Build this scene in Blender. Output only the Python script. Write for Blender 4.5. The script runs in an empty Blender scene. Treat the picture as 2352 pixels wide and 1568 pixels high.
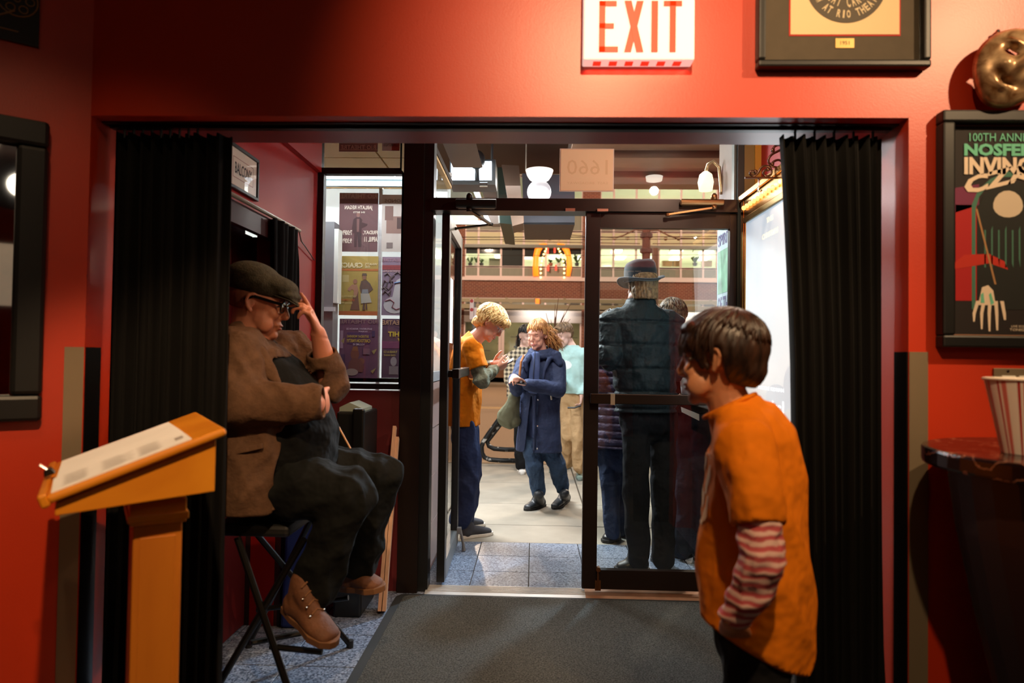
import bpy, bmesh, math, random
import numpy as np
from mathutils import Vector, Matrix
random.seed(7)
rng = np.random.default_rng(7)
SC = bpy.context.scene
COL = SC.collection
PI = math.pi
V3 = lambda *a: np.array(a, float)

# ------------------------------------------------------------------ camera
FPX = 1600.0
CAMZ = 1.32
_d = V3(50, -36, -FPX); _d /= np.linalg.norm(_d)
_z = V3(math.sin(.0131), math.cos(.0131), 0); _z = _z - _z.dot(_d) * _d; _z /= np.linalg.norm(_z)
_x = np.cross(_d, _z)
W2C = np.stack([_x, _d, _z], 1)          # world -> camera
C2W = W2C.T
cam = bpy.data.cameras.new('camera'); camo = bpy.data.objects.new('camera', cam); COL.objects.link(camo)
cam.sensor_width = 36; cam.lens = 36 * FPX / 2352
camo.matrix_world = Matrix([list(C2W[0]) + [0], list(C2W[1]) + [0], list(C2W[2]) + [CAMZ], [0, 0, 0, 1]])
cam.dof.use_dof = True; cam.dof.focus_distance = 4.4; cam.dof.aperture_fstop = 2.4
cam.clip_start = .05; cam.clip_end = 300
SC.camera = camo

# ------------------------------------------------------------------ world, exposure, lights
SC.view_settings.view_transform = 'Standard'; SC.view_settings.look = 'None'
SC.view_settings.exposure = 0.0; SC.view_settings.gamma = 1; SC.view_settings.use_curve_mapping = False
SC.cycles.max_bounces = 9; SC.cycles.diffuse_bounces = 4; SC.cycles.glossy_bounces = 4
SC.cycles.transparent_max_bounces = 16; SC.cycles.sample_clamp_indirect = 4
SC.cycles.caustics_reflective = False; SC.cycles.caustics_refractive = False
w = bpy.data.worlds.new('night_sky'); SC.world = w; w.use_nodes = True
w.node_tree.nodes['Background'].inputs[0].default_value = (.03, .045, .08, 1)
w.node_tree.nodes['Background'].inputs[1].default_value = .6

def aim(o, target):
    d = Vector(target) - o.location
    o.rotation_euler = d.to_track_quat('-Z', 'Y').to_euler()
def spot(name, loc, target, power, col, ang=60, blend=.4, r=.04):
    l = bpy.data.lights.new(name, 'SPOT'); l.energy = power; l.color = col; l.spot_size = math.radians(ang); l.spot_blend = blend; l.shadow_soft_size = r
    o = bpy.data.objects.new(name, l); o.location = loc; aim(o, target); COL.objects.link(o); return o
def area(name, loc, target, power, col, sx, sy):
    l = bpy.data.lights.new(name, 'AREA'); l.energy = power; l.color = col; l.shape = 'RECTANGLE'; l.size = sx; l.size_y = sy
    o = bpy.data.objects.new(name, l); o.location = loc; aim(o, target); COL.objects.link(o); return o
def point(name, loc, power, col, r=.1):
    l = bpy.data.lights.new(name, 'POINT'); l.energy = power; l.color = col; l.shadow_soft_size = r
    o = bpy.data.objects.new(name, l); o.location = loc; COL.objects.link(o); return o
WARM = (1, .66, .36); COOL = (.80, .92, 1.0); SOD = (1, .76, .56); OFFC = (.97, 1, .88)
# lobby track lights (warm)
spot('track_light_centre', (.30, .45, 2.92), (.34, 2.1, 2.2), 172, WARM, 64, .9, .03)
spot('track_light_right', (2.0, .75, 2.92), (1.2, 2.1, 1.9), 150, WARM, 70, .7, .03)
spot('track_light_lectern', (-.15, .2, 2.92), (-.75, 1.7, .9), 215, WARM, 44, .4, .03)
spot('track_light_usher', (.35, .15, 2.92), (.52, 1.75, 1.0), 120, WARM, 46, .5, .03)
spot('track_light_left', (-.9, .9, 2.92), (-1.4, 2.05, 1.2), 22, WARM, 50, .8, .03)
area('lobby_fill', (.2, -1.6, 2.8), (0, 1.5, 1.2), 6, (1, .72, .48), 2.5, 1.2)
# vestibule down light on the seated man
spot('vestibule_downlight', (-.35, 2.75, 2.55), (-.8, 2.65, 1.0), 31, (1, .62, .34), 78, .6, .05)
# marquee soffit lights, added booth backlight, street light outside
area('marquee_light', (.35, 6.9, 2.93), (.35, 6.7, 0), 48, (.88, .94, 1.0), 3.2, 1.0)
point('pendant_light', (.05, 6.05, 2.62), 22, (1, .96, .92), .05)
point('vestibule_lamp_light', (.83, 3.0, 2.5), 22, (1, .78, .58), .03)
area('entrance_light', (.1, 4.6, 2.93), (.1, 5.0, 0), 46, (1, .95, .86), 1.6, .5)
area('added_booth_film_backlight', (-1.3, 6.2, 2.9), (-1.3, 5.1, 1.7), 240, (.93, .98, 1), 1.2, .4)  # added outside to backlight the frosted film in the booth window
spot('marquee_lamp', (1.3, 6.4, 2.9), (-.85, 3.2, 0), 560, (.60, .82, 1), 34, .4, .06)
for i, (x, y) in enumerate([(-7, 13), (6, 14), (-3, 27), (11, 28)]):
    point('street_lamp_light', (x, y, 8.5), 2900, SOD, .3)

# ------------------------------------------------------------------ pixel -> world (2352x1568 frame)
CP = V3(0, 0, CAMZ)
def ray(px, py): return C2W @ V3(px - 1176, 784 - py, -FPX)
def P(px, py, Y):
    r = ray(px, py); return CP + r * (Y / r[1])
def PX(px, py, X):
    r = ray(px, py); return CP + r * (X / r[0])
def G(px, py, z=0):
    r = ray(px, py); return CP + r * ((z - CAMZ) / r[2])

# ------------------------------------------------------------------ materials
def lin(c): return tuple(((x / 255) / 12.92 if x / 255 <= .04045 else ((x / 255 + .055) / 1.055) ** 2.4) for x in c)
MATS = {}
def M(name, col, rough=.6, metal=0, var=.0, vs=8, bump=0, bs=60, spec=.5, coat=0, stretch=(1, 1, 1), emit=0, ecol=None, detail=3, sheen=0, bdist=.01, bdet=4):
    if name in MATS: return MATS[name]
    m = bpy.data.materials.new(name); m.use_nodes = True; nt = m.node_tree; b = nt.nodes['Principled BSDF']
    c = lin(col)
    b.inputs['Base Color'].default_value = (*c, 1); b.inputs['Roughness'].default_value = rough
    b.inputs['Metallic'].default_value = metal; b.inputs['Specular IOR Level'].default_value = spec
    b.inputs['Coat Weight'].default_value = coat; b.inputs['Sheen Weight'].default_value = sheen
    if emit:
        b.inputs['Emission Color'].default_value = (*lin(ecol or col), 1); b.inputs['Emission Strength'].default_value = emit
    if var or bump:
        tc = nt.nodes.new('ShaderNodeTexCoord'); mp = nt.nodes.new('ShaderNodeMapping'); mp.inputs['Scale'].default_value = stretch
        nt.links.new(tc.outputs['Object'], mp.inputs[0])
    if var:
        n = nt.nodes.new('ShaderNodeTexNoise'); n.inputs['Scale'].default_value = vs; n.inputs['Detail'].default_value = detail
        r = nt.nodes.new('ShaderNodeValToRGB'); r.color_ramp.elements[0].position = .3; r.color_ramp.elements[1].position = .7
        r.color_ramp.elements[0].color = (*[x * (1 - var) for x in c], 1); r.color_ramp.elements[1].color = (*[min(1, x * (1 + var)) for x in c], 1)
        nt.links.new(mp.outputs[0], n.inputs[0]); nt.links.new(n.outputs['Fac'], r.inputs[0]); nt.links.new(r.outputs[0], b.inputs['Base Color'])
    if bump:
        n2 = nt.nodes.new('ShaderNodeTexNoise'); n2.inputs['Scale'].default_value = bs; n2.inputs['Detail'].default_value = bdet
        bp = nt.nodes.new('ShaderNodeBump'); bp.inputs['Strength'].default_value = bump; bp.inputs['Distance'].default_value = bdist
        nt.links.new(mp.outputs[0], n2.inputs[0]); nt.links.new(n2.outputs['Fac'], bp.inputs['Height']); nt.links.new(bp.outputs[0], b.inputs['Normal'])
    MATS[name] = m; return m
def glass(name, tint=(1, 1, 1), rough=.02, base=.06):
    m = bpy.data.materials.new(name); m.use_nodes = True; nt = m.node_tree; nt.nodes.clear()
    o = nt.nodes.new('ShaderNodeOutputMaterial'); mx = nt.nodes.new('ShaderNodeMixShader'); t = nt.nodes.new('ShaderNodeBsdfTransparent')
    g = nt.nodes.new('ShaderNodeBsdfGlossy'); f = nt.nodes.new('ShaderNodeFresnel'); f.inputs[0].default_value = 1.5
    a = nt.nodes.new('ShaderNodeMath'); a.operation = 'MULTIPLY_ADD'; a.inputs[1].default_value = .9; a.inputs[2].default_value = base
    t.inputs[0].default_value = (*tint, 1); g.inputs['Roughness'].default_value = rough
    ge = nt.nodes.new('ShaderNodeNewGeometry'); iv = nt.nodes.new('ShaderNodeMath'); iv.operation = 'SUBTRACT'; iv.inputs[0].default_value = 1; nt.links.new(ge.outputs['Backfacing'], iv.inputs[1])
    ml = nt.nodes.new('ShaderNodeMath'); ml.operation = 'MULTIPLY'; nt.links.new(a.outputs[0], ml.inputs[0]); nt.links.new(iv.outputs[0], ml.inputs[1])
    nt.links.new(f.outputs[0], a.inputs[0]); nt.links.new(ml.outputs[0], mx.inputs[0]); nt.links.new(t.outputs[0], mx.inputs[1]); nt.links.new(g.outputs[0], mx.inputs[2])
    nt.links.new(mx.outputs[0], o.inputs[0]); MATS[name] = m; return m
def two_tone(name, c1, c2, kind='wave', scale=10, rough=.6, axis='Z', pos=(.45, .55), dist=0, dscale=2, bump=0, coords='Object', rot=(0, 0, 0), metal=0, dets=2, stretch=(1, 1, 1)):
    m = bpy.data.materials.new(name); m.use_nodes = True; nt = m.node_tree; b = nt.nodes['Principled BSDF']
    b.inputs['Roughness'].default_value = rough; b.inputs['Metallic'].default_value = metal
    tc = nt.nodes.new('ShaderNodeTexCoord'); mp = nt.nodes.new('ShaderNodeMapping'); mp.inputs['Rotation'].default_value = rot; mp.inputs['Scale'].default_value = stretch
    nt.links.new(tc.outputs[coords], mp.inputs[0])
    if kind == 'wave':
        n = nt.nodes.new('ShaderNodeTexWave'); n.bands_direction = axis; n.inputs['Scale'].default_value = scale; n.inputs['Distortion'].default_value = dist; n.inputs['Detail'].default_value = dets; n.inputs['Detail Scale'].default_value = dscale
    elif kind == 'voronoi':
        n = nt.nodes.new('ShaderNodeTexVoronoi'); n.inputs['Scale'].default_value = scale
    else:
        n = nt.nodes.new('ShaderNodeTexNoise'); n.inputs['Scale'].default_value = scale; n.inputs['Detail'].default_value = 6; n.inputs['Distortion'].default_value = dist
    nt.links.new(mp.outputs[0], n.inputs[0])
    r = nt.nodes.new('ShaderNodeValToRGB'); e = r.color_ramp.elements
    e[0].position = pos[0]; e[1].position = pos[1]; e[0].color = (*lin(c1), 1); e[1].color = (*lin(c2), 1)
    src = n.outputs['Color'] if kind == 'voronoi' else n.outputs[1] if kind == 'wave' else n.outputs['Fac']
    if kind == 'wave': src = n.outputs['Fac']
    nt.links.new(src, r.inputs[0]); nt.links.new(r.outputs[0], b.inputs['Base Color'])
    if bump:
        bp = nt.nodes.new('ShaderNodeBump'); bp.inputs['Strength'].default_value = bump; bp.inputs['Distance'].default_value = .01
        nt.links.new(src, bp.inputs['Height']); nt.links.new(bp.outputs[0], b.inputs['Normal'])
    MATS[name] = m; return m
def brickmat(name, c1, c2, mortar, bw, bh, ms=.012):
    m = bpy.data.materials.new(name); m.use_nodes = True; nt = m.node_tree; b = nt.nodes['Principled BSDF']; b.inputs['Roughness'].default_value = .85
    tc = nt.nodes.new('ShaderNodeTexCoord'); sp = nt.nodes.new('ShaderNodeSeparateXYZ'); cb = nt.nodes.new('ShaderNodeCombineXYZ'); ad = nt.nodes.new('ShaderNodeMath')
    nt.links.new(tc.outputs['Object'], sp.inputs[0]); nt.links.new(sp.outputs[0], ad.inputs[0]); nt.links.new(sp.outputs[1], ad.inputs[1])
    nt.links.new(ad.outputs[0], cb.inputs[0]); nt.links.new(sp.outputs[2], cb.inputs[1])
    t = nt.nodes.new('ShaderNodeTexBrick'); t.inputs['Scale'].default_value = 1; t.inputs['Color1'].default_value = (*lin(c1), 1); t.inputs['Color2'].default_value = (*lin(c2), 1); t.inputs['Mortar'].default_value = (*lin(mortar), 1)
    t.inputs['Brick Width'].default_value = bw; t.inputs['Row Height'].default_value = bh; t.inputs['Mortar Size'].default_value = ms
    nt.links.new(cb.outputs[0], t.inputs[0]); nt.links.new(t.outputs[0], b.inputs['Base Color']); MATS[name] = m; return m

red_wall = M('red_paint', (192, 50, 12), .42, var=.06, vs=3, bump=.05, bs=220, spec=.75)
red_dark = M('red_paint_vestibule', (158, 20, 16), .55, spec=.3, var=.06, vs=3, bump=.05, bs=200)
maroon = M('maroon_paint', (92, 20, 26), .55, var=.1, vs=4)
brown_metal = M('dark_bronze_metal', (38, 27, 22), .38, metal=.55, var=.1, vs=5)
black_paint = M('black_paint', (14, 14, 14), .38, spec=.5)
black_frame = M('black_wood_frame', (10, 10, 10), .45, var=.1, vs=30, stretch=(1, 1, .1))
steel = M('brushed_steel', (150, 134, 110), .38, metal=.45, var=.08, vs=6, stretch=(1, 1, .3), bump=.03, bs=200)
alum = M('aluminium', (190, 190, 190), .4, metal=.5, var=.1, vs=40, stretch=(.1, 1, 1))
white_paint = M('white_paint', (225, 222, 212), .6)
brass = M('polished_brass', (205, 150, 70), .18, metal=1, var=.06, vs=6)
brass_dull = M('dull_brass', (150, 125, 75), .35, metal=.85, var=.1, vs=5)
clear = glass('clear_glass')
door_glass = glass('door_glass', (.93, .97, .97), .015, .055)
far_glass = glass('far_window_glass', (.97, .98, .97), .05, .03)
pic_glass = glass('picture_glass', (.98, .98, .98), .01, .02)
paper = M('white_paper', (250, 248, 248), .75, var=.03, vs=10)
chrome = M('chrome', (200, 200, 200), .2, metal=1)

# ------------------------------------------------------------------ objects
def tag(o, label=None, cat=None, group=None, kind=None):
    if label: o['label'] = label
    if cat: o['category'] = cat
    if group: o['group'] = group
    if kind: o['kind'] = kind
    return o
ORG = {}
def thing(name, loc, label, cat, group=None, kind=None):
    o = bpy.data.objects.new(name, None); o.location = loc; o.empty_display_size = .1; COL.objects.link(o)
    ORG[o] = V3(*loc); return tag(o, label, cat, group, kind)
def mkobj(name, verts, faces, mat, parent=None, smooth=False, mats=None, midx=None):
    v = np.asarray(verts, float).reshape(-1, 3)
    if parent is not None: org = ORG[parent]
    else: org = V3((v[:, 0].min() + v[:, 0].max()) / 2, (v[:, 1].min() + v[:, 1].max()) / 2, v[:, 2].min())
    me = bpy.data.meshes.new(name); me.from_pydata((v - org).tolist(), [], faces); 
    for m in (mats or [mat]): me.materials.append(m)
    if midx is not None: me.polygons.foreach_set('material_index', midx)
    if smooth: me.polygons.foreach_set('use_smooth', [True] * len(me.polygons))
    me.update()
    o = bpy.data.objects.new(name, me); COL.objects.link(o); ORG[o] = org
    if parent is not None: o.parent = parent
    else: o.location = org
    return o
def nrm(a):
    a = np.asarray(a, float); n = np.linalg.norm(a); return a / n if n > 1e-9 else a
class MB:
    def __init__(s): s.v = []; s.f = []
    def add(s, v, f):
        n = len(s.v); s.v += [tuple(x) for x in v]; s.f += [tuple(i + n for i in q) for q in f]; return s
    def box(s, a, b):
        x0, y0, z0 = np.minimum(a, b); x1, y1, z1 = np.maximum(a, b)
        return s.add([(x0, y0, z0), (x1, y0, z0), (x1, y1, z0), (x0, y1, z0), (x0, y0, z1), (x1, y0, z1), (x1, y1, z1), (x0, y1, z1)],
                     [(0, 3, 2, 1), (4, 5, 6, 7), (0, 1, 5, 4), (1, 2, 6, 5), (2, 3, 7, 6), (3, 0, 4, 7)])
    def obox(s, c, u, v, w):      # centre and three half-extent vectors
        c, u, v, w = map(np.asarray, (c, u, v, w))
        p = [c + a * u + b * v + d * w for d in (-1, 1) for a, b in ((-1, -1), (1, -1), (1, 1), (-1, 1))]
        return s.add(p, [(0, 3, 2, 1), (4, 5, 6, 7), (0, 1, 5, 4), (1, 2, 6, 5), (2, 3, 7, 6), (3, 0, 4, 7)])
    def beam(s, p0, p1, w, h, up=(0, 0, 1)):
        p0, p1 = np.asarray(p0, float), np.asarray(p1, float); t = nrm(p1 - p0); r = nrm(np.cross(t, up))
        if np.linalg.norm(r) < .1: r = nrm(np.cross(t, (1, 0, 0)))
        u = np.cross(r, t); return s.obox((p0 + p1) / 2, (p1 - p0) / 2, r * w / 2, u * h / 2)
    def tube(s, pts, r, n=8, closed=False):
        pts = np.asarray(pts, float); m = len(pts); rr = np.broadcast_to(np.asarray(r, float), (m,)); t = np.gradient(pts, axis=0)
        if closed: t = np.roll(pts, -1, 0) - np.roll(pts, 1, 0)
        u = None; V = []
        for i in range(m):
            ti = nrm(t[i])
            if u is None:
                a = V3(0, 0, 1) if abs(ti[2]) < .9 else V3(1, 0, 0); u = nrm(np.cross(ti, a))
            u = nrm(u - u.dot(ti) * ti); w_ = np.cross(ti, u)
            for k in range(n):
                an = 2 * PI * k / n; V.append(pts[i] + rr[i] * (u * math.cos(an) + w_ * math.sin(an)))
        F = []
        for i in range(m if closed else m - 1):
            for k in range(n):
                a, b = i * n + k, i * n + (k + 1) % n; c, d = ((i + 1) % m) * n + (k + 1) % n, ((i + 1) % m) * n + k
                F.append((a, b, c, d))
        if not closed: F += [tuple(range(n - 1, -1, -1)), tuple((m - 1) * n + k for k in range(n))]
        return s.add(V, F)
    def lathe(s, c, prof, n=24, ax=(0, 0, 1)):
        c = np.asarray(c, float); ax = nrm(ax); a = V3(1, 0, 0) if abs(ax[0]) < .9 else V3(0, 1, 0); u = nrm(np.cross(ax, a)); w_ = np.cross(ax, u); V = []; F = []
        for r, z in prof:
            for k in range(n):
                an = 2 * PI * k / n; V.append(c + ax * z + r * (u * math.cos(an) + w_ * math.sin(an)))
        for i in range(len(prof) - 1):
            for k in range(n):
                F.append((i * n + k, i * n + (k + 1) % n, (i + 1) * n + (k + 1) % n, (i + 1) * n + k))
        if prof[0][0] > 1e-6: F.append(tuple(range(n - 1, -1, -1)))
        if prof[-1][0] > 1e-6: F.append(tuple((len(prof) - 1) * n + k for k in range(n)))
        return s.add(V, F)
    def prism(s, poly, o, u, v, w, t):     # 2-D polygon (a,b) -> o+a*u+b*v, thickness t along w
        o, u, v, w = (np.asarray(x, float) for x in (o, u, v, w)); n = len(poly)
        A = [o + a * u + b * v for a, b in poly]; B = [p + w * t for p in A]
        return s.add(A + B, [tuple(range(n - 1, -1, -1)), tuple(range(n, 2 * n))] + [(i, (i + 1) % n, n + (i + 1) % n, n + i) for i in range(n)])
    def sph(s, c, r, n=12, m=8):
        c = np.asarray(c, float); r = np.broadcast_to(np.asarray(r, float), (3,)); V = [c + r * (0, 0, 1)]
        for i in range(1, m):
            th = PI * i / m
            for k in range(n): V.append(c + r * (math.sin(th) * math.cos(2 * PI * k / n), math.sin(th) * math.sin(2 * PI * k / n), math.cos(th)))
        V.append(c - r * (0, 0, 1)); F = [(0, 1 + k, 1 + (k + 1) % n) for k in range(n)]
        for i in range(m - 2):
            for k in range(n): F.append((1 + i * n + k, 1 + (i + 1) * n + k, 1 + (i + 1) * n + (k + 1) % n, 1 + i * n + (k + 1) % n))
        L = 1 + (m - 1) * n; F += [(L, 1 + (m - 2) * n + (k + 1) % n, 1 + (m - 2) * n + k) for k in range(n)]
        return s.add(V, F)
    def build(s, name, mat, parent=None, smooth=False, bevel=0, seg=2):
        o = mkobj(name, s.v, s.f, mat, parent, smooth)
        if bevel:
            b = o.modifiers.new('bevel', 'BEVEL'); b.width = bevel; b.segments = seg; b.limit_method = 'ANGLE'; b.angle_limit = .7
        return o
def bx(name, a, b, mat, parent=None, bevel=0):
    return MB().box(a, b).build(name, mat, parent, bevel=bevel)
def struct(o, label, cat='structure'):
    return tag(o, label, cat, kind='structure')
def copyof(o, loc=None, parent=None):
    c = o.copy(); COL.objects.link(c)
    if loc is not None: c.location = loc
    if parent is not None: c.parent = parent
    ORG[c] = ORG.get(o, V3(0, 0, 0)); return c

# flat lettering
_TX = {}
def glyphs(sx, bold=0.0):
    k = (sx, bold)
    if k in _TX: return _TX[k]
    cu = bpy.data.curves.new('txt', 'FONT'); cu.body = sx; cu.size = 1; cu.resolution_u = 2; cu.offset = bold; cu.fill_mode = 'FRONT'
    o = bpy.data.objects.new('txt', cu); COL.objects.link(o); dg = bpy.context.evaluated_depsgraph_get()
    me = bpy.data.meshes.new_from_object(o.evaluated_get(dg)); v = np.array([x.co[:] for x in me.vertices]).reshape(-1, 3); f = [tuple(p.vertices) for p in me.polygons]
    bpy.data.objects.remove(o); bpy.data.curves.remove(cu); bpy.data.meshes.remove(me)
    if len(v):
        v[:, 0] -= v[:, 0].min(); v[:, 1] -= v[:, 1].min(); wd, hg = v[:, 0].max(), v[:, 1].max()
        v[:, 0] /= max(wd, 1e-6); v[:, 1] /= max(hg, 1e-6)
    else: wd = hg = 1
    _TX[k] = (v, f, wd / hg); return _TX[k]
def put_text(mb, sx, o, u, v, wd, hg=None, off=None, bold=.0, warp=None):
    g, f, asp = glyphs(sx, bold); o, u, v = (np.asarray(x, float) for x in (o, u, v)); hg = hg or wd / asp
    q = np.array([warp(a, b) if warp else (a, b) for a, b in g[:, :2]])
    p = o + np.outer(q[:, 0] * wd, u) + np.outer(q[:, 1] * hg, v)
    if off is not None: p = p + np.asarray(off)
    mb.add(p, f)
# ================================================================== STRUCTURE
D0, D0B, DP = 2.10, 2.35, 3.91
LX = P(200, 600, D0)[0]; RX = P(2087, 540, D0)[0]
ZL = P(1200, 268, D0)[2]
def rect(px0, py0, px1, py1, Y):
    a, b = P(px0, (py0 + py1) / 2, Y), P(px1, (py0 + py1) / 2, Y); c, d = P((px0 + px1) / 2, py0, Y), P((px0 + px1) / 2, py1, Y)
    return a[0], b[0], d[2], c[2]
def fbox(mb, px0, py0, px1, py1, Y, dep, z0=None, z1=None):
    x0, x1, a, b = rect(px0, py0, px1, py1, Y)
    return mb.box((x0, Y, a if z0 is None else z0), (x1, Y + dep, b if z1 is None else z1))
CEIL = 3.05
# front wall of the lobby with the wide opening
m = MB(); m.box((LX, D0, ZL), (RX, D0B, CEIL)); m.box((RX, D0, 0), (4.2, D0B, CEIL))
m.box((LX - .6, D0B - .12, 0), (LX, D0B, CEIL)); m.box((LX - .02, D0 + .001, 0), (LX, D0B, CEIL))
o = m.build('wall_front', red_wall); struct(o, 'red painted lobby wall over and beside the wide curtained opening', 'wall')
AL = math.radians(40); WD = V3(-math.cos(AL), -math.sin(AL), 0); WN = V3(math.sin(AL), -math.cos(AL), 0)
WC = V3(LX, D0, 0)
m = MB(); m.prism([(0, 0), (3.2, 0), (3.2, CEIL), (0, CEIL)], WC, WD, V3(0, 0, 1), -WN, .1); 
o = m.build('wall_left', red_wall); struct(o, 'red painted lobby wall angled beside the opening, carrying the mirror', 'wall')
EL = WC + WD * 3.2
m = MB(); m.box((EL[0] - .1, -4, 0), (EL[0], EL[1] + .05, CEIL)); o = m.build('wall_west', red_wall); struct(o, 'red side wall of the lobby', 'wall')
m = MB(); m.box((4.2, -4, 0), (4.3, D0B, CEIL)); o = m.build('wall_right', red_wall); struct(o, 'red right side wall of the lobby', 'wall')
m = MB(); m.box((EL[0] - .1, -4.1, 0), (4.3, -4, CEIL)); o = m.build('wall_back', red_wall); struct(o, 'red back wall of the lobby', 'wall')
m = MB(); m.box((EL[0] - .1, -4.1, CEIL), (4.3, D0B, CEIL + .1)); o = m.build('ceiling', M('ceiling_paint', (60, 40, 34), .8)); struct(o, 'dark lobby ceiling', 'ceiling')
def wt(px, py):
    r = ray(px, py); A = np.array([[r[0], -WD[0]], [r[1], -WD[1]]]); s, t = np.linalg.solve(A, [WC[0], WC[1]]); return t, CAMZ + r[2] * s
# ------------------------------------------------------------------ floor: lobby slab, granite tiles
m = MB(); m.box((EL[0] - .1, -4.1, -.12), (4.3, 2.0, -.001)); m.box((-1.9, 2.0, -.12), (1.6, 4.98, -.012))
flo = thing('floor', (0, 2, -.12), 'speckled blue grey granite tiled floor of the lobby entrance', 'floor', kind='structure')
m.build('slab', M('floor_slab', (70, 66, 62), .8, var=.2, vs=30), flo)
granite = bpy.data.materials.new('blue_grey_granite'); granite.use_nodes = True
def mkgranite(mt):
    nt = mt.node_tree; b = nt.nodes['Principled BSDF']; b.inputs['Roughness'].default_value = .38
    tc = nt.nodes.new('ShaderNodeTexCoord'); n = nt.nodes.new('ShaderNodeTexVoronoi'); n.inputs['Scale'].default_value = 130; n.feature = 'F1'
    n3 = nt.nodes.new('ShaderNodeTexNoise'); n3.inputs['Scale'].default_value = 60; n3.inputs['Detail'].default_value = 5
    r = nt.nodes.new('ShaderNodeValToRGB'); e = r.color_ramp.elements
    e[0].position = .28; e[0].color = (*lin((46, 58, 76)), 1); e[1].position = .72; e[1].color = (*lin((150, 164, 186)), 1)
    sp = nt.nodes.new('ShaderNodeMixRGB'); sp.inputs[0].default_value = .5
    gm = nt.nodes.new('ShaderNodeNewGeometry')
    nt.links.new(gm.outputs['Position'], n.inputs[0]); nt.links.new(gm.outputs['Position'], n3.inputs[0])
    nt.links.new(n.outputs['Color'], sp.inputs[1]); nt.links.new(n3.outputs['Fac'], sp.inputs[2]); nt.links.new(sp.outputs[0], r.inputs[0]); nt.links.new(r.outputs[0], b.inputs['Base Color'])
mkgranite(granite)
TS = .34; gx0 = G(1213.8, 1344)[0]; gy0 = G(1213, 1246)[1]
first = None
for j in range(-9, 1):
    for i in range(-5, 4):
        y1 = gy0 + j * TS; x0 = gx0 + i * TS
        if y1 < 1.95 or x0 < -1.85 or x0 > 1.5: continue
        if first is None:
            first = MB().box((x0 + .003, y1 - TS + .003, -.012), (x0 + TS - .003, y1 - .003, 0)).build('tile', granite, flo, bevel=.001, seg=1); fx, fy = x0, y1
        else: copyof(first, (x0 - fx, y1 - fy, 0), flo)
# ------------------------------------------------------------------ entrance mat
mx0, my1 = -.735, G(1100, 1370)[1]
mat_t = thing('entrance_mat', (0, 3, 0), 'long charcoal entrance mat with a black rubber edge in front of the doors', 'mat')
m = MB(); x1, y0 = 1.12, 1.95
poly = [(mx0, y0), (x1, y0), (x1, my1)] + [(mx0 + .06 - .06 * math.cos(a), my1 - .06 + .06 * math.sin(a)) for a in np.linspace(PI / 2, 0, 6)]
m.prism(poly, (0, 0, .001), (1, 0, 0), (0, 1, 0), (0, 0, 1), .006); m.build('rubber_edge', M('mat_rubber', (34, 36, 36), .6), mat_t)
poly = [(mx0 + .045, y0), (x1 - .03, y0), (x1 - .03, my1 - .035)] + [(mx0 + .085 - .04 * math.cos(a), my1 - .075 + .04 * math.sin(a)) for a in np.linspace(PI / 2, 0, 6)]
m = MB(); m.prism(poly, (0, 0, .007), (1, 0, 0), (0, 1, 0), (0, 0, 1), .005); m.build('carpet_pile', M('mat_pile', (66, 67, 63), .95, var=.75, vs=150, bump=.8, bs=400, detail=1), mat_t)
# ------------------------------------------------------------------ vestibule shell
VX0 = P(725, 600, DP)[0]; VX1 = P(1748, 380, DP)[0]; VZ = 2.62
m = MB(); m.box((VX0 - .12, 3.37, 0), (VX0, DP + .1, VZ)); m.box((VX0 - .12, D0B, 1.9), (VX0, 3.37, VZ)); q_ = MB(); q_.box((VX0 - .3, D0B, 0), (VX0 - .18, 3.37, 2.2)); q_.box((VX0 - .18, 3.371, 0), (VX0 - .121, 3.5, 1.89)); struct(q_.build('trim_11', M('recess_shade_maroon', (44, 10, 10), .7)), 'dark maroon back of the balcony doorway recess', 'trim'); o = m.build('wall_vestibule_left', red_dark); struct(o, 'red wall on the left side of the vestibule, with the balcony sign', 'wall')  # recess pieces coloured darker than the red wall to stand for shade
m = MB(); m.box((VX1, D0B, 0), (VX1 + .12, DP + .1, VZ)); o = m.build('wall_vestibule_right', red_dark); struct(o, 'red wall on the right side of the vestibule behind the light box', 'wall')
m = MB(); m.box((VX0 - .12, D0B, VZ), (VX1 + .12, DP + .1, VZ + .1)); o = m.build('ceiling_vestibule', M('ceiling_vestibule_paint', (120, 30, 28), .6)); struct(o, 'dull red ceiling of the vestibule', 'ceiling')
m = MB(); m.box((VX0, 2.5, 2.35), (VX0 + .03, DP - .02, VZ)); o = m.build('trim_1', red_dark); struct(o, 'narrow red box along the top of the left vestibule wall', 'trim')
# soffit strip with inside light put into its plum colour, curtain track below
# (the underside is the wall itself; black recess strip in front)
m = MB(); m.box((LX, D0 + .052, ZL - .004), (RX, D0 + .118, ZL + .001)); o = m.build('trim_2', black_paint); struct(o, 'black recessed strip along the underside of the lintel', 'trim')
m = MB(); m.box((LX, D0 + .119, ZL - .006), (RX, D0B - .001, ZL - .0001)); o = m.build('trim_10', M('lit_soffit_plum', (150, 56, 56), .35, spec=.6)); struct(o, 'plum painted underside of the lintel', 'trim')  # plum is red paint with the inside light put into its colour
rail = thing('curtain_rail', (0, 2.2, ZL), 'black curtain rail fixed under the lintel', 'curtain rail')
m = MB(); m.box((LX + .01, 2.18, ZL - .012), (RX - .01, 2.205, ZL - .0042)); m.build('rail', black_paint, rail)
for k in range(14):
    xx = LX + .05 + k * .03 if k < 9 else RX - .06 - (k - 9) * .06
    MB().tube([(xx, 2.195, ZL - .012), (xx, 2.195, ZL - .04)], .004, 6).build('glider', black_paint, rail)
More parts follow.
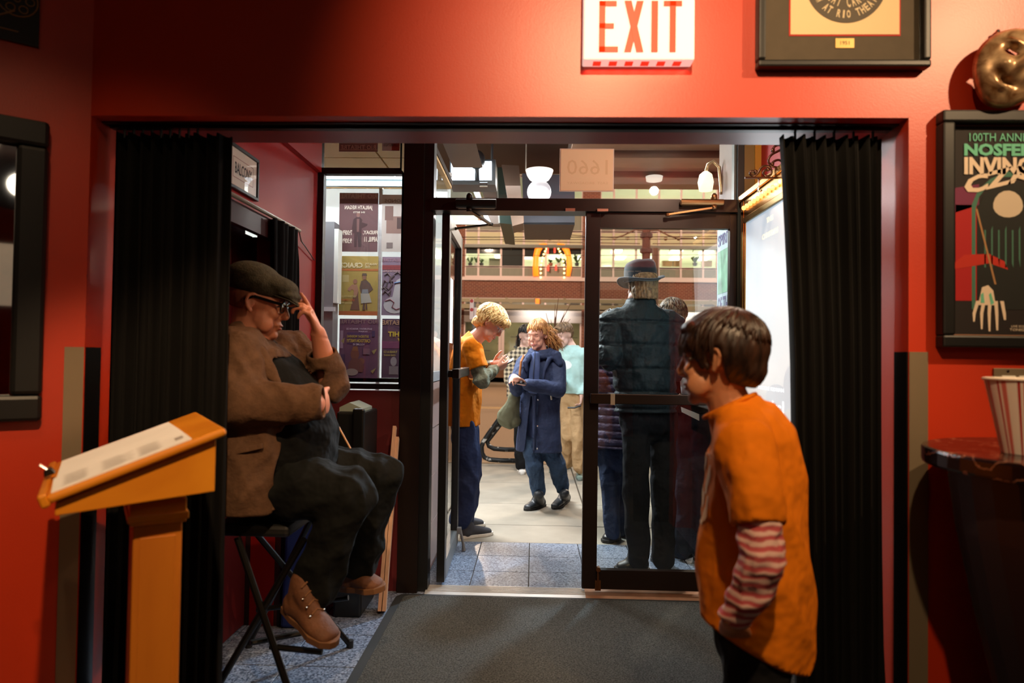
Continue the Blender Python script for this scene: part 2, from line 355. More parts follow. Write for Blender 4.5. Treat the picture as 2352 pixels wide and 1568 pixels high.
# storefront posts and sill wall
m = MB()
fbox(m, 920, 300, 966, 1362, DP - .03, .16, 0, VZ); post = m.build('trim_3', brown_metal); struct(post, 'dark bronze post between the left window and the doors', 'trim')
m = MB(); fbox(m, 966.5, 300, 990, 1362, DP, .1, 0, VZ); o = m.build('trim_4', black_paint); struct(o, 'black metal jamb beside the open door', 'trim')
m = MB(); x0, x1, a, b = rect(722, 880, 921, 897, DP); m.box((VX0, DP, 0), (x1, DP + .1, a)); o = m.build('wall_under_window', maroon); struct(o, 'dark maroon wall under the left window', 'wall')
# right jamb and the mustard strip
m = MB(); fbox(m, 1692, 300, 1707, 1362, DP, .1, 0, VZ); o = m.build('trim_5', M('dark_green_metal', (52, 58, 54), .4, metal=.4)); struct(o, 'grey green metal jamb right of the doors', 'trim')
m = MB(); x0 = P(1708, 380, DP)[0]; xm = P(1734, 380, DP)[0]; m.box((x0, DP + .01, 0), (xm, DP + .1, VZ)); o = m.build('trim_6', M('olive_paint', (122, 100, 52), .5)); struct(o, 'olive painted strip beside the door frame', 'trim')
m = MB(); m.box((xm, DP - .005, 0), (VX1, DP + .1, VZ)); o = m.build('trim_7', M('mustard_paint', (176, 128, 40), .45)); struct(o, 'mustard painted strip in the corner by the light box', 'trim')
# header
m = MB(); x0 = P(990.5, 470, DP)[0]; x1 = P(1692, 470, DP)[0]; zt = P(1300, 458, DP)[2]; zb = P(1300, 486, DP)[2]
m.box((x0, DP - .02, zb), (x1, DP + .12, zt)); o = m.build('trim_8', brown_metal); struct(o, 'dark bronze header beam over the double doors', 'trim')
# threshold
thr = thing('threshold', (0, DP, 0), 'ridged aluminium threshold under the double doors', 'threshold')
xa, xb, xc = G(982, 1350)[0], G(1340, 1350)[0], G(1700, 1350)[0]
m = MB(); m.prism([(-.09, 0), (-.06, .012), (.06, .012), (.09, 0)], (xa, DP + .03, .0005), (0, 1, 0), (0, 0, 1), (1, 0, 0), xb - xa)
for k in range(5): m.box((xa, DP - .02 + k * .022, .012), (xb, DP - .012 + k * .022, .0155))
m.build('open_side', alum, thr)
m = MB(); m.prism([(-.09, 0), (-.06, .012), (.06, .012), (.09, 0)], (xb, DP + .03, .0005), (0, 1, 0), (0, 0, 1), (1, 0, 0), xc - xb); m.build('closed_side', M('brown_aluminium', (150, 110, 82), .45, metal=.5, var=.1, vs=20), thr)  # closed side coloured browner than the open side

# ------------------------------------------------------------------ windows
def win(name, label, rectpx, Y, frame, mat, gl, dep=.05):
    px0, py0, px1, py1 = rectpx; x0, x1, z0, z1 = rect(px0, py0, px1, py1, Y)
    w_ = thing(name, ((x0 + x1) / 2, Y, z0), label, 'window', kind='structure'); fl, ft, frr, fb = frame
    m = MB(); m.box((x0, Y, z0), (x0 + fl, Y + dep, z1)); m.box((x1 - frr, Y, z0), (x1, Y + dep, z1)); m.box((x0 + fl, Y, z1 - ft), (x1 - frr, Y + dep, z1)); m.box((x0 + fl, Y, z0), (x1 - frr, Y + dep, z0 + fb))
    m.build('frame', mat, w_); MB().box((x0 + fl, Y + dep * .4, z0 + fb), (x1 - frr, Y + dep * .4 + .006, z1 - ft)).build('pane', gl, w_)
    return w_
w1 = win('window_1', 'tall window left of the doors looking into the ticket booth, posters behind it', (725.5, 391, 919.5, 893), DP, (.034, .02, .0, .03), black_frame, clear)
w2 = win('window_2', 'narrow transom window above the tall left window', (725.5, 312, 919.5, 390), DP, (.034, .0, .0, .012), black_frame, clear)
w3 = win('window_3', 'wide transom window above the double doors with a paper notice', (990.5, 300, 1691.5, 457.5), DP + .02, (.012, .02, .012, .004), M('grey_green_metal', (84, 92, 88), .4, metal=.4), clear)
# ------------------------------------------------------------------ right door (closed)
d1 = thing('door_1', (P(1515, 800, DP)[0], DP, .015), 'closed right glazed door with a dark bronze frame and push bar', 'door', kind='structure')
bz = brown_metal; YD = DP + .01; DT = .045
xL, xR, zB, zT = rect(1341, 489, 1691, 1356, YD); gx_l = P(1375, 900, YD)[0]; gx_r = P(1674, 900, YD)[0]; gz_t = P(1520, 524, YD)[2]; gz_b = P(1480, 1311, YD)[2]
zB = max(zB, .018)
MB().box((xL, YD, zB), (gx_l, YD + DT, zT)).build('stile', bz, d1, bevel=.003); MB().box((gx_r, YD, zB), (xR - .002, YD + DT, zT)).build('stile', bz, d1, bevel=.003)
MB().box((gx_l, YD, gz_t), (gx_r, YD + DT, zT)).build('top_rail', bz, d1); MB().box((gx_l, YD, zB), (gx_r, YD + DT, gz_b)).build('bottom_rail', bz, d1)
gl = MB().box((gx_l, YD + .02, gz_b), (gx_r, YD + .026, gz_t)).build('glass', door_glass, d1)
m = MB(); zz = P(1480, 917, YD - .06)[2]; m.box((gx_l - .05, YD - .075, zz - .028), (gx_r + .03, YD - .035, zz + .028)); m.box((gx_l - .05, YD - .035, zz - .02), (gx_l - .01, YD - .001, zz + .02)); m.box((gx_r, YD - .035, zz - .02), (gx_r + .03, YD - .001, zz + .02))
pb = m.build('push_bar', M('push_bar_metal', (52, 42, 34), .28, metal=.8), d1, bevel=.004)
x_, _, z0_ = P(1406, 917, YD - .08); MB().box((x_ - .008, YD - .0765, z0_ - .03), (x_ + .016, YD - .0335, z0_ + .03)).build('clamp', steel, pb)
# foot bolt on the stile
fb = MB(); p = P(1373, 1330, YD); fb.tube([(p[0], YD - .012, .04), (p[0], YD - .012, .15)], .006, 8); fb.tube([(p[0], YD - .03, .15), (p[0], YD, .15)], .013, 10); fb.box((p[0] - .016, YD - .012, .03), (p[0] + .016, YD - .0005, .085)); fb.build('foot_bolt', M('worn_brass', (130, 84, 50), .35, metal=.9), d1)
# ------------------------------------------------------------------ left door (open outwards)
hx = P(1003, 900, DP)[0]
d2 = thing('door_2', (hx, DP + .03, .015), 'left glazed door standing wide open to the street', 'door', kind='structure')
hin = V3(P(1015, 900, DP)[0], DP + .06, 0); far = P(1051, 1246, 5.0); Lf = xR - xL; dv = V3(far[0] - hin[0], 4.82 - hin[1], 0); dv = nrm(dv); nv = V3(dv[1], -dv[0], 0)
def leafbox(a0, a1, z0, z1, t0=-.0225, t1=.0225): return MB().obox(hin + dv * (a0 + a1) / 2 + nv * (t0 + t1) / 2 + V3(0, 0, (z0 + z1) / 2), dv * (a1 - a0) / 2, nv * (t1 - t0) / 2, V3(0, 0, (z1 - z0) / 2))
leafbox(0, .085, zB, zT).build('stile', black_paint, d2, bevel=.003); leafbox(Lf - .085, Lf, zB, zT).build('stile', black_paint, d2, bevel=.003)
leafbox(.085, Lf - .085, gz_t, zT).build('top_rail', M('door_grey_metal', (120, 112, 104), .4, metal=.3), d2); leafbox(.085, Lf - .085, zB, gz_b).build('bottom_rail', M('door_grey_metal2', (110, 112, 112), .4, metal=.3), d2)
leafbox(.085, Lf - .085, gz_b, gz_t, -.003, .003).build('glass', clear, d2)
pb = leafbox(.03, Lf - .03, 1.19, 1.245, .045, .085); 
pb.obox(hin + dv * .06 + nv * .033 + V3(0, 0, 1.217), dv * .02, nv * .012, V3(0, 0, .02)); pb.obox(hin + dv * (Lf - .06) + nv * .033 + V3(0, 0, 1.217), dv * .02, nv * .012, V3(0, 0, .02)); pb.build('push_bar', MATS['push_bar_metal'], d2, bevel=.004)
m = leafbox(Lf - .1, Lf - .06, .12, .16, .022, .05); q = hin + dv * (Lf - .08) + nv * .045; m.tube([q + V3(0, 0, .14), q + nv * .02 + V3(0, 0, .05), q + nv * .025 + V3(0, 0, .005)], [.009, .009, .014], 8); m.build('kick_stop', M('grey_metal', (150, 146, 140), .4, metal=.7), d2)
# door closers and strike plates
def closer(px0, px1, py0, py1, label, arm, mt):
    Y = DP - .055; x0, x1, z0, z1 = rect(px0, py0, px1, py1, Y)
    t = thing('door_closer', ((x0 + x1) / 2, Y, z0), label, 'door closer'); m = MB()
    m.tube([(x0, Y, (z0 + z1) / 2), (x1, Y, (z0 + z1) / 2)], (z1 - z0) / 2, 14); m.box((x0 + .01, Y, z0), (x1 - .01, DP - .021, z1)); m.build('body', mt, t, bevel=.003)
    p0 = P(*arm[0], Y); MB().lathe((p0[0], Y, z1 - .002), [(.018, 0), (.018, .022), (.01, .034), (0, .036)], 14).build('spindle_cap', mt, t, smooth=True)
    MB().lathe((p0[0], Y, z0 + .002), [(.016, 0), (.016, -.02), (0, -.022)], 14).build('spindle', mt, t, smooth=True)
    zz = z0 - .012; A = V3(p0[0], Y, zz); pts = [A] + [V3(*a) for a in arm[1]]
    m = MB()
    for a, b in zip(pts[:-1], pts[1:]): m.beam(a, b, .022, .010)
    for a in pts: m.lathe(a - V3(0, 0, .008), [(.013, 0), (.013, .016)], 10)
    m.build('arm', mt, t)
    return t
pj = P(1128, 513, 4.15); pe = hin + dv * .30 + nv * .02; pe[2] = zT - .06
closer(1047, 1140, 457, 478, 'dark door closer on the header over the open door, arm folded out', ((1078, 470), [(pj[0], 4.15, zb - .03), (pe[0], pe[1], zb - .035)]), M('closer_dark', (44, 38, 32), .4, metal=.7))
pj = P(1535, 495, DP - .05)
closer(1563, 1662, 457, 472, 'bronze door closer on the header over the closed right door', ((1640, 465), [(pj[0], DP - .035, zb - .02)]), M('closer_bronze', (150, 112, 72), .35, metal=.8))
for (a, b, c, d, s) in [(1299, 478, 1321, 484, 'left'), (1372, 479, 1397, 485, 'right')]:
    m = MB(); fbox(m, a, b, c, d, DP - .045, .0245); o = m.build('strike_plate', M('strike_metal', (168, 120, 100), .4, metal=.6)); tag(o, 'small coppery strike plate under the header, %s of the meeting stile' % s, 'strike plate')
# ------------------------------------------------------------------ paper notice on the transom
x0, x1, z0, z1 = rect(1288, 343, 1408, 437, DP + .03)
nt_ = thing('paper_notice', (x0, DP + .03, z0), 'cream paper notice taped on the glass above the doors, print showing through', 'notice')
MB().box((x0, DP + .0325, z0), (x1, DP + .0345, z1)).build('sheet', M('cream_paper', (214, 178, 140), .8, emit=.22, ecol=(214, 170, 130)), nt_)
MB().box((x0 - .006, DP + .035, z0 - .006), (x1 + .006, DP + .0375, z1 + .006)).build('plastic_sleeve', M('pale_sleeve', (214, 190, 176), .5), nt_)
m = MB(); put_text(m, '1660', (x1 - .03, DP + .032, z0 + .09), (-1, 0, 0), (0, 0, 1), .23, .085); put_text(m, 'EAST  BROADWAY', (x1 - .03, DP + .032, z0 + .035), (-1, 0, 0), (0, 0, 1), .23, .014)
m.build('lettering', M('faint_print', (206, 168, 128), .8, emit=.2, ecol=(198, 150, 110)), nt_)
# ------------------------------------------------------------------ left vestibule door with curtain
dtr = thing('door_3', (VX0, 3.1, 0), 'dark red doorway to the balcony stairs in the left vestibule wall', 'door', kind='structure')
ya = PX(480, 465, VX0 + .01)[1]; yb = PX(668, 525, VX0 + .01)[1]; zt3 = PX(600, 497, VX0 + .01)[2]
ya = 2.6
MB().box((VX0 - .175, D0B + .02, .01), (VX0 - .14, 3.36, 1.89)).build('leaf', M('dark_red_door', (84, 12, 12), .5, var=.1, vs=4), dtr)
m = MB(); m.box((VX0 + .001, yb - .1, 0), (VX0 + .03, yb, zt3)); m.box((VX0 + .001, ya, zt3 - .09), (VX0 + .03, yb - .1, zt3)); m.build('casing', M('dark_red_casing', (52, 10, 10), .45), dtr)
m = MB(); m.tube([(VX0 + .045, ya - .05, zt3 + .01), (VX0 + .045, yb + .03, zt3 + .01)], .009, 10); m.build('curtain_rod', M('rod_metal', (150, 132, 110), .35, metal=.7), dtr)
m = MB(); m.tube([(VX0 + .045, yb + .02, zt3 + .01), (VX0 + .03, yb + .1, zt3 - .03), (VX0 + .02, yb + .2, zt3 - .045), (VX0 + .01, DP - .06, zt3 - .09)], .0035, 6); m.build('wire', M('wire_grey', (92, 70, 64), .5), dtr)
def curtain_mesh(p_top, p_bot, nfold, amp, nz=14, seed=0, sharp=.5, hang=None, nx=None):
    """p_top/p_bot: functions s in 0..1 -> 3-D point on the hanging line; folds go along the normal"""
    r = np.random.default_rng(seed); nx = nx or nfold * 10; ph = np.cumsum(r.uniform(.7, 1.3, nx + 1)); ph = ph / ph[-1] * nfold * 2 * PI
    s = np.linspace(0, 1, nx + 1); V = []; F = []
    for j in range(nz + 1):
        tz = j / nz
        for i in range(nx + 1):
            a, b = p_top(s[i]), p_bot(s[i]); p = a + (b - a) * tz
            d = p_top(1) - p_top(0); n_ = nrm(np.cross(d, (0, 0, 1))); dn = nrm(d)
            q = ph[i] + .5 * math.sin(tz * 3 + i * .02 + seed); k = amp * (.75 + .35 * math.sin(i * .31 + seed)) * (1 + .15 * math.sin(tz * 5 + i * .1))
            f = math.sin(q); f = math.copysign(abs(f) ** sharp, f)
            p = p + n_ * f * k + dn * math.cos(q) * amp * .25
            if hang: p = hang(p, s[i], tz)
            V.append(p)
    for j in range(nz):
        for i in range(nx): a = j * (nx + 1) + i; F.append((a, a + 1, a + nx + 2, a + nx + 1))
    return V, F
blk = M('black_velour', (15, 14, 13), .9, spec=.2, var=.25, vs=40, stretch=(1, 1, .05))
def curtain(name, label, *a, mat=None, parent=None, **k):
    v, f = curtain_mesh(*a, **k); o = mkobj(name, v, f, mat or blk, parent, smooth=True); o['label'] = label; s = o.modifiers.new('s', 'SOLIDIFY'); s.thickness = .005
    return o
lt = lambda s: V3(LX + .035 + s * .352, 2.2, ZL - .028); lb = lambda s: V3(LX + .02 + s * .378, 2.2, .01)
c = curtain('curtain', 'black pleated curtain drawn to the left side of the opening, behind the lectern', lt, lb, 10, .03, seed=3); tag(c, cat='curtain', group='black curtains in the opening')
xr0 = P(1790, 330, 2.2)[0]; xr1 = P(1822, 1000, 2.2)[0]
def rb(s): return V3(xr1 + .01 + s * (RX - .03 - xr1), 2.2, .01)
rt = lambda s: V3(xr0 + s * (RX - .03 - xr0), 2.2, ZL - .028)
def rhang(p, s, t):   # the free edge falls quickly inwards below the rail
    p = p.copy(); p[0] += (1 - s) * .028 * min(1, t * 3) * (1 - t); return p
c = curtain('curtain', 'black pleated curtain drawn to the right side, behind the person in the striped sleeves', rt, rb, 10, .03, seed=8, hang=rhang); tag(c, cat='curtain', group='black curtains in the opening')
# black door curtain bunched on the rod
ct = lambda s: V3(VX0 + .05, yb - .36 + s * .36, zt3); cb = lambda s: V3(VX0 + .05, yb - .30 + s * .26, .9)
def hk(p, s, t): p = p.copy(); p[2] += .12 * max(0, s - .85) * (-6) * (1 - t) if t < .2 else 0; return p
c = curtain('door_curtain', 'short black curtain bunched at the end of the rod over the balcony doorway', ct, cb, 5, .022, seed=5); tag(c, cat='curtain')

# ------------------------------------------------------------------ steel corner guards
t0, zg = wt(195, 797); t1, _ = wt(148, 797)
cg = thing('corner_guard', tuple(WC), 'tall brushed steel corner guard on the left edge of the opening, behind the lectern', 'corner guard', 'steel corner guards')
MB().prism([(.002, .02), (t1, .02), (t1, zg), (.002, zg)], WC + WN * .001, WD, V3(0, 0, 1), WN, .003).build('steel_face', steel, cg)
MB().box((LX + .0005, D0 + .003, .02), (LX + .004, D0 + .075, zg)).build('jamb_face', black_paint, cg)
zg2 = P(2110, 808, D0)[2]; xg = P(2130, 900, D0)[0]
cg = thing('corner_guard', (RX, D0, 0), 'tall brushed steel corner guard on the right edge of the opening, beside the counter', 'corner guard', 'steel corner guards')
MB().box((RX + .001, D0 - .004, .02), (xg, D0 - .0005, zg2)).build('steel_face', steel, cg); MB().box((RX - .004, D0 + .001, .02), (RX - .0005, D0 + .075, zg2)).build('jamb_face', black_paint, cg)

# paper sheet taped inside the open door glass, ceiling lamp of the vestibule
o = leafbox(.12, .42, 1.40, 1.80, .0035, .005).build('paper_sheet', paper); tag(o, 'white paper sheet taped to the glass of the open door', 'notice')
vl = thing('ceiling_lamp', (.83, 3.0, 2.45), 'small round ceiling lamp of the vestibule, mirrored in the transom glass', 'lamp')
MB().lathe((.83, 3.0, 2.56), [(0, 0), (.055, .01), (.06, .04), (.05, .0599)], 18).build('glass_bowl', M('vestibule_lamp_glow', (255, 244, 226), .4, emit=9), vl, True); MB().lathe((.83, 3.0, 2.6), [(.062, 0), (.07, .0195)], 18).build('rim', chrome, vl)
# lobby side seen in the mirror: globe lamp, plus an added pale glowing board
gl_l = thing('globe_lamp', (1.85, -1.65, 2.7), 'white globe lamp hanging in the lobby, seen in the mirror', 'lamp'); MB().sph((1.85, -1.65, 2.76), .1, 20, 12).build('globe', M('lobby_globe_glow', (255, 240, 215), .4, emit=5), gl_l, True); MB().tube([(1.85, -1.65, 2.85), (1.85, -1.65, CEIL)], .008, 8).build('stem', chrome, gl_l)
mb_ = thing('added_glow_board', (2.05, -1.95, 1.75), 'cream menu board on posts in the lobby, seen in the mirror', 'board'); bn_ = nrm(V3(-.68, .74, 0)); bt_ = V3(bn_[1], -bn_[0], 0)  # board and posts added in the lobby for the mirror to reflect
MB().obox((2.05, -1.95, 2.0), bt_ * .5, bn_ * .02, V3(0, 0, .28)).build('panel', M('added_board_cream_glow', (232, 206, 170), .6, var=.15, vs=5, emit=.25), mb_)
for q in (-1, 1): MB().obox(V3(2.05, -1.95, .86) + bt_ * .45 * q - bn_ * .04, bt_ * .02, bn_ * .018, V3(0, 0, .86)).build('post', black_paint, mb_)
# ================================================================== OUTSIDE
conc = M('pavement_concrete', (142, 136, 124), .85, var=.16, vs=3, bump=.15, bs=120, detail=8)
conc_d = M('pavement_joint', (84, 74, 60), .9)
sw = thing('pavement', (0, 4.98, 0), 'concrete pavement in front of the entrance', 'pavement', kind='structure')
gY = [4.985, G(1230, 1206)[1], G(1230, 1157)[1], 7.35, G(1230, 1066)[1]]
MB().box((-9, gY[0] - .01, -.16), (10, gY[4] + .02, -.02)).build('joint_bed', conc_d, sw)
xj = G(1330, 1130)[0]
for j in range(4):
    for i in range(-6, 6):
        x0 = xj + i * 1.52 + (.35 if j == 1 else 0)
        MB().box((x0 + .006, gY[j] + .006, -.06), (x0 + 1.514, gY[j + 1] - .006, rng.uniform(-.003, 0))).build('slab', conc, sw, bevel=.004, seg=1)
# side strips of ground beside the entrance tiles
o = MB().box((1.9, 3.95, -.1), (10, 4.975, -.002)).build('pavement_entry', conc); struct(o, 'concrete strip of pavement right of the entrance', 'pavement')
kerb_m = M('kerb_concrete', (150, 126, 98), .9, var=.25, vs=14, bump=.4, bs=90)
kb = thing('kerb', (0, gY[4], 0), 'worn concrete kerb at the edge of the pavement', 'kerb', kind='structure')
for i in range(-7, 8): MB().box((xj + i * 1.3 + .004, gY[4] + .025, -.16), (xj + i * 1.3 + 1.296, gY[4] + .2, .004)).build('kerb_stone', kerb_m, kb, bevel=.015)
asph = M('asphalt_road', (140, 112, 84), .9, var=.22, vs=90, bump=.5, bs=60, detail=6)
o = MB().box((-45, gY[4] + .2, -.3), (50, 33.2, -.13)).build('road', asph); struct(o, 'wide asphalt road under sodium street light', 'road')
o = MB().box((-45, 33.2, -.3), (50, 37, 0)).build('far_pavement', M('far_concrete', (128, 108, 84), .9, var=.15, vs=2)); struct(o, 'pavement on the far side of the road', 'pavement')
for yy in (19.5, 19.9):
    o = MB().box((-45, yy, -.13), (50, yy + .11, -.1285)).build('lane_marking', M('road_paint', (214, 170, 96), .8)); tag(o, 'pale yellow painted line along the middle of the road, %s line' % ('near' if yy < 19.6 else 'far'), 'road marking', kind='structure')

# ------------------------------------------------------------------ ticket booth left of the entrance
bw = M('booth_white', (226, 230, 224), .5); BY = 5.07
bxr = P(995, 900, 4.3)[0]; pane_top = P(830, 405, BY)[2]
booth = thing('ticket_booth', (-1.2, 4.5, 0), 'white ticket booth beside the entrance with posters in its front window', 'ticket booth')
m = MB(); m.box((-2.4, BY - .02, 0), (bxr, BY + .06, .93)); m.box((-2.4, DP + .101, 0), (-2.3, BY, 2.9)); 
m.build('wall', bw, booth)
for (xa_, xb_) in ((-2.4, -1.62), (-1.62, -.98), (-.98, bxr)):
    for (ya_, yb2) in ((DP + .11, 4.33), (4.33, 4.75), (4.75, BY + .06)): MB().box((xa_ + .006, ya_ + .006, 2.56), (xb_ - .006, yb2 - .006, 2.58)).build('ceiling_tile', M('booth_ceiling', (214, 178, 120), .7, bump=.1, bs=60), booth)
MB().box((-2.4, DP + .11, 2.581), (bxr, BY + .06, 2.62)).build('roof', M('roof_dark', (50, 40, 30), .8), booth)
tile_m = M('pink_tile', (176, 148, 138), .35, var=.08, vs=3)
# tiled side wall towards the entrance, glass above
m = MB(); m.box((bxr - .06, DP + .11, 0), (bxr - .012, BY + .06, 1.16)); m.build('side_wall', M('tile_bed', (92, 70, 62), .8), booth)
for k in range(4):
    for i in range(4): MB().box((bxr - .012, DP + .113 + i * .28, k * .29 + .004), (bxr, DP + .113 + i * .28 + .274, k * .29 + .284)).build('tile', tile_m, booth)
MB().box((bxr - .05, DP + .11, 1.16), (bxr, BY + .06, 1.22)).build('side_sill', alum, booth); MB().box((bxr - .03, DP + .11, 1.22), (bxr - .022, BY + .06, 2.55)).build('side_pane', clear, booth)
m = MB()
for px in (728, 872, 925): 
    a = P(px, 600, BY)[0]; m.box((a - .012, BY - .005, .93), (a + .012, BY + .02, 2.55))
for py in (872, 400, 700 if False else 872): a = P(820, py, BY)[2]; m.box((-2.3, BY - .005, a - .015), (bxr, BY + .02, a + .015))
m.build('window_frame', alum, booth)
film = bpy.data.materials.new('frosted_film'); film.use_nodes = True; nt = film.node_tree; nt.nodes.clear()
o_ = nt.nodes.new('ShaderNodeOutputMaterial'); mx = nt.nodes.new('ShaderNodeMixShader'); tr = nt.nodes.new('ShaderNodeBsdfTranslucent'); df = nt.nodes.new('ShaderNodeBsdfDiffuse'); mx.inputs[0].default_value = .5
tr.inputs[0].default_value = (.86, .9, .9, 1); df.inputs[0].default_value = (.8, .84, .84, 1); nt.links.new(tr.outputs[0], mx.inputs[1]); nt.links.new(df.outputs[0], mx.inputs[2]); nt.links.new(mx.outputs[0], o_.inputs[0])
MB().box((-2.3, BY + .03, .94), (bxr - .01, BY + .034, 2.55)).build('front_pane', film, booth)
# fluorescent tube inside the booth
ft = thing('fluorescent_lamp', (-1.3, 4.75, 2.3), 'white fluorescent tube along the top of the booth window', 'lamp')
xa, xb = P(700, 405, 4.8)[0], P(935, 405, 4.8)[0]; zt_ = P(820, 405, 4.8)[2]
MB().tube([(xa, 4.8, zt_), (xb, 4.8, zt_)], .019, 10).build('tube', M('tube_glow', (240, 248, 255), .4, emit=4.5, ecol=(225, 242, 255)), ft)
MB().box((xa, 4.83, zt_ - .06), (xb, 4.87, zt_ + .04)).build('fitting', M('fitting_grey', (120, 140, 142), .4), ft)
area('booth_tube_light', ((xa + xb) / 2, 4.7, zt_), ((xa + xb) / 2, 4.95, 1.2), 38, (.9, .97, 1), .8, .08)
# grey cabinet and desk lamp standing inside the booth
cab = thing('cabinet', (-1.25, 4.9, .93), 'grey metal cabinet standing inside the booth behind the window', 'cabinet')
x0, x1, z0, z1 = rect(728, 512, 771, 706, 4.95); MB().box((x0 - .2, 4.9, .9), (x1, 5.03, z1)).build('body', M('cabinet_grey', (126, 128, 132), .5, var=.06, vs=8), cab)
MB().box((x0 - .2, 4.885, z0 - .03), (x1 + .02, 4.899, z0)).build('shelf_edge', M('cabinet_light', (206, 210, 214), .4), cab); MB().box((x1 + .001, 4.9, z0 + .03), (x1 + .03, 5.0, z1 - .05)).build('door', bw, cab)
# ------------------------------------------------------------------ posters in the booth window (printed side faces the street)
def poster(px0, py0, px1, py1, label, base, items, blobs=(), grp='posters in the ticket booth window', Y=BY - .012, name='poster', em=.0):
    x0, x1, z0, z1 = rect(px0, py0, px1, py1, Y); t = thing(name, ((x0 + x1) / 2, Y, z0), label, 'poster', grp)
    MB().box((x0, Y, z0), (x1, Y + .002, z1)).build('sheet', M('print_%d_%d_%d' % base, base, .75, var=.06, vs=9), t)
    W, H = x1 - x0, z1 - z0; lay = {}
    for bl_ in blobs:      # printed colour blocks, ellipses (u0 < 0), polygons and lines: u across as seen from inside, v up
        if bl_[0] in ('p', 'l'):
            col = bl_[-1]; m = lay.setdefault(col, MB()); d = .0009 + .0002 * len(lay); A_ = (x0, Y - d, z0)
            if bl_[0] == 'p': m.prism(bl_[1], A_, (W, 0, 0), (0, 0, H), (0, -1, 0), .0001)
            else: m.tube([(x0 + W * u, Y - d, z0 + H * v) for u, v in bl_[1]], bl_[2] * W, 5)
            continue
        (u0, v0, u1, v1, col) = bl_
        m = lay.setdefault(col, MB()); k = len(m.v); d = .0009 + .0002 * len(lay)
        if u0 < 0:
            u0 = -u0; m.prism([(math.cos(a) * abs(u1 - u0) / 2, math.sin(a) * (v1 - v0) / 2) for a in np.linspace(0, 2 * PI, 17)[:-1]], (x0 + W * (u0 + u1) / 2, Y - d, z0 + H * (v0 + v1) / 2), (W, 0, 0), (0, 0, H), (0, -1, 0), .0001)
        else: m.box((x0 + W * u0, Y - d, z0 + H * v0), (x0 + W * u1, Y - d + .0001, z0 + H * v1))
    for i, (s, u0, v0, u1, v1, col, *b) in enumerate(items):
        m = lay.setdefault(('t', col), MB()); put_text(m, s, (x0 + W * u1, Y - .0032, z0 + H * v0), (-1, 0, 0), (0, 0, 1), W * (u1 - u0), H * (v1 - v0), bold=b[0] if b else .02)
    for c, m in lay.items():
        col = c[1] if c[0] == 't' else c; m.build('lettering' if c[0] == 't' else 'artwork', M('ink_%d_%d_%d' % col, col, .75), t)
    return t
ivory, gold_, plum = (206, 190, 176), (196, 176, 60), (92, 60, 76)
poster(779, 443, 868, 578, 'plum show poster with a man in a dark coat, top left in the booth window', (94, 66, 68),
   [('RIO THEATRE', .03, .905, .97, .985, (150, 124, 116)), ('JARLATH REGAN', .14, .70, .86, .785, ivory, .03), ('IN BITS', .36, .655, .66, .685, ivory), ('FRIDAY,', .62, .285, 1.0, .36, ivory, .03), ('APRIL 11', .66, .17, 1.0, .255, ivory, .03), ('7:00PM', .06, .28, .34, .365, ivory, .03), ('9:30PM', .06, .14, .34, .225, ivory, .03)],
   [(0, .895, 1, .995, (122, 92, 86)), ('p', [(.40, .08), (.46, .08), (.48, .30), (.51, .08), (.58, .08), (.585, .40), (.72, .44), (.74, .47), (.585, .50), (.60, .54), (.54, .585), (.44, .585), (.37, .55), (.335, .40), (.37, .30), (.395, .32)], (60, 40, 42)), ('p', [(.46, .34), (.515, .34), (.525, .56), (.455, .56)], (108, 76, 74)), (-.445, .585, .535, .665, (128, 92, 84))])
poster(877, 447, 935, 578, 'pale grey show poster with a drawn street scene, top right in the booth window', (178, 168, 162),
   [('DIAMONDS', .1, .86, 1.3, .92, (120, 108, 106))], [(.18, .32, 1, .62, (128, 100, 92)), (.12, .55, .45, .8, (112, 86, 80)), (.6, .4, .9, .6, (70, 54, 52)), (.2, .06, .45, .16, (110, 98, 96))])
poster(779, 588, 868, 724, 'mustard yellow show poster with two costumed figures, middle left in the booth window', (164, 140, 74),
   [('CRAIC?', .04, .80, .60, .89, (214, 200, 160), .035), ("WHAT'S", .66, .845, .98, .885, (214, 200, 160)), ('THE', .66, .80, .80, .835, (214, 200, 160)), ('VERY SEAN CULLEN', .05, .30, .45, .335, (196, 176, 120)), ('LIVE COMEDY', .05, .24, .4, .275, (190, 96, 52)), ('DOORS 7PM', .05, .19, .35, .22, (196, 176, 120))],
   [(0, 0, 1, .07, (170, 92, 48)), (0, .75, 1, .785, (176, 104, 56)), (.08, .56, .25, .68, (182, 162, 110)), ('p', [(.30, .09), (.54, .09), (.50, .30), (.50, .40), (.40, .42), (.36, .30)], (110, 76, 62)), ('p', [(.24, .46), (.34, .52), (.46, .52), (.50, .42), (.46, .32), (.38, .34), (.38, .42), (.33, .44), (.28, .40), (.22, .42)], (160, 116, 94)), (-.36, .53, .47, .61, (150, 104, 84)), ('p', [(.53, .46), (.57, .58), (.70, .60), (.80, .54), (.88, .44), (.80, .40), (.76, .36), (.58, .36)], (98, 76, 68)), (-.60, .60, .70, .68, (136, 98, 80)), ('p', [(.58, .67), (.72, .67), (.70, .71), (.60, .71)], (92, 74, 64)), ('p', [(.56, .37), (.78, .37), (.85, .22), (.58, .20)], (166, 162, 152)), ('p', [(.59, .37), (.76, .37), (.75, .44), (.60, .44)], (124, 128, 134)), ('p', [(.62, .09), (.69, .09), (.67, .13), (.68, .21), (.63, .21)], (88, 64, 58)), ('p', [(.70, .10), (.74, .10), (.73, .21), (.70, .21)], (88, 64, 58))])
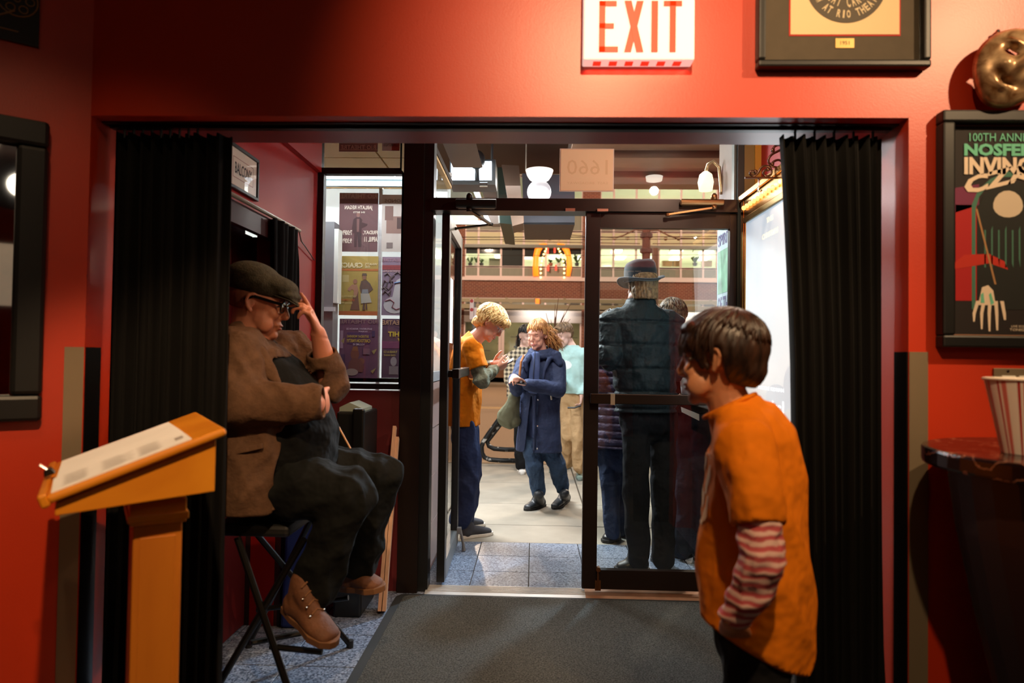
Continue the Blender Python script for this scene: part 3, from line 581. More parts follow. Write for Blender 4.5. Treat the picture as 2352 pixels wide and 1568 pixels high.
poster(877, 590, 935, 724, 'lilac poster with a pale snake haired head, middle right in the booth window', (132, 112, 132),
   [('THEATRE', .0, .92, 1.0, .975, (156, 124, 140)), ('PROFESSIONAL', .02, .74, 1.2, .775, (190, 150, 150))], [(0, .78, 1, .86, (136, 62, 66)), ('p', [(.42, .30), (.5, .48), (.58, .60), (.74, .64), (1, .62), (1, .28), (.7, .26)], (186, 182, 186)), (-.08, .03, .95, .32, (182, 178, 184)), ('l', [(.02, .50), (.10, .60), (.22, .56), (.16, .48), (.28, .44), (.40, .52), (.34, .62), (.48, .68)], .035, (98, 82, 86)), ('l', [(.04, .36), (.14, .42), (.26, .36), (.36, .42), (.30, .34)], .032, (98, 82, 86)), ('l', [(.10, .68), (.22, .72), (.34, .66), (.30, .58), (.44, .58)], .032, (110, 92, 94)), ('l', [(.5, .70), (.62, .74), (.74, .70), (.9, .72)], .032, (98, 82, 86)), ('l', [(.0, .44), (.08, .48), (.2, .42)], .028, (98, 82, 86)), ('l', [(.14, .24), (.34, .27), (.5, .22), (.42, .14), (.58, .10), (.72, .12)], .022, (128, 74, 86)), ('l', [(.5, .55), (.7, .57), (.95, .55)], .03, (110, 136, 176))])
poster(779, 732, 868, 868, 'purple party poster full of small figures, bottom left in the booth window', (104, 66, 90),
   [('RIO THEATRE', .02, .92, .98, .99, (136, 104, 106)), ('SATURDAY, MARCH 22', .18, .81, .84, .845, (190, 168, 186)), ('10:30AM', .5, .775, .72, .80, (190, 168, 186)), ('SATURDAY MORNING', .2, .68, .76, .725, (184, 156, 70)), ('CARTOON PARTY!', .2, .60, .8, .66, (190, 160, 62), .03), ('VOLUME VII', .36, .55, .66, .585, (196, 176, 190))],
   [(.2, .57, .8, .77, (84, 52, 92)), (-.3, .3, .52, .5, (126, 76, 62)), (-.5, .22, .66, .34, (130, 84, 66)), ('p', [(.22, .10), (.62, .10), (.66, .2), (.55, .32), (.36, .34), (.26, .26)], (116, 70, 64)), ('p', [(.33, .46), (.5, .46), (.47, .54), (.36, .53)], (140, 92, 60)), (-.17, .04, .5, .16, (160, 140, 132)), (.02, .5, .1, .8, (150, 120, 140)), ('p', [(.84, .46), (.98, .5), (.9, .40)], (150, 130, 84)), ('p', [(.82, .12), (.97, .18), (.88, .08)], (150, 130, 84)), ('p', [(.04, .62), (.14, .68), (.12, .58)], (150, 130, 84)), (.62, .4, .8, .5, (122, 90, 104)), (.84, .7, .92, .8, (70, 50, 86)), (.06, .25, .16, .4, (80, 54, 82))])
poster(877, 732, 935, 868, 'dark purple poster with yellow lettering, bottom right in the booth window', (84, 58, 80),
   [('THEATRE', .0, .9, 1.0, .975, (178, 140, 110)), ('MUSICAL HIT', .24, .70, 1.9, .785, (200, 178, 60), .035), ('SHOW', .62, .60, 1.5, .675, (200, 178, 60), .035), ('TURNER & CO', .08, .42, .62, .46, (178, 160, 84)), ('ONE NIGHT', .08, .37, .55, .40, (178, 160, 84))], [(0, .5, 1, .62, (116, 60, 96)), (-.35, .2, .6, .36, (150, 140, 146)), (.3, .06, .66, .2, (128, 118, 124))])
poster(779, 300, 868, 348, 'lower end of a brown poster stuck on the narrow transom window', (120, 92, 84), [('RIO THEATRE', .05, .1, .95, .3, (160, 134, 120))], [(0, .05, 1, .12, (140, 110, 98))], grp='posters on the narrow transom', Y=DP + .015)
poster(878, 300, 918, 346, 'lower end of a pale grey poster stuck on the narrow transom window', (170, 166, 164), [('DIAMONDS', .1, .2, .9, .4, (124, 118, 118))], grp='posters on the narrow transom', Y=DP + .015)

# ------------------------------------------------------------------ entrance recess right side: tiled pier with event board
m = MB(); m.box((1.142, DP + .11, 0), (1.9, 4.36, 2.99)); o = m.build('wall_entry_right', M('entry_wall', (104, 94, 84), .5)); struct(o, 'grey side wall of the entrance recess outside', 'wall')
eb = thing('event_board', (1.13, 4.2, 1.2), 'tall pale poster board on the side wall outside the right door', 'poster board')
y0, y1 = 4.035, 4.34; zt1 = 2.12; MB().box((1.128, y0, .9), (1.1415, y1, zt1)).build('board', M('board_pale', (176, 196, 206), .45, var=.12, vs=4), eb)
m = MB(); 
for s, z_, h_ in (('SPIRIT', 2.01, .07), ('OF THE', 1.60, .10), ('RESORT', 1.46, .10), ('DRINKS  SNACKS', 1.38, .03), ('BAR OPEN', 1.3, .04)): put_text(m, s, (1.1265, y1 - .02, z_), (0, -1, 0), (0, 0, 1), y1 - y0 - .04, h_, bold=.03)
m.build('lettering', M('purple_ink', (74, 66, 120), .6), eb)
m = MB(); m.box((1.1268, y0 + .02, 1.72), (1.1278, y1 - .02, 1.98)); m.build('picture', M('green_print', (110, 160, 130), .6, var=.5, vs=9), eb)
m = MB(); m.box((1.1268, y0 + .02, 1.22), (1.1278, y1 - .02, 1.285)); m.build('dark_band', M('dark_print', (60, 60, 70), .6), eb)

# ------------------------------------------------------------------ marquee over the pavement
mq = thing('marquee', (0, 5.5, 3), 'underside of the marquee over the pavement, clad in brown metal slats', 'canopy', kind='structure')
slat_m = M('bronze_slat', (150, 122, 102), .3, metal=.5, var=.1, vs=3)
XM = .28
m = MB(); m.box((-2.6, DP + .12, 3.06), (XM, 5.62, 3.2)); m.box((XM, DP + .12, 3.06), (2.6, 6.95, 3.2)); m.box((-2.6, 5.5, 3.75), (2.6, 9.2, 3.85)); m.box((-2.6, 5.5, 3.2), (XM, 5.62, 3.75)); m.build('deck', M('deck_dark', (70, 58, 50), .7), mq)
yy = 4.0; k = 0
while yy < 6.9:
    wv = [.20, .12, .26, .16][k % 4]; MB().box((-2.6, yy, 3.0 - [.0, .02, .01][k % 3]), (2.6 if yy > 5.55 else XM - .004, min(yy + wv, 6.92), 3.06)) if yy < 5.4 else None; MB().box((XM, yy, 3.0 - [.0, .045, .015][k % 3]), (2.6, min(yy + wv, 6.92), 3.06)).build('slat', slat_m, mq, bevel=.004, seg=1); yy += wv + .05; k += 1
# entrance lintel outside and its raking cove (left)
m = MB(); m.prism([(0, 0), (.22, 0), (.10, .34), (0, .34)], (bxr + .001, DP + .12, 2.72), (1, 0, 0), (0, 0, 1), (0, 1, 0), 1.1); o = m.build('trim_9', M('cove_grey', (120, 110, 104), .5)); struct(o, 'raking grey cove along the booth top under the marquee', 'trim')
# hanging pieces at the left end
cream = M('cream_metal', (160, 160, 140), .5, var=.05, vs=4)
def slabpx(name, pts, Y0, Y1, mat, parent=None, dz=0):   # a prism whose front outline is given at depth Y0, extruded to Y1
    q = [P(x, y, Y0) for x, y in pts]; m = MB(); n = len(q); A = q; B = [p + V3(0, Y1 - Y0, 0) for p in q]
    m.add(A + B, [tuple(range(n)), tuple(range(2 * n - 1, n - 1, -1))] + [(i, (i + 1) % n, n + (i + 1) % n, n + i) for i in range(n)]); return m.build(name, mat, parent)
t = thing('light_box', tuple(P(1080, 420, 7.0)), 'glaring white light box hung under the left end of the marquee', 'light box')
slabpx('face', [(1036, 370), (1129, 370), (1129, 412), (1036, 413)], 5.8, 5.83, M('light_box_face', (235, 245, 255), .4, emit=3.2, ecol=(225, 240, 255)), t)
slabpx('case', [(1033, 366), (1138, 366), (1138, 424), (1033, 424)], 5.84, 6.1, M('case_dark', (60, 66, 68), .4, metal=.3), t)
slabpx('lower_lip', [(1033, 414), (1138, 414), (1138, 424), (1033, 424)], 5.72, 5.835, MATS['case_dark'], t)
p = P(1095, 372, 5.68); MB().sph(p + V3(0, 0, .02), (.07, .05, .08)).tube([p, P(1096, 414, 5.7)], .018, 8).build('lamp_head', M('lamp_dark', (46, 54, 58), .4, metal=.4), t, smooth=True)
MB().tube([P(1102, 424, 5.7), P(1120, 424, 5.7)], .02, 10).build('lamp_ring', chrome, t)
for q_ in (1042, 1130): a_ = P(q_, 368, 5.95); MB().tube([a_, (a_[0], 5.95, 3.751)], .012, 6).build('hanger', MATS['case_dark'], t)
t = thing('soffit_panel', tuple(P(1065, 470, 7.4)), 'pale cream soffit panel with a bright tube along its outer edge', 'soffit panel')
slabpx('panel', [(1031, 428), (1066, 427), (1086, 452), (1100, 512), (1031, 512)], 7.4, 7.5, cream, t)
slabpx('tube', [(1040, 506), (1125, 507), (1125, 513), (1040, 512)], 7.3, 7.36, M('tube_glow2', (240, 248, 250), .4, emit=2.2), t)
slabpx('strip', [(1081, 425), (1096, 428), (1127, 510), (1117, 510)], 7.3, 7.36, M('tube_glow3', (235, 245, 250), .4, emit=1.5), t)
slabpx('riveted_fascia', [(1104, 424), (1138, 424), (1147, 514), (1128, 514)], 7.32, 7.5, M('fascia_tan', (150, 132, 120), .5), t)
slabpx('edge', [(1138, 384), (1142, 384), (1149, 512), (1145, 512)], 7.3, 7.45, white_paint, t)
t = thing('signal_beam', tuple(P(1180, 500, 6.6)), 'brown steel beam hanging down from the marquee beside the blue grey box', 'beam')
slabpx('green_side', [(1142, 384), (1163, 384), (1175, 515), (1148, 512)], 7.0, 8.3, M('green_dark', (40, 62, 52), .4), t)
slabpx('beam', [(1152, 378), (1192, 380), (1202, 512), (1177, 519)], 6.6, 6.98, M('beam_brown', (120, 100, 86), .45, metal=.3, var=.1, vs=3), t)
t = thing('duct_box', tuple(P(1262, 500, 8.0)), 'large blue grey sheet metal box under the marquee, wet streaked', 'metal box')
slabpx('body', [(1199, 398), (1320, 402), (1320, 511), (1203, 511)], 8.0, 9.0, M('duct_blue', (158, 168, 186), .35, metal=.3, var=.1, vs=3), t)
slabpx('lower_flange', [(1202, 511), (1320, 512), (1320, 516), (1203, 515)], 7.98, 9.0, M('duct_dark', (62, 68, 78), .4), t)
t = thing('pendant_lamp', tuple(P(1239, 400, 6.2)), 'white bowl and globe pendant lamp under the marquee', 'lamp')  # only the bowl is the lamp; the globe stands for a reflection
c_ = P(1239, 391, 6.2); r_ = .122
MB().lathe(c_, [(0, -.112), (.05, -.106), (.086, -.085), (.108, -.052), (r_, -.012), (r_ + .002, 0), (0, .006)], 24).build('bowl', M('bowl_glow', (255, 244, 230), .4, emit=1.5), t, smooth=True)
MB().sph(c_ - V3(0, 0, .195), .108, 20, 12).build('globe', M('globe_reflection', (225, 225, 230), .3, emit=.55, ecol=(240, 240, 250)), t, smooth=True)  # globe is a lamp reflection in the transom glass, built as a solid
MB().tube([c_ + V3(-r_, 0, 0), V3(c_[0] - r_, c_[1], 3.751)], .007, 6).build('hanger', white_paint, t)
# lamps at the right
t = thing('gooseneck_lamp', tuple(P(1622, 420, 4.3)), 'swan necked wall lamp with a warm white shade beyond the transom', 'lamp')
p = P(1621, 418, 4.3); MB().lathe(p, [(.0, -.004), (.04, -.054), (.048, -.0), (.038, .046), (.015, .065)], 14).build('shade', M('shade_glow', (255, 240, 205), .4, emit=1.5, ecol=(255, 236, 196)), t, smooth=True)
q = [p + V3(0, 0, .06), P(1626, 378, 4.3), P(1638, 370, 4.3), P(1652, 384, 4.3), P(1655, 415, 4.3), P(1657, 440, 4.3), V3(1.1419, 4.3, P(1657, 446, 4.3)[2])]; MB().tube(q, .011, 10).build('neck', M('neck_pale', (196, 184, 150), .3, metal=.6), t, smooth=True)
t = thing('ceiling_spot', tuple(P(1622, 336, 5.2)), 'round recessed spot lamp glaring in the marquee underside at the right', 'lamp')
p = P(1622, 336, 5.0); p[2] = 2.985; MB().lathe(p, [(.0, -.012), (.05, -.01), (.055, 0)], 16).build('lens', M('spot_glow', (255, 248, 225), .4, emit=14), t); MB().lathe(p, [(.056, -.006), (.075, -.004), (.075, .01), (.056, .01)], 16).build('rim', white_paint, t)

# ------------------------------------------------------------------ far building across the road
FY = 36.0
def fx(px): return P(px, 600, FY)[0]
def fz(py): return P(1230, py, FY)[2]
brick = brickmat('red_brick', (116, 56, 38), (98, 44, 32), (140, 106, 84), .23, .085)
mull = M('pink_grey_mullion', (206, 178, 168), .5); panel = M('grey_panel', (120, 114, 96), .6, var=.06, vs=1.5, stretch=(4, 1, .6)); creamp = M('cream_blind', (190, 178, 140), .7, var=.04, vs=.8)
bd = thing('office_building', (3, 36, 0), 'long brick office building across the road, lit rooms behind bands of windows', 'building')
def fb(m, x0, x1, z0, z1, y0=0, y1=.2): return m.box((x0, FY + y0, z0), (x1, FY + y1, z1))
XL, XR = -22, 30
bays = [(fx(1068 + 310 * k), fx(1337 + 310 * k)) for k in range(-3, 4)]
m = MB(); fb(m, XL, XR, fz(684), fz(643), .02, .3); fb(m, XL, XR, fz(868), -.05, .0, .3); fb(m, XL, XR, fz(300), fz(120), .02, .3); m.build('brick_band', brick, bd)
for a, b in zip([XL] + [q[1] for q in bays], [q[0] for q in bays] + [XR]): m = MB(); fb(m, a, b, 0, fz(642.9) if False else 14, -.06, .3); m.build('brick_pier', brick, bd)
m = MB(); fb(m, XL, XR, fz(645), fz(637), -.12, .02); fb(m, XL, XR, fz(690), fz(685), -.1, .02); fb(m, XL, XR, fz(460), fz(457), -.08, .02); m.build('stone_sill', mull, bd)
offs = [0, 31, 83, 135, 186, 237, 269]
room_w = M('office_wall', (226, 226, 208), .7); dark_in = M('dark_interior', (30, 27, 18), .7)
def band(bay, py0, py1, kinds, name, panes=True):
    a, b = bay; w_ = MB(); sc = (b - a) / 269
    o = MB(); z0, z1 = fz(py1), fz(py0)
    for q in offs: x = a + q * sc; o.box((x - .05, FY - .04, z0), (x + .05, FY + .08, z1))
    o.box((a, FY - .035, z0 - .04), (b, FY + .08, z0 + .04)); o.box((a, FY - .035, z1 - .04), (b, FY + .08, z1 + .04))
    fr = o.build(name, mull, bd)
    for i in range(6):
        x0, x1 = a + offs[i] * sc + .05, a + offs[i + 1] * sc - .05; k = kinds[i % len(kinds)]
        if k == 'p': MB().box((x0, FY, z0 + .04), (x1, FY + .05, z1 - .04)).build('panel', panel, fr)
        elif k == 'c': MB().box((x0, FY + .01, z0 + .04), (x1, FY + .05, z1 - .04)).build('blind', creamp, fr)
        else:
            MB().box((x0, FY + .03, z0 + .04), (x1, FY + .045, z1 - .04)).build('pane', far_glass, fr)
            if k == 'd': MB().box((x0, FY + .06, z0 + .04), (x1, FY + .09, z1 - .04)).build('dark_blind', dark_in, fr)
            if k == 'h': MB().box((x0, FY + .06, z0 + (z1 - z0) * .64), (x1, FY + .09, z1 - .04)).build('dark_blind', dark_in, fr)
            if k == 'k': MB().box((x0, FY + .06, z0 + (z1 - z0) * .5), (x1, FY + .09, z1 - .04)).build('dark_blind', dark_in, fr)
for bi, bay in enumerate(bays):
    lit = bi >= 4
    band(bay, 614, 636, 'p', 'panel_band'); band(bay, 566, 613, 'w' if bi != 3 else ['h', 'h', 'd', 'k', 'h', 'h'], 'window_band')
    band(bay, 532, 563, 'c', 'blind_band'); band(bay, 462, 531, 'p', 'upper_panel_band'); band(bay, 405, 457, 'w', 'upper_window_band'); band(bay, 310, 404, 'p', 'top_panel_band')
    m = MB(); fb(m, bay[0], bay[1], fz(571), fz(564), -.35, .02); m.build('sunshade', M('sunshade_grey', (96, 92, 78), .5), bd)
    for i in range(6): x = bay[0] + i * (bay[1] - bay[0]) / 5.05; MB().beam((x, FY - .33, fz(566)), (x, FY, fz(575)), .03, .03).build('sunshade_bracket', MATS['sunshade_grey'], bd)
    # shop front under the brick band
    band(bay, 690, 703, 'p', 'clerestory'); m = MB()
    for px0, px1 in ((6, 42), (230, 264)):
        for k in range(3): fb(m, bay[0] + px0 / 44.4, bay[0] + px1 / 44.4, fz(702 - k * 4), fz(700 - k * 4), -.05, 0)
    m.build('louvre', M('louvre_dark', (70, 58, 52), .6), bd)
    m = MB(); fb(m, bay[0], bay[1], fz(741), fz(713), -.05, .15); m.build('fascia', M('shop_fascia', (206, 192, 180), .6), bd)
    o = MB(); z0, z1 = fz(830), fz(742); fr_x = [0, 83, 90, 186, 237, 269]
    for q in fr_x: x = bay[0] + q / 44.4; o.box((x - .07, FY - .04, z0), (x + .07, FY + .08, z1))
    o.box((bay[0], FY - .045, z0 - .12), (bay[1], FY + .09, z0 + .02)); f_ = o.build('shop_window', mull, bd)
    for i in range(5):
        if fr_x[i] != 83: MB().box((bay[0] + fr_x[i] / 44.4 + .07, FY + .01, z0 + .02), (bay[0] + fr_x[i + 1] / 44.4 - .07, FY + .025, z1)).build('pane', far_glass, f_)
    m = MB(); r2 = np.random.default_rng(bi)
    for q in range(5):
        for i in range(4):
            x = bay[0] + 10 / 44.4 + i * 1.5 + (.7 if q % 2 else 0); 
            if x + .5 < bay[1]: fb(m, x, x + .45, fz(823 - q * 16), fz(821.6 - q * 16), -.002, 0)
    m.build('window_decal', M('decal_dark', (46, 42, 34), .6), f_)
    fb(MB(), bay[0], bay[1], 0, fz(832), .0, .14).build('plinth', M('brown_plinth', (112, 74, 48), .8, var=.15, vs=2), bd)
# canopy rail along the shop fronts
m = MB(); zc = fz(694); m.box((XL, FY - 1.2, zc - .1), (XR, FY - 1.05, zc + .08)); zc = fz(708); m.box((XL, FY - 1.3, zc - .12), (XR, FY - 1.0, zc + .1)); m.build('canopy_rail', M('rail_olive', (128, 114, 88), .5, metal=.3), bd)
m = MB()
for i in range(-8, 12): x = fx(1100) + i * 1.45; m.beam((x, FY - 1.15, fz(690)), (x + .35, FY - 1.15, fz(700)), .12, .15)
m.build('rail_clamp', MATS['rail_olive'], bd)
# rooms
m = MB(); m.box((XL, FY + .3, fz(640)), (XR, 43, fz(636))); m.box((XL, FY + .3, fz(560)), (XR, 43, fz(557))); m.box((XL, 42.9, fz(640)), (XR, 43.1, 14)); m.box((XL, FY + .3, fz(395)), (XR, 43, fz(392)))
for q in bays[1::2]: pass
m.build('office_rooms', room_w, bd)
m = MB(); m.box((XL, FY + .4, 0), (XR, 40, fz(846))); m.box((XL, 39.9, 0), (XR, 40.1, fz(700))); m.box((XL, FY + .3, fz(713)), (XR, 40, fz(708))); m.build('shop_room', M('shop_wall', (128, 118, 84), .8, var=.3, vs=.7), bd)
lp = M('light_panel_glow', (255, 250, 230), .5, emit=3.0, ecol=(255, 248, 222)); n_ = 0
for bi in range(1, 7):
    a, b = bays[bi]
    for k in range(4):
        for d_ in range(2):
            x = a + .8 + k * 1.6 + (d_ * .5); MB().box((x, 37.3 + d_ * 2.6, fz(560) - .09), (x + .55, 38.4 + d_ * 2.6, fz(560) - .03)).build('ceiling_panel', lp, bd)
            if bi >= 4 and d_ == 0: MB().box((x, 37.3, fz(395) - .09), (x + .3, 38.9, fz(395) - .03)).build('ceiling_panel', lp, bd)
    if bi in (3, 4, 5): area('office_light', ((a + b) / 2, 39.2, fz(566)), ((a + b) / 2, 39.25, 0), 250, OFFC, 5, 3.5)
    if bi in (4, 5): area('office_light_upper', ((a + b) / 2, 39.2, fz(400)), ((a + b) / 2, 39.25, 0), 300, OFFC, 5, 3.5)
    if bi in (3, 4): area('shop_light', ((a + b) / 2, 38, fz(716)), ((a + b) / 2, 38.2, 0), 150, (1, .93, .75), 5, 2.2)
# downlights on the shop fascia
for k in (3, 4): 
    a, b = bays[k]; area('fascia_light', ((a + b) / 2 + 1.2, FY - .6, fz(716)), ((a + b) / 2 + 1.2, FY, fz(735)), 26, (1, .96, .95), 2.6, .2)
# ------------------------------------------------------------------ things in and on the far building
lm = [M('leaf_green', (66, 92, 44), .6, var=.3, vs=6), M('leaf_pale', (120, 130, 84), .6)]
def potted(px, py, h, pot, style, label):
    p = P(px, py, FY + .35); t = thing('potted_plant', tuple(p), label, 'plant', 'plants on the office window sill')
    MB().lathe(p, [(.06, 0), (.1, .02), (.12, .16), (.09, .17)], 10).build('pot', pot, t); m = MB(); r = np.random.default_rng(int(px))
    for i in range(9):
        a = r.uniform(0, 2 * PI); l = h * r.uniform(.6, 1); b = p + V3(0, 0, .15); q = b + V3(math.cos(a) * l * .5, math.sin(a) * .1, l * .8); e = b + V3(math.cos(a) * l * .9, math.sin(a) * .12, l * r.uniform(.3, .9)) if style else b + V3(math.cos(a) * l * .3, 0, l)
        m.tube([b, q, e], [.02, .045 if not style else .025, .004], 4)
    m.build('leaves', lm[i % 2], t); return t
pt = [M('pot_terracotta', (150, 84, 60), .7), M('pot_white', (210, 206, 200), .5), M('pot_dark', (60, 56, 52), .5)]
for px, h, st, pi_, lb in [(1080, .36, 0, 2, 'bushy plant in a dark pot, leftmost on the office sill'), (1094.5, .42, 0, 1, 'flowering plant in a white pot beside the leftmost one'), (1106, .25, 0, 2, 'tiny plant in a dark pot left of the filing cabinet'), (1185, .9, 1, 1, 'spiky palm in a white pot in the dark office window'), (1265, .25, 0, 0, 'small plant in a red pot below the neon arch'), (1283, .36, 0, 1, 'round plant in a white pot inside the neon arch'), (1298, .26, 0, 2, 'low plant in a dark pot right of the round one'), (1325, .6, 0, 2, 'tall plant in a dark pot at the right end of the office sill'), (1596, .4, 0, 2, 'leafy plant on the sill of the right office room')]:  # neon arch in the labels is the reflected theatre neon
    potted(px, 611, h, pt[pi_], st, lb)
p = P(1136, 611, FY + 1.2); t = thing('filing_cabinet', tuple(p), 'grey filing cabinet in the lit office left of the dark window', 'cabinet'); MB().box(p - V3(.3, 0, .3), p + V3(.33, .4, .42)).build('body', M('file_grey', (128, 126, 104), .6), t)
for k in range(3): MB().box(p + V3(-.28, -.02, -.28 + k * .235), p + V3(.31, -.001, -.07 + k * .235)).build('drawer', MATS['file_grey'], t)
for px, w_, lb in [(1522, .5, 'cardboard box on the sill left of the office files'), (1547, .35, 'second cardboard box on the office sill'), (1613, .5, 'row box of papers at the right end of the office sill')]:
    p = P(px, 611, FY + .3); t = thing('cardboard_box', tuple(p), lb, 'box', 'boxes on the office sill'); MB().box(p, p + V3(w_, .3, .24)).build('body', M('cardboard', (172, 146, 104), .8), t); MB().box(p + V3(-.01, -.01, .24), p + V3(w_ + .01, .31, .28)).build('lid', M('cardboard_dark', (150, 124, 84), .8), t)
# theatre's orange neon reflected in the windows, built as glowing tubes and bulbs
na = thing('neon_reflection', tuple(P(1270, 636, FY - .12)), 'orange neon arch with chains of small bulbs on the office windows', 'neon sign')  # no sign here: stands for the theatre neon reflected in the windows
og = M('reflected_orange', (255, 130, 30), .4, emit=1.5, ecol=(255, 118, 24)); YN = FY - .1
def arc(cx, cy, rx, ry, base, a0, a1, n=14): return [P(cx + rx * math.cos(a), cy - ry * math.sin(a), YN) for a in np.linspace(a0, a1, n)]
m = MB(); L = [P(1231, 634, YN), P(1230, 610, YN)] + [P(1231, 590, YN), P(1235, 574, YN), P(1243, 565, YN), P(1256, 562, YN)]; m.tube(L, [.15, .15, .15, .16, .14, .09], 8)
m.build('left_reflected_tube', og, na, smooth=True); m = MB(); m.tube([P(1280, 562, YN), P(1293, 565, YN), P(1302, 575, YN), P(1307, 592, YN), P(1308, 610, YN), P(1305, 634, YN)], [.09, .13, .15, .14, .14, .1], 8); m.build('right_reflected_tube', og, na, smooth=True)
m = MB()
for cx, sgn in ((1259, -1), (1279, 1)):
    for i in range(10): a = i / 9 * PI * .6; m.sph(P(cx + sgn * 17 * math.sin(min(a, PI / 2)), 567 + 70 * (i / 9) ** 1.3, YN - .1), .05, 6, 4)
m.build('bulb', M('reflected_bulb_glow', (255, 225, 150), .4, emit=5, ecol=(255, 214, 130)), na)  # bulbs of the reflected neon, built as solids
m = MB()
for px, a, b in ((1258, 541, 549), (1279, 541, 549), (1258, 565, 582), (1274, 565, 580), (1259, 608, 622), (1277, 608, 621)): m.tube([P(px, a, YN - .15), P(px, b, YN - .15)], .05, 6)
m.build('red_reflected_tube', M('reflected_red', (255, 60, 40), .4, emit=1.6), na)
o = MB().box(P(1230, 697, FY - 1.35), P(1239, 686, FY - 1.22)).build('hazard_lamp', M('hazard_orange', (255, 120, 30), .4, emit=1.2)); tag(o, 'small orange lamp on the canopy rail of the shop front', 'lamp')
# trolley wires, poles
tp = thing('utility_pole', tuple(P(1484, 870, 22)), 'dark wooden utility pole with insulators behind the hatted man', 'pole')
tp.location[2] = -.13; ORG[tp][2] = -.13; wd = M('pole_wood', (92, 60, 46), .8, var=.2, vs=4)
a = P(1484, 600, 22); MB().tube([(a[0], 22, -.13), (a[0], 22, P(1484, 470, 22)[2])], [.17, .12], 12).build('shaft', wd, tp)
m = MB(); 
for py in (541, 576, 616): z_ = P(1484, py, 22)[2]; m.lathe((a[0], 22, z_), [(.15, -.08), (.2, -.06), (.2, .06), (.15, .08)], 12)
m.build('band', M('band_brown', (70, 48, 40), .6), tp)
m = MB(); zc = P(1484, 539, 22)[2]
for s in (-1, 1): m.tube([(a[0], 22, zc + .12), (a[0] + s * .35, 22, zc + .16), (a[0] + s * .7, 22, zc - .02), (a[0] + s * 1.0, 22, zc - .12)], .025, 6); m.tube([(a[0] + s * 1.0, 22, zc - .1), (a[0] + s * 4.5, 21.5, zc - .1 - .1 * s)], .015, 5); m.tube([(a[0] + s * .2, 22, zc - .28), (a[0] + s * 4.5, 21.5, zc - .32)], .015, 5)
m.build('crossarm', M('arm_brown', (110, 82, 62), .6), tp)
m = MB()
for s in (-1, -.6, .6, 1): m.lathe((a[0] + s, 21.97, zc - .12), [(.03, -.06), (.06, -.03), (.06, .03), (.03, .06)], 8)
m.build('insulator', M('insulator_pale', (196, 170, 130), .3), tp)
for y, r in ((544, .014), (549.5, .012), (586, .007)):
    a_, b_ = P(1068, y, 21.9), P(1700, y - 2, 21.9); d_ = b_ - a_; MB().tube([a_ - d_ * .3, (a_ + b_) / 2 - V3(0, 0, .02), b_ + d_ * .4], r, 5).build('overhead_wire', M('wire_dark', (56, 44, 36), .6), tp)
p2 = P(1505, 570, 24); tp2 = thing('lamp_post', (p2[0], 24, -.13), 'plain grey brown post right of the utility pole', 'pole'); MB().tube([(p2[0], 24, -.13), (p2[0], 24, p2[2])], [.14, .12], 10).build('shaft', M('post_brown', (120, 92, 74), .7), tp2); MB().tube([P(1492, 600, 24), P(1507, 592, 24)], .04, 6).build('bracket', wd, tp2)
# parking sign, twigs
ps = thing('parking_sign', tuple(G(1083, 1068)), 'narrow pale parking sign with red marks above the fair haired man', 'sign'); g0 = G(1083, 1066)
MB().tube([(g0[0], g0[1] + .02, 0), (g0[0], g0[1] + .02, P(1083, 696, g0[1])[2])], .022, 8).build('post', M('post_steel', (150, 140, 130), .4, metal=.7), ps)
for (px0, py0, px1, py1) in ((1079, 687, 1088, 733), (1089, 706, 1096, 727)):
    x0, x1, z0, z1 = rect(px0, py0, px1, py1, g0[1] - .01); MB().box((x0, g0[1] - .012, z0), (x1, g0[1] - .004, z1)).build('plate', M('sign_pale', (226, 196, 186), .5), ps)
m = MB(); Yp = g0[1] - .014
for py in (691, 711): 
    p = P(1083.5, py, Yp); m.lathe(p, [(.012, 0), (.022, 0), (.022, .001), (.012, .001)], 12, ax=(0, -1, 0)); put_text(m, 'P', p + V3(-.006, -.001, -.01), (1, 0, 0), (0, 0, 1), .012, .02)
m.build('lettering', M('sign_red', (176, 40, 30), .5), ps)
tw = thing('bare_shrub', (P(1272, 870, 9.4)[0], 9.6, -.13), 'leafless twiggy young street tree behind the man in the mint sweater', 'tree'); b0 = V3(P(1272, 800, 9.6)[0], 9.6, -.13); m = MB(); r = np.random.default_rng(4)
m.tube([b0, b0 + V3(.0, 0, 1.5), b0 + V3(.0, 0, 1.66)], [.03, .02, .016], 7); m.build('trunk', wd, tw); m = MB()
for i in range(11):
    q = b0 + V3(0, 0, 1.45 + r.uniform(0, .2)); e = q + V3(r.uniform(-.22, .25), r.uniform(-.1, .1), r.uniform(.35, .65)); m.tube([q, (q + e) / 2 + V3(0, 0, .06), e], [.008, .006, .003], 5)
m.build('twigs', M('twig_brown', (110, 70, 50), .8), tw)
# bike rack
rk = thing('bike_rack', tuple(G(1118, 1062)), 'black painted tubular bike rack with chipped paint beside the fair haired man', 'bike rack')
tm = two_tone('chipped_black', (24, 25, 26), (196, 192, 184), 'noise', 14, .45, pos=(.6, .64))
def hoop(Y, pts): 
    q = [P(x, y, Y) for x, y in pts]; return MB().tube(np.array(q), .03, 10)
hoop(8.55, [(1170, 925), (1148, 960), (1122, 996), (1110, 1014), (1106, 1026), (1107, 1040), (1113, 1050), (1125, 1055), (1150, 1057), (1196, 1058)]).build('hoop', tm, rk, smooth=True)
hoop(8.62, [(1170, 940), (1150, 973), (1127, 1003), (1119, 1014), (1123, 1024), (1135, 1030), (1160, 1032), (1200, 1032)]).build('hoop', tm, rk, smooth=True)

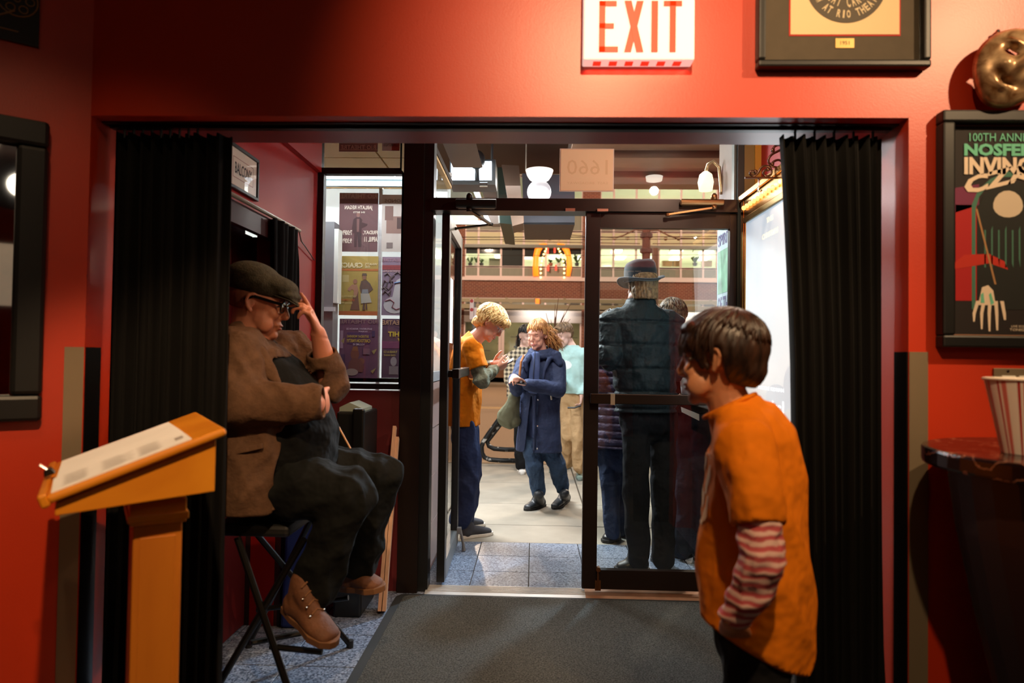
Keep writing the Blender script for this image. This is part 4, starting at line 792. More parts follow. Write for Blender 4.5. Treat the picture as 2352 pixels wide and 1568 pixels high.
# ================================================================== INSIDE PROPS
# exit sign
x0, x1, z0, z1 = rect(1341, -52, 1596, 137, D0 - .055)
es = thing('exit_sign', ((x0 + x1) / 2, D0, z0), 'white illuminated exit sign with red letters above the opening', 'exit sign'); YS = D0 - .055
MB().box((x0, YS, z0), (x1, D0 - .001, z1)).build('case', M('sign_white', (240, 232, 226), .5, emit=.55, ecol=(255, 236, 222)), es, bevel=.004)
m = MB(); lx = P(1374, 60, YS)[0]; lw = P(1566, 60, YS)[0] - lx; zb_, ztt = P(1470, 120, YS)[2], P(1470, 3, YS)[2]; H = ztt - zb_; U = V3(1, 0, 0); Wv = V3(0, 0, 1)
s = lw / 192.0; hh = H
def bar(u0, v0, u1, v1): m.box((lx + u0 * s, YS - .0035, zb_ + v0 * hh), (lx + u1 * s, YS - .0005, zb_ + v1 * hh))
bar(2, 0, 16, 1); bar(2, .90, 42, 1); bar(2, .46, 36, .56); bar(2, 0, 46, .105)
for a_, b_ in ((60, 104), (104, 60)): m.prism([(a_, 0), (a_ + (16 if a_ < 80 else -2) - (0 if a_ < 80 else 14), 0), (b_ + (0 if b_ < 80 else 0), 1), (b_ - (16 if b_ > 80 else -16), 1)] if a_ < 80 else [(88, 0), (104, 0), (76, 1), (60, 1)], (lx, YS - .0005 - (.001 if a_ > 80 else 0), zb_), U * s, Wv * hh, (0, -1, 0), .003)
bar(122, 0, 137, 1); bar(164, 0, 178, 1); bar(150, .90, 192, 1)
lt_ = bpy.data.materials.new('exit_red'); lt_.use_nodes = True; nt = lt_.node_tree; b = nt.nodes['Principled BSDF']; b.inputs['Base Color'].default_value = (*lin((206, 40, 16)), 1)
b.inputs['Emission Color'].default_value = (*lin((236, 70, 20)), 1); b.inputs['Emission Strength'].default_value = .75
m.build('letters', lt_, es)
for k in range(6): xx = x0 + .03 + k * (x1 - x0 - .06) / 5.6; MB().box((xx, YS + .012, z0 - .0015), (xx + .024, YS + .042, z0 + .001)).build('downlight_slot', M('slot_glow', (255, 50, 30), .5, emit=1.6, ecol=(255, 40, 24)), es)
area('exit_sign_glow', ((x0 + x1) / 2, YS + .03, z0 - .006), ((x0 + x1) / 2, YS + .031, 0), .5, (1, .12, .06), .3, .03)
# framed picture with round badge
def picture_frame(name, label, px0, py0, px1, py1, fw, dep, matf, glass_=True, sub='frame', Y=D0, px_is='outer', sharp=.006, tilt=0):
    x0, x1, z0, z1 = rect(px0, py0, px1, py1, Y - dep); t = thing(name, ((x0 + x1) / 2, Y, z0), label, 'picture'); f = MB()
    for a, b in (((x0, z0), (x1, z0 + fw)), ((x0, z1 - fw), (x1, z1))): f.box((a[0], Y - dep, a[1]), (b[0], Y - .001, b[1]))
    for a, b in ((x0, x0 + fw), (x1 - fw, x1)): f.box((a, Y - dep, z0 + fw), (b, Y - .001, z1 - fw))
    f.build('frame', matf, t, bevel=sharp)
    if glass_: MB().box((x0 + fw, Y - dep * .55, z0 + fw), (x1 - fw, Y - dep * .55 + .002, z1 - fw)).build('glass', pic_glass, t)
    return t, x0 + fw, x1 - fw, z0 + fw, z1 - fw
bf, x0, x1, z0, z1 = picture_frame('badge_picture', 'black framed round theatre badge on a red edged cream card, high on the red wall', 1744, -260, 2141, 152, .022, .04, black_frame)
MB().box((x0, D0 - .012, z0), (x1, D0 - .003, z1)).build('mat_board', M('grey_mat_board', (84, 74, 60), .85, var=.06, vs=30), bf)
a0, a1, b0_, b1_ = rect(1818, -200, 2068, 77, D0 - .02); MB().box((a0 - .004, D0 - .0135, b0_ - .004), (a1 + .004, D0 - .0122, b1_ + .004)).build('red_edge', M('red_card', (196, 40, 30), .7), bf)
MB().box((a0, D0 - .015, b0_), (a1, D0 - .0138, b1_)).build('card', M('cream_card', (232, 204, 160), .8), bf)
cc = P(1945, -40, D0 - .02); R_ = P(1945, -40, D0 - .02)[2] - P(1945, 51, D0 - .02)[2]; cc[1] = D0 - .0152
MB().lathe(cc, [(0, .0012), (R_, .0012), (R_, 0)], 64, ax=(0, -1, 0)).build('badge', M('badge_dark', (84, 76, 64), .7), bf)
m = MB()
def arc_text(s, r, h, a0, a1):
    n = len(s)
    for i, ch in enumerate(s):
        if ch == ' ': continue
        a = a0 + (a1 - a0) * (i + .5) / n; u = V3(-math.sin(a), 0, math.cos(a)); rad = V3(math.cos(a), 0, math.sin(a)); wd_ = abs(a1 - a0) / n * r * .8
        gw = min(wd_, h * glyphs(ch, .03)[2]); wd_ = gw; put_text(m, ch, cc + V3(0, -.0016, 0) + rad * (r + h / 2) - u * wd_ / 2, u, -rad, wd_, h, bold=.03)
arc_text('NOW AT RIO THEATRE', R_ * .78, R_ * .2, math.radians(190), math.radians(350)); arc_text('GREAT CARUSO', R_ * .48, R_ * .27, math.radians(188), math.radians(352)); arc_text('THE', R_ * .0 + R_ * .3, R_ * .2, math.radians(40), math.radians(140))
m.build('lettering', M('badge_cream', (214, 194, 156), .7), bf)
a0, a1, b0_, b1_ = rect(1921, 86, 1964, 108, D0 - .02); MB().box((a0, D0 - .0145, b0_), (a1, D0 - .0121, b1_)).build('plaque', M('plaque_brass', (206, 170, 100), .4, metal=.4), bf)
m = MB(); put_text(m, '1951', (a0 + .014, D0 - .0147, b0_ + .009), (1, 0, 0), (0, 0, 1), a1 - a0 - .028, .012, bold=.02); m.build('plaque_lettering', M('plaque_ink', (96, 74, 40), .6), bf)
# framed gig poster at the right
gp, x0, x1, z0, z1 = picture_frame('gig_poster', 'black framed gig poster in red and green with dripping letters, right of the opening', 2167, 251, 2560, 800, .036, .045, black_frame)
MB().box((x0 - .004, D0 - .016, z0 - .004), (x1 + .004, D0 - .008, z1 + .004)).build('mount', M('tan_mount', (176, 128, 100), .7), gp)
W_, H_ = x1 - x0 - .008, z1 - z0 - .008; ox, oz = x0 + .004, z0 + .004; YG = D0 - .0165
MB().box((ox, YG, oz), (ox + W_, YG + .001, oz + H_ )).build('print', M('gig_black', (30, 22, 22), .7, var=.1, vs=8), gp)
lay = {}
def gart(col, poly, d=0): lay.setdefault(col, MB()).prism(poly, (ox, YG - .0006 - d * .0003, oz), (.36 * 1, 0, 0), (0, 0, H_), (0, -1, 0), .0002)
# u in units of .36 m (visible part about 0..0.42), v 0..1
C1, C2, C3, C4, C5 = (190, 20, 22), (128, 44, 84), (74, 130, 110), (255, 232, 206), (120, 214, 178)
gart(C1, [(.03, .16), (.2, .16), (.2, .62), (.03, .62)]); gart(C1, [(.80, .2), (.98, .2), (.98, .62), (.80, .62)]); gart(C2, [(.02, .58), (.22, .62), (.22, .72), (.02, .70)]); gart(C2, [(.8, .6), (1, .58), (1, .70), (.8, .72)])
gart((206, 44, 22), [(.02, .34), (.1, .38), (.3, .385), (.42, .35), (.45, .31), (.3, .34), (.02, .31)], 2)
gart(C3, [(.16, .12), (.19, .12), (.19, .60), (.22, .66), (.3, .72), (.42, .755), (.54, .755), (.66, .72), (.73, .66), (.76, .60), (.76, .12), (.79, .12), (.79, .62), (.74, .69), (.64, .745), (.5, .78), (.44, .78), (.31, .745), (.21, .69), (.16, .62)], 1)
gart((20, 26, 24), [(.2, .12), (.75, .12), (.75, .6), (.7, .67), (.6, .72), (.48, .74), (.36, .72), (.26, .67), (.2, .6)], 1)
gart((232, 214, 190), [(.33 + .12 * (math.cos(a) + 1), .615 + .075 * math.sin(a) - .02 * math.sin(a) * (math.sin(a) < 0)) for a in np.linspace(0, 2 * PI, 18)[:-1]], 2)
for a, b in ((.19, .34), (.76, .64)): gart((190, 140, 90), [(a, .60), (a + .015, .60), (b + .015, .24), (b, .24)], 3)
for k in range(9): u = .26 + k * .055; gart(C3, [(u, .32 + .02 * (k % 3)), (u + .012, .32), (u + .012, .50 + .02 * (k % 2)), (u, .5)], 2)
for cx in (.28, .70):   # long fingered pale hands drawn at the foot of the print
    gart(C4, [(cx - .07, .14), (cx + .07, .14), (cx + .05, .21), (cx + .01, .235), (cx - .04, .225)], 3)
    for k in range(5):
        u = cx - .10 + k * .048; l = [.06, .025, .015, .02, .07][k]; bend = (k - 2) * .012
        gart(C4, [(u + .012, .16), (u + .042, .16), (u + .034 + bend, .1), (u + .03 + bend * 1.2, l), (u + .016 + bend * 1.1, l), (u + .008 + bend, .1)], 4)
    gart(C5, [(cx - .05, .15), (cx - .02, .15), (cx - .03, .2), (cx - .05, .19)], 5); gart(C5, [(cx + .03, .14), (cx + .055, .15), (cx + .03, .2), (cx + .015, .19)], 5)
for c_, mm in lay.items(): mm.build('artwork', M('ink_%d_%d_%d' % c_, c_, .7), gp)
m = MB(); put_text(m, '100TH ANNIVERSARY', (ox + .05, YG - .003, oz + H_ * .925), (1, 0, 0), (0, 0, 1), .28, H_ * .04); put_text(m, 'NOSFERATU', (ox + .035, YG - .003, oz + H_ * .855), (1, 0, 0), (0, 0, 1), .30, H_ * .06, bold=.045); m.build('green_lettering', M('ink_120_214_178', C5, .7), gp)
m = MB(); put_text(m, 'INVINCIBLE', (ox + .035, YG - .003, oz + H_ * .765), (1, 0, 0), (0, 0, 1), .30, H_ * .085, bold=.045); put_text(m, 'CZARS', (ox + .035, YG - .003, oz + H_ * .685), (1, 0, 0), (0, 0, 1), .30, H_ * .085, bold=.045, warp=lambda a, b: (a, b + .75 * (1 - abs(2 * a - 1)) - .25)); 
put_text(m, 'LIVE SCORE', (ox + .17, YG - .003, oz + H_ * .035), (1, 0, 0), (0, 0, 1), .05, H_ * .01); put_text(m, 'TONIGHT', (ox + .165, YG - .003, oz + H_ * .018), (1, 0, 0), (0, 0, 1), .06, H_ * .012); m.build('cream_lettering', M('ink_255_232_206', C4, .7), gp)
# film-reel sign on the left wall and mirror
def wl(t, z, d=.0): return WC + WD * t + V3(0, 0, z) + WN * d
t0, zb_ = wt(88, 112); rs = thing('film_reel_sign', tuple(wl(t0, zb_)), 'black sign with gold outlined film reels, high on the left wall', 'sign')
MB().prism([(t0, zb_), (t0 + .5, zb_), (t0 + .5, zb_ + .28), (t0, zb_ + .28)], WC + WN * .002, WD, V3(0, 0, 1), WN, .012).build('board', M('sign_black', (20, 14, 12), .5), rs)
m = MB(); gl_ = M('gold_line', (150, 116, 70), .5)
for ct_, cz in ((t0 + .055, zb_ + .125), (t0 + .16, zb_ + .13)):
    c0 = wl(ct_, cz, .016); u = WD; v = V3(0, 0, 1)
    m.tube([c0 + .05 * (u * math.cos(a) + v * math.sin(a)) for a in np.linspace(0, 2 * PI, 24)[:-1]], .0022, 5, closed=True)
    for k in range(6): c1 = c0 + .031 * (u * math.cos(k * PI / 3) + v * math.sin(k * PI / 3)); m.tube([c1 + .011 * (u * math.cos(a) + v * math.sin(a)) for a in np.linspace(0, 2 * PI, 12)[:-1]], .0018, 5, closed=True)
    m.tube([c0 + .008 * (u * math.cos(a) + v * math.sin(a)) for a in np.linspace(0, 2 * PI, 10)[:-1]], .0018, 5, closed=True)
q = [wl(t0 + .06, zb_ + .09, .016), wl(t0 + .105, zb_ + .06, .016), wl(t0 + .15, zb_ + .09, .016)]; m.tube(q, .003, 5); m.tube([wl(t0 + .05, zb_ + .03, .016), wl(t0 + .3, zb_ + .033, .016)], .002, 5); m.build('outline', gl_, rs)
ta, za = wt(113, 288); tb, zb_ = wt(105, 965); ti, _ = wt(30, 600); fw = ti - ta
mr = thing('mirror', tuple(wl(ta + .4, zb_)), 'large wall mirror in a deep black frame on the left wall', 'mirror')
for nm, a, b, c_, d_ in (('frame', ta, za - fw, ta + .9, za), ('frame', ta, zb_, ta + .9, zb_ + fw), ('frame', ta, zb_ + fw, ta + fw, za - fw), ('frame', ta + .9 - fw, zb_ + fw, ta + .9, za - fw)):
    MB().prism([(a, b), (c_, b), (c_, d_), (a, d_)], WC + WN * .001, WD, V3(0, 0, 1), WN, .04).build(nm, black_frame, mr, bevel=.012)
MB().prism([(ta + fw, zb_ + fw), (ta + .9 - fw, zb_ + fw), (ta + .9 - fw, za - fw), (ta + fw, za - fw)], WC + WN * .004, WD, V3(0, 0, 1), WN, .006).build('glass', M('mirror_glass', (220, 220, 220), .03, metal=1), mr)
# bronze mask hanging at the top right
mk = thing('wall_mask', tuple(P(2300, 245, D0 - .05)), 'bronze theatre mask hanging on the red wall above the gig poster', 'mask')
c = P(2318, 160, D0 - .055); sx_ = .107; V = []; F = []; n1, n2 = 40, 40
for j in range(n2 + 1):
    for i in range(n1 + 1):
        u = -1 + 2 * i / n1; v = -1 + 2 * j / n2; r = math.hypot(u, v); 
        if r > 1e-6: k = max(abs(u), abs(v)) / r; uu, vv = u * k, v * k
        else: uu = vv = 0
        wd_ = 1 - .22 * max(0, -vv) ** 1.5; y = -.055 * math.sqrt(max(0, 1 - uu * uu - vv * vv))
        for ex in (-.34, .34): y += .020 * math.exp(-(((uu - ex) / .2) ** 2 + ((vv - .16) / .12) ** 2)); y -= .012 * math.exp(-(((uu - ex) / .26) ** 2 + ((vv - .36) / .07) ** 2)); y -= .016 * math.exp(-(((uu - ex) / .2) ** 2 + ((vv + .22) / .16) ** 2))
        y -= .034 * math.exp(-((uu / .11) ** 2 + ((vv + .05) / .26) ** 2)); y += .016 * math.exp(-((uu / .34) ** 2 + ((vv + .52 - .5 * uu * uu) / .07) ** 2)); y -= .012 * math.exp(-((uu / .2) ** 2 + ((vv + .64) / .06) ** 2))
        a, b = uu * sx_ * wd_, vv * .123; ang = math.radians(-32); V.append((c[0] + a * math.cos(ang) - b * math.sin(ang), c[1] + y, c[2] + a * math.sin(ang) + b * math.cos(ang)))
eye = lambda i, j: any((((-1 + 2 * (i + .5) / n1) - ex) / .15) ** 2 + (((-1 + 2 * (j + .5) / n2) - .16) / .08) ** 2 < 1 for ex in (-.36, .36))
for j in range(n2):
    for i in range(n1):
        if not eye(i, j): a = j * (n1 + 1) + i; F.append((a, a + 1, a + n1 + 2, a + n1 + 1))
o = mkobj('face', V, F, two_tone('mask_bronze', (120, 78, 42), (240, 206, 160), 'noise', 16, .3, metal=.45, pos=(.35, .7), dist=1), mk, smooth=True); q = o.modifiers.new('s', 'SOLIDIFY'); q.thickness = .004
tp_ = P(2292, 72, D0 - .02); MB().tube([P(2276, 112, D0 - .04), tp_, P(2305, 90, D0 - .04)], .0035, 6).build('cord', M('cord_tan', (176, 120, 84), .7), mk); MB().sph(tp_, .006).tube([tp_, tp_ + V3(0, .02, 0)], .003, 6).build('nail', chrome, mk)
# counter with black marble top, popcorn tub, outlet plate
ctz = CAMZ - .265; cn = thing('counter', (1.42, 1.75, 0), 'black marble topped counter with a rounded end, on a dark curved base', 'counter')
marb = two_tone('black_marble', (26, 13, 12), (150, 98, 76), 'wave', 7.0, .2, pos=(.955, 1.0), dist=9, dscale=2.2, dets=6, rot=(0, 0, .9))
pl = P(2186, 1062, 1.66); cx_, cy_ = pl[0] + .36, 1.72; 
def outline(r, n=28): return [(cx_ + 1.2, cy_ - r)] + [(cx_ - r * .98 * math.cos(a), cy_ + r * math.sin(a)) for a in np.linspace(-PI / 2, PI / 2, n)] + [(cx_ + 1.2, cy_ + r)]
ztop = P(2250, 1040, 1.7)[2]; 
MB().prism(outline(.355), (0, 0, ztop - .045), (1, 0, 0), (0, 1, 0), (0, 0, 1), .045).build('marble_top', marb, cn, bevel=.008)
def ring_(r, z, xo): return [(cx_ + xo - r * math.cos(a), cy_ + r * .9 * math.sin(a), z) for a in np.linspace(-PI / 2, PI / 2, 16)] + [(cx_ + 1.1, cy_ + r * .9, z), (cx_ + 1.1, cy_ - r * .9, z)]
V = []; F = []; lev = [(.30, ztop - .046, .0), (.29, ztop - .2, .01), (.265, ztop - .42, .03), (.24, ztop - .65, .06), (.23, .05, .08), (.23, .0, .08)]
for r, z, xo in lev: V += ring_(r, z, xo)
nr = 18
for j in range(len(lev) - 1):
    for i in range(nr): a, b = j * nr + i, j * nr + (i + 1) % nr; F.append((a, a + nr, b + nr, b))
F += [tuple(range(nr)), tuple(range(len(V) - 1, len(V) - nr - 1, -1))]
mkobj('base', V, F, M('dark_counter_base', (36, 16, 14), .5, var=.1, vs=3), cn, smooth=False)
pt_ = thing('popcorn_tub', (0, 0, ztop), 'white and red striped popcorn tub standing on the marble counter', 'popcorn tub')
pc = P(2352, 1066, 1.72); pc[2] = ztop + .001; pcx = P(2358, 980, 1.70)[0]; base = V3(pcx + .005, 1.70, ztop + .001); h_ = P(2352, 890, 1.7)[2] - P(2352, 1060, 1.7)[2]; rt_, rb_ = (P(2358, 900, 1.7)[0] - P(2270, 895, 1.7)[0]), (P(2358, 1050, 1.7)[0] - P(2304, 1050, 1.7)[0])
pt_.location = base; ORG[pt_] = base
N = 96; V = []; F = []; MI = []
for r, z in ((rb_, 0), (rt_, h_)):
    for k in range(N): a = 2 * PI * k / N; V.append(base + V3(r * math.cos(a), r * math.sin(a), z))
pat = [0, 0, 0, 1, 0, 2, 2, 0]
for k in range(N): F.append((k, (k + 1) % N, N + (k + 1) % N, N + k)); MI.append(pat[k % 8])
F.append(tuple(range(N - 1, -1, -1))); MI.append(0)
mkobj('cup', V, F, None, pt_, mats=[M('tub_white', (236, 226, 214), .5), M('tub_red', (176, 20, 18), .5), M('tub_pink', (206, 110, 100), .5)], midx=MI)
MB().tube([base + V3((rt_ + .001) * math.cos(a), (rt_ + .001) * math.sin(a), h_) for a in np.linspace(0, 2 * PI, 49)[:-1]], .0035, 8, closed=True).build('rolled_rim', MATS['tub_white'], pt_, smooth=True)
MB().lathe(base, [(rt_ - .004, h_), (rb_ - .002, .004), (0, .004)], 40).build('lining', MATS['tub_white'], pt_)
op = thing('switch_plate', tuple(P(2320, 880, D0)), 'steel wall plate with two white switches behind the popcorn tub', 'switch plate'); x0, x1, z0, z1 = rect(2283, 846, 2385, 900, D0 - .006)
MB().box((x0, D0 - .006, z0), (x1, D0 - .0005, z1)).build('plate', steel, op, bevel=.001)
for k in range(2): a = x0 + .02 + k * .05; MB().box((a, D0 - .012, z0), (a + .04, D0 - .0062, z0 + .048)).build('switch', white_paint, op, bevel=.002)
for k in range(2): a = x0 + .04 + k * .05; MB().lathe((a, D0 - .006, z1 - .008), [(.004, 0), (.004, .0015), (0, .002)], 8, ax=(0, -1, 0)).build('screw', chrome, op)

# ------------------------------------------------------------------ lectern with open book and clip
oak = two_tone('orange_oak', (168, 88, 18), (206, 122, 34), 'noise', 5, .42, pos=(.35, .65), stretch=(1, 1, .12), dist=.3)
oak2 = two_tone('orange_oak_across', (206, 118, 18), (232, 148, 34), 'noise', 5, .4, pos=(.35, .65), stretch=(.12, 1, 1), dist=.3)
YL = 1.45; AL2 = math.radians(33); E1 = V3(math.cos(AL2), math.sin(AL2), 0); E2 = V3(-math.sin(AL2), math.cos(AL2), 0)
LA = P(108, 1150, YL); LB_ = None
for t in np.linspace(.2, .5, 301):
    q = LA + E1 * t; c_ = W2C @ (q - CP); px_ = 1176 - c_[0] / c_[2] * FPX
    if px_ > 517: break
Lh = t; q = LA + E1 * Lh; LBz = P(517, 990, q[1])[2]; DW = .52
sl = nrm(V3(*(E1 * Lh)[:2], LBz - LA[2])); up_ = nrm(np.cross(sl, E2)); up_ = up_ if up_[2] > 0 else -up_; Ls = Lh / math.hypot(sl[0], sl[1])
lec = thing('lectern', tuple(V3(*(LA + E1 * Lh / 2 + E2 * DW / 2)[:2], 0)), 'orange wooden lectern with a sloping top and square moulded column', 'lectern')
o0 = LA
def LQ(u, w, z): p = LA + E1 * u + E2 * w; return V3(p[0], p[1], z)
def zon(px, py, u, w): p = LA + E1 * u + E2 * w; return P(px, py, p[1])[2]
zb0, zb1 = zon(128, 1184, .02, .02), zon(495, 1128, Lh - .02, .02)
zt0, zt1 = LA[2] - .012, LBz - .016
m = MB(); A = [LQ(.014, .02, min(zb0, zt0 - .008)), LQ(Lh - .02, .02, zb1), LQ(Lh - .02, .02, zt1), LQ(.014, .02, zt0)]; B = [p + E2 * (DW - .04) for p in A]
m.add(A + B, [(0, 1, 2, 3), (7, 6, 5, 4), (0, 4, 5, 1), (1, 5, 6, 2), (2, 6, 7, 3), (3, 7, 4, 0)]); m.build('side_box', oak2, lec, bevel=.002)
MB().obox(o0 + sl * Ls / 2 + E2 * DW / 2, sl * Ls / 2, E2 * DW / 2, up_ * .010).build('top_board', oak2, lec, bevel=.008, seg=3)
MB().obox(o0 + E2 * DW / 2 - sl * .006 + up_ * .001, sl * .009, E2 * DW / 2, up_ * .015).build('book_ledge', oak2, lec, bevel=.005)
def onpx(px, w):
    for u in np.linspace(0, .5, 501):
        c_ = W2C @ (LQ(u, w, .8) - CP)
        if 1176 - c_[0] / c_[2] * FPX > px: return u
wc0, wc1 = .10, .26; u0, u1 = onpx(302, wc0), onpx(416, wc0); zc1 = min(zb0, zb1) + .004
def cbox(u0, u1, w0, w1, z0, z1): return MB().obox(LQ((u0 + u1) / 2, (w0 + w1) / 2, (z0 + z1) / 2), E1 * (u1 - u0) / 2, E2 * (w1 - w0) / 2, V3(0, 0, (z1 - z0) / 2))
cbox(u0, u1, wc0, wc1, 0, zc1 + .04).build('column', oak, lec, bevel=.004)
cbox(u0 + .014, u1 - .014, wc0 - .003, wc0 - .0002, .03, zc1 - .09).build('column_panel', oak, lec, bevel=.0015)
m = cbox(u0 - .008, u1 + .008, wc0 - .008, wc1 + .008, zc1 - .06, zc1 - .001); q = cbox(u0 - .013, u1 + .013, wc0 - .013, wc1 + .013, zc1 - .052, zc1 - .034); m.add(q.v, q.f); m.build('column_capital', oak2, lec, bevel=.003)
cbox(u0 - .11, u1 + .11, wc0 - .06, wc1 + .06, 0, .05).build('foot', oak2, lec, bevel=.006)
# open book / sheets
def onTop(s, y, h=0): return o0 + sl * s + E2 * y + up_ * (.0106 + h)
bk = thing('programme_sheets', tuple(onTop(.2, .1)), 'white printed sheets lying open on the lectern', 'papers')
f1, f2 = .012, Ls * .80
def sheet(c, h0, h1):
    q = [onTop(*p) for p in c]; hh = [h0, h0, h1, h1]; return MB().add(q + [p + up_ * h for p, h in zip(q, hh)], [(0, 3, 2, 1), (4, 5, 6, 7), (0, 1, 5, 4), (1, 2, 6, 5), (2, 3, 7, 6), (3, 0, 4, 7)])
sheet([(f1, .008), (f2, .008), (f2 - .004, .168), (f1, .168)], .003, .007).build('page', paper, bk)
sheet([(f1 + .006, .170), (f2 - .004, .170), (f2 - .012, .40), (f1 + .012, .40)], .007, .012).build('page', paper, bk)
m = MB()
for k in range(13):
    y = .03 + k * .010
    for j in range(3): a = f1 + .02 + j * .078 + (k % 3) * .004; L_ = .045 + .02 * ((k * j) % 2); h = .0034 + y * .022; m.add([onTop(a, y, h), onTop(a + L_, y, h), onTop(a + L_, y + .003, h), onTop(a, y + .003, h)], [(0, 1, 2, 3)])
m.add([onTop(f2 - .03, .05, .0052), onTop(f2 - .012, .05, .0052), onTop(f2 - .012, .085, .0062), onTop(f2 - .03, .085, .0062)], [(0, 1, 2, 3)]); m.build('lettering', M('grey_print', (176, 166, 162), .8), bk)
p = onTop(.004, .22, .012); ck = thing('binder_clip', tuple(p), 'black binder clip holding the sheets on the lectern', 'clip')
m = MB(); m.prism([(-.012, 0), (.012, 0), (.007, .016), (-.007, .016)], p - E2 * .018, sl, up_, E2, .036); m.build('body', M('clip_black', (18, 18, 18), .25), ck, bevel=.002)
m = MB(); m.tube([p + up_ * .014 - E2 * .012, p + up_ * .03 - sl * .012 - E2 * .008, p + up_ * .03 - sl * .012 + E2 * .008, p + up_ * .014 + E2 * .012], .0014, 6); m.build('handle', chrome, ck)

# ------------------------------------------------------------------ balcony sign
ya, yb_ = PX(531, 380, VX0 + .01)[1], PX(592, 400, VX0 + .01)[1]; ya -= .03; z1 = PX(592, 368, VX0 + .01)[2]; z0 = PX(592, 464, VX0 + .01)[2]
bs = thing('balcony_sign', (VX0, (ya + yb_) / 2, z0), 'cream balcony sign in a thin black frame on the left vestibule wall', 'sign')
fwd = .014
for a, b, c_, d_ in ((ya, yb_, z0, z0 + fwd), (ya, yb_, z1 - fwd, z1), (ya, ya + fwd, z0 + fwd, z1 - fwd), (yb_ - fwd, yb_, z0 + fwd, z1 - fwd)): MB().box((VX0 + .001, a, c_), (VX0 + .018, b, d_)).build('frame', black_frame, bs, bevel=.002)
MB().box((VX0 + .001, ya + fwd, z0 + fwd), (VX0 + .010, yb_ - fwd, z1 - fwd)).build('card', M('balcony_card', (252, 242, 224), .6, var=.03, vs=6), bs)
MB().box((VX0 + .012, ya + fwd, z0 + fwd), (VX0 + .0135, yb_ - fwd, z1 - fwd)).build('glass', pic_glass, bs)
m = MB(); hz = z1 - z0; wy = yb_ - ya; put_text(m, 'BALCONY', (VX0 + .0108, ya + wy * .22, z0 + hz * .37), (0, 1, 0), (0, 0, 1), wy * .56, hz * .26, bold=.015); m.build('lettering', M('sign_ink', (40, 34, 34), .6), bs)
m = MB(); a0, a1, b0_, b1_ = ya + wy * .16, yb_ - wy * .16, z0 + hz * .27, z1 - hz * .27
for q in (((a0, b0_), (a1, b0_ + .002)), ((a0, b1_ - .002), (a1, b1_)), ((a0, b0_), (a0 + .002, b1_)), ((a1 - .002, b0_), (a1, b1_))): m.box((VX0 + .0102, q[0][0], q[0][1]), (VX0 + .0106, q[1][0], q[1][1]))
m.build('red_border', M('border_red', (150, 60, 54), .6), bs)

# ------------------------------------------------------------------ poster light box on the right vestibule wall
XC = 1.13
lbx = thing('poster_light_box', (XC, 3.4, .7), 'brass framed illuminated film poster case on the right vestibule wall, bulbs along its top', 'poster case')
yF = 3.86; yN = 2.86; zT_ = PX(1695, 461, XC)[2]; zB_ = .82
gy = lambda px, py: PX(px, py, XC)[1]
pyF = gy(1708, 700); pyN = 2.98; pzT = PX(1745, 490, XC)[2]; pzB = 1.0
MB().box((XC + .02, yN, zB_), (VX1 - .001, yF, zT_)).build('case', M('case_gold_dark', (110, 84, 40), .35, metal=.6), lbx)
MB().box((XC, yF - .045, zB_), (XC + .0195, yF, zT_)).build('frame_stile', brass, lbx, bevel=.004); MB().box((XC, yN, zB_), (XC + .0195, yN + .045, zT_)).build('frame_stile', brass, lbx, bevel=.004)
MB().box((XC + .004, pyF, zB_), (XC + .0195, yF - .046, zT_ - .11)).build('inner_stile', brass, lbx, bevel=.003)
MB().box((XC - .012, yN - .005, zT_ - .022), (VX1 - .001, yF + .005, zT_ + .012)).build('cornice', brass, lbx, bevel=.004)
MB().box((XC + .003, yN + .046, pzT + .035), (XC + .0195, yF - .046, zT_ - .023)).build('bulb_panel', M('brass_panel', (196, 150, 84), .22, metal=.95), lbx)
MB().box((XC + .0, yN + .046, pzT + .002), (XC + .0195, yF - .046, pzT + .033)).build('top_rail', brass_dull, lbx, bevel=.003); MB().box((XC + .0, yN + .046, zB_), (XC + .0195, yF - .046, pzB - .002)).build('bottom_rail', brass, lbx, bevel=.003)
nb = 16
for k in range(nb): y = yN + .075 + k * (yF - yN - .15) / (nb - 1); MB().sph((XC - .006, y, (pzT + .035 + zT_ - .023) / 2), .0125, 10, 7).build('bulb', M('case_bulb', (255, 196, 120), .3, emit=3.5 if False else 2.2, ecol=(255, 176, 96)), lbx, smooth=True)
point('case_bulb_light', (XC - .06, 3.2, (pzT + zT_) / 2), 1.6, (1, .68, .36), .008)
pm = bpy.data.materials.new('backlit_poster'); pm.use_nodes = True; nt = pm.node_tree; b = nt.nodes['Principled BSDF']; b.inputs['Base Color'].default_value = (.5, .5, .5, 1); b.inputs['Roughness'].default_value = .2
tc = nt.nodes.new('ShaderNodeTexCoord'); mp = nt.nodes.new('ShaderNodeMapping'); n = nt.nodes.new('ShaderNodeTexNoise'); n.inputs['Scale'].default_value = 2.2; n.inputs['Detail'].default_value = 3; sp = nt.nodes.new('ShaderNodeSeparateXYZ')
rp = nt.nodes.new('ShaderNodeValToRGB'); e = rp.color_ramp.elements; e[0].position = .0; e[0].color = (*lin((214, 206, 200)), 1); e[1].position = .3; e[1].color = (*lin((250, 244, 238)), 1); q = rp.color_ramp.elements.new(.62); q.color = (*lin((236, 244, 248)), 1); q = rp.color_ramp.elements.new(1.0); q.color = (*lin((176, 200, 218)), 1)
nt.links.new(tc.outputs['Generated'], sp.inputs[0]); nt.links.new(tc.outputs['Generated'], n.inputs[0]); ad = nt.nodes.new('ShaderNodeMath'); ad.operation = 'MULTIPLY_ADD'; ad.inputs[1].default_value = .35; nt.links.new(n.outputs['Fac'], ad.inputs[0])
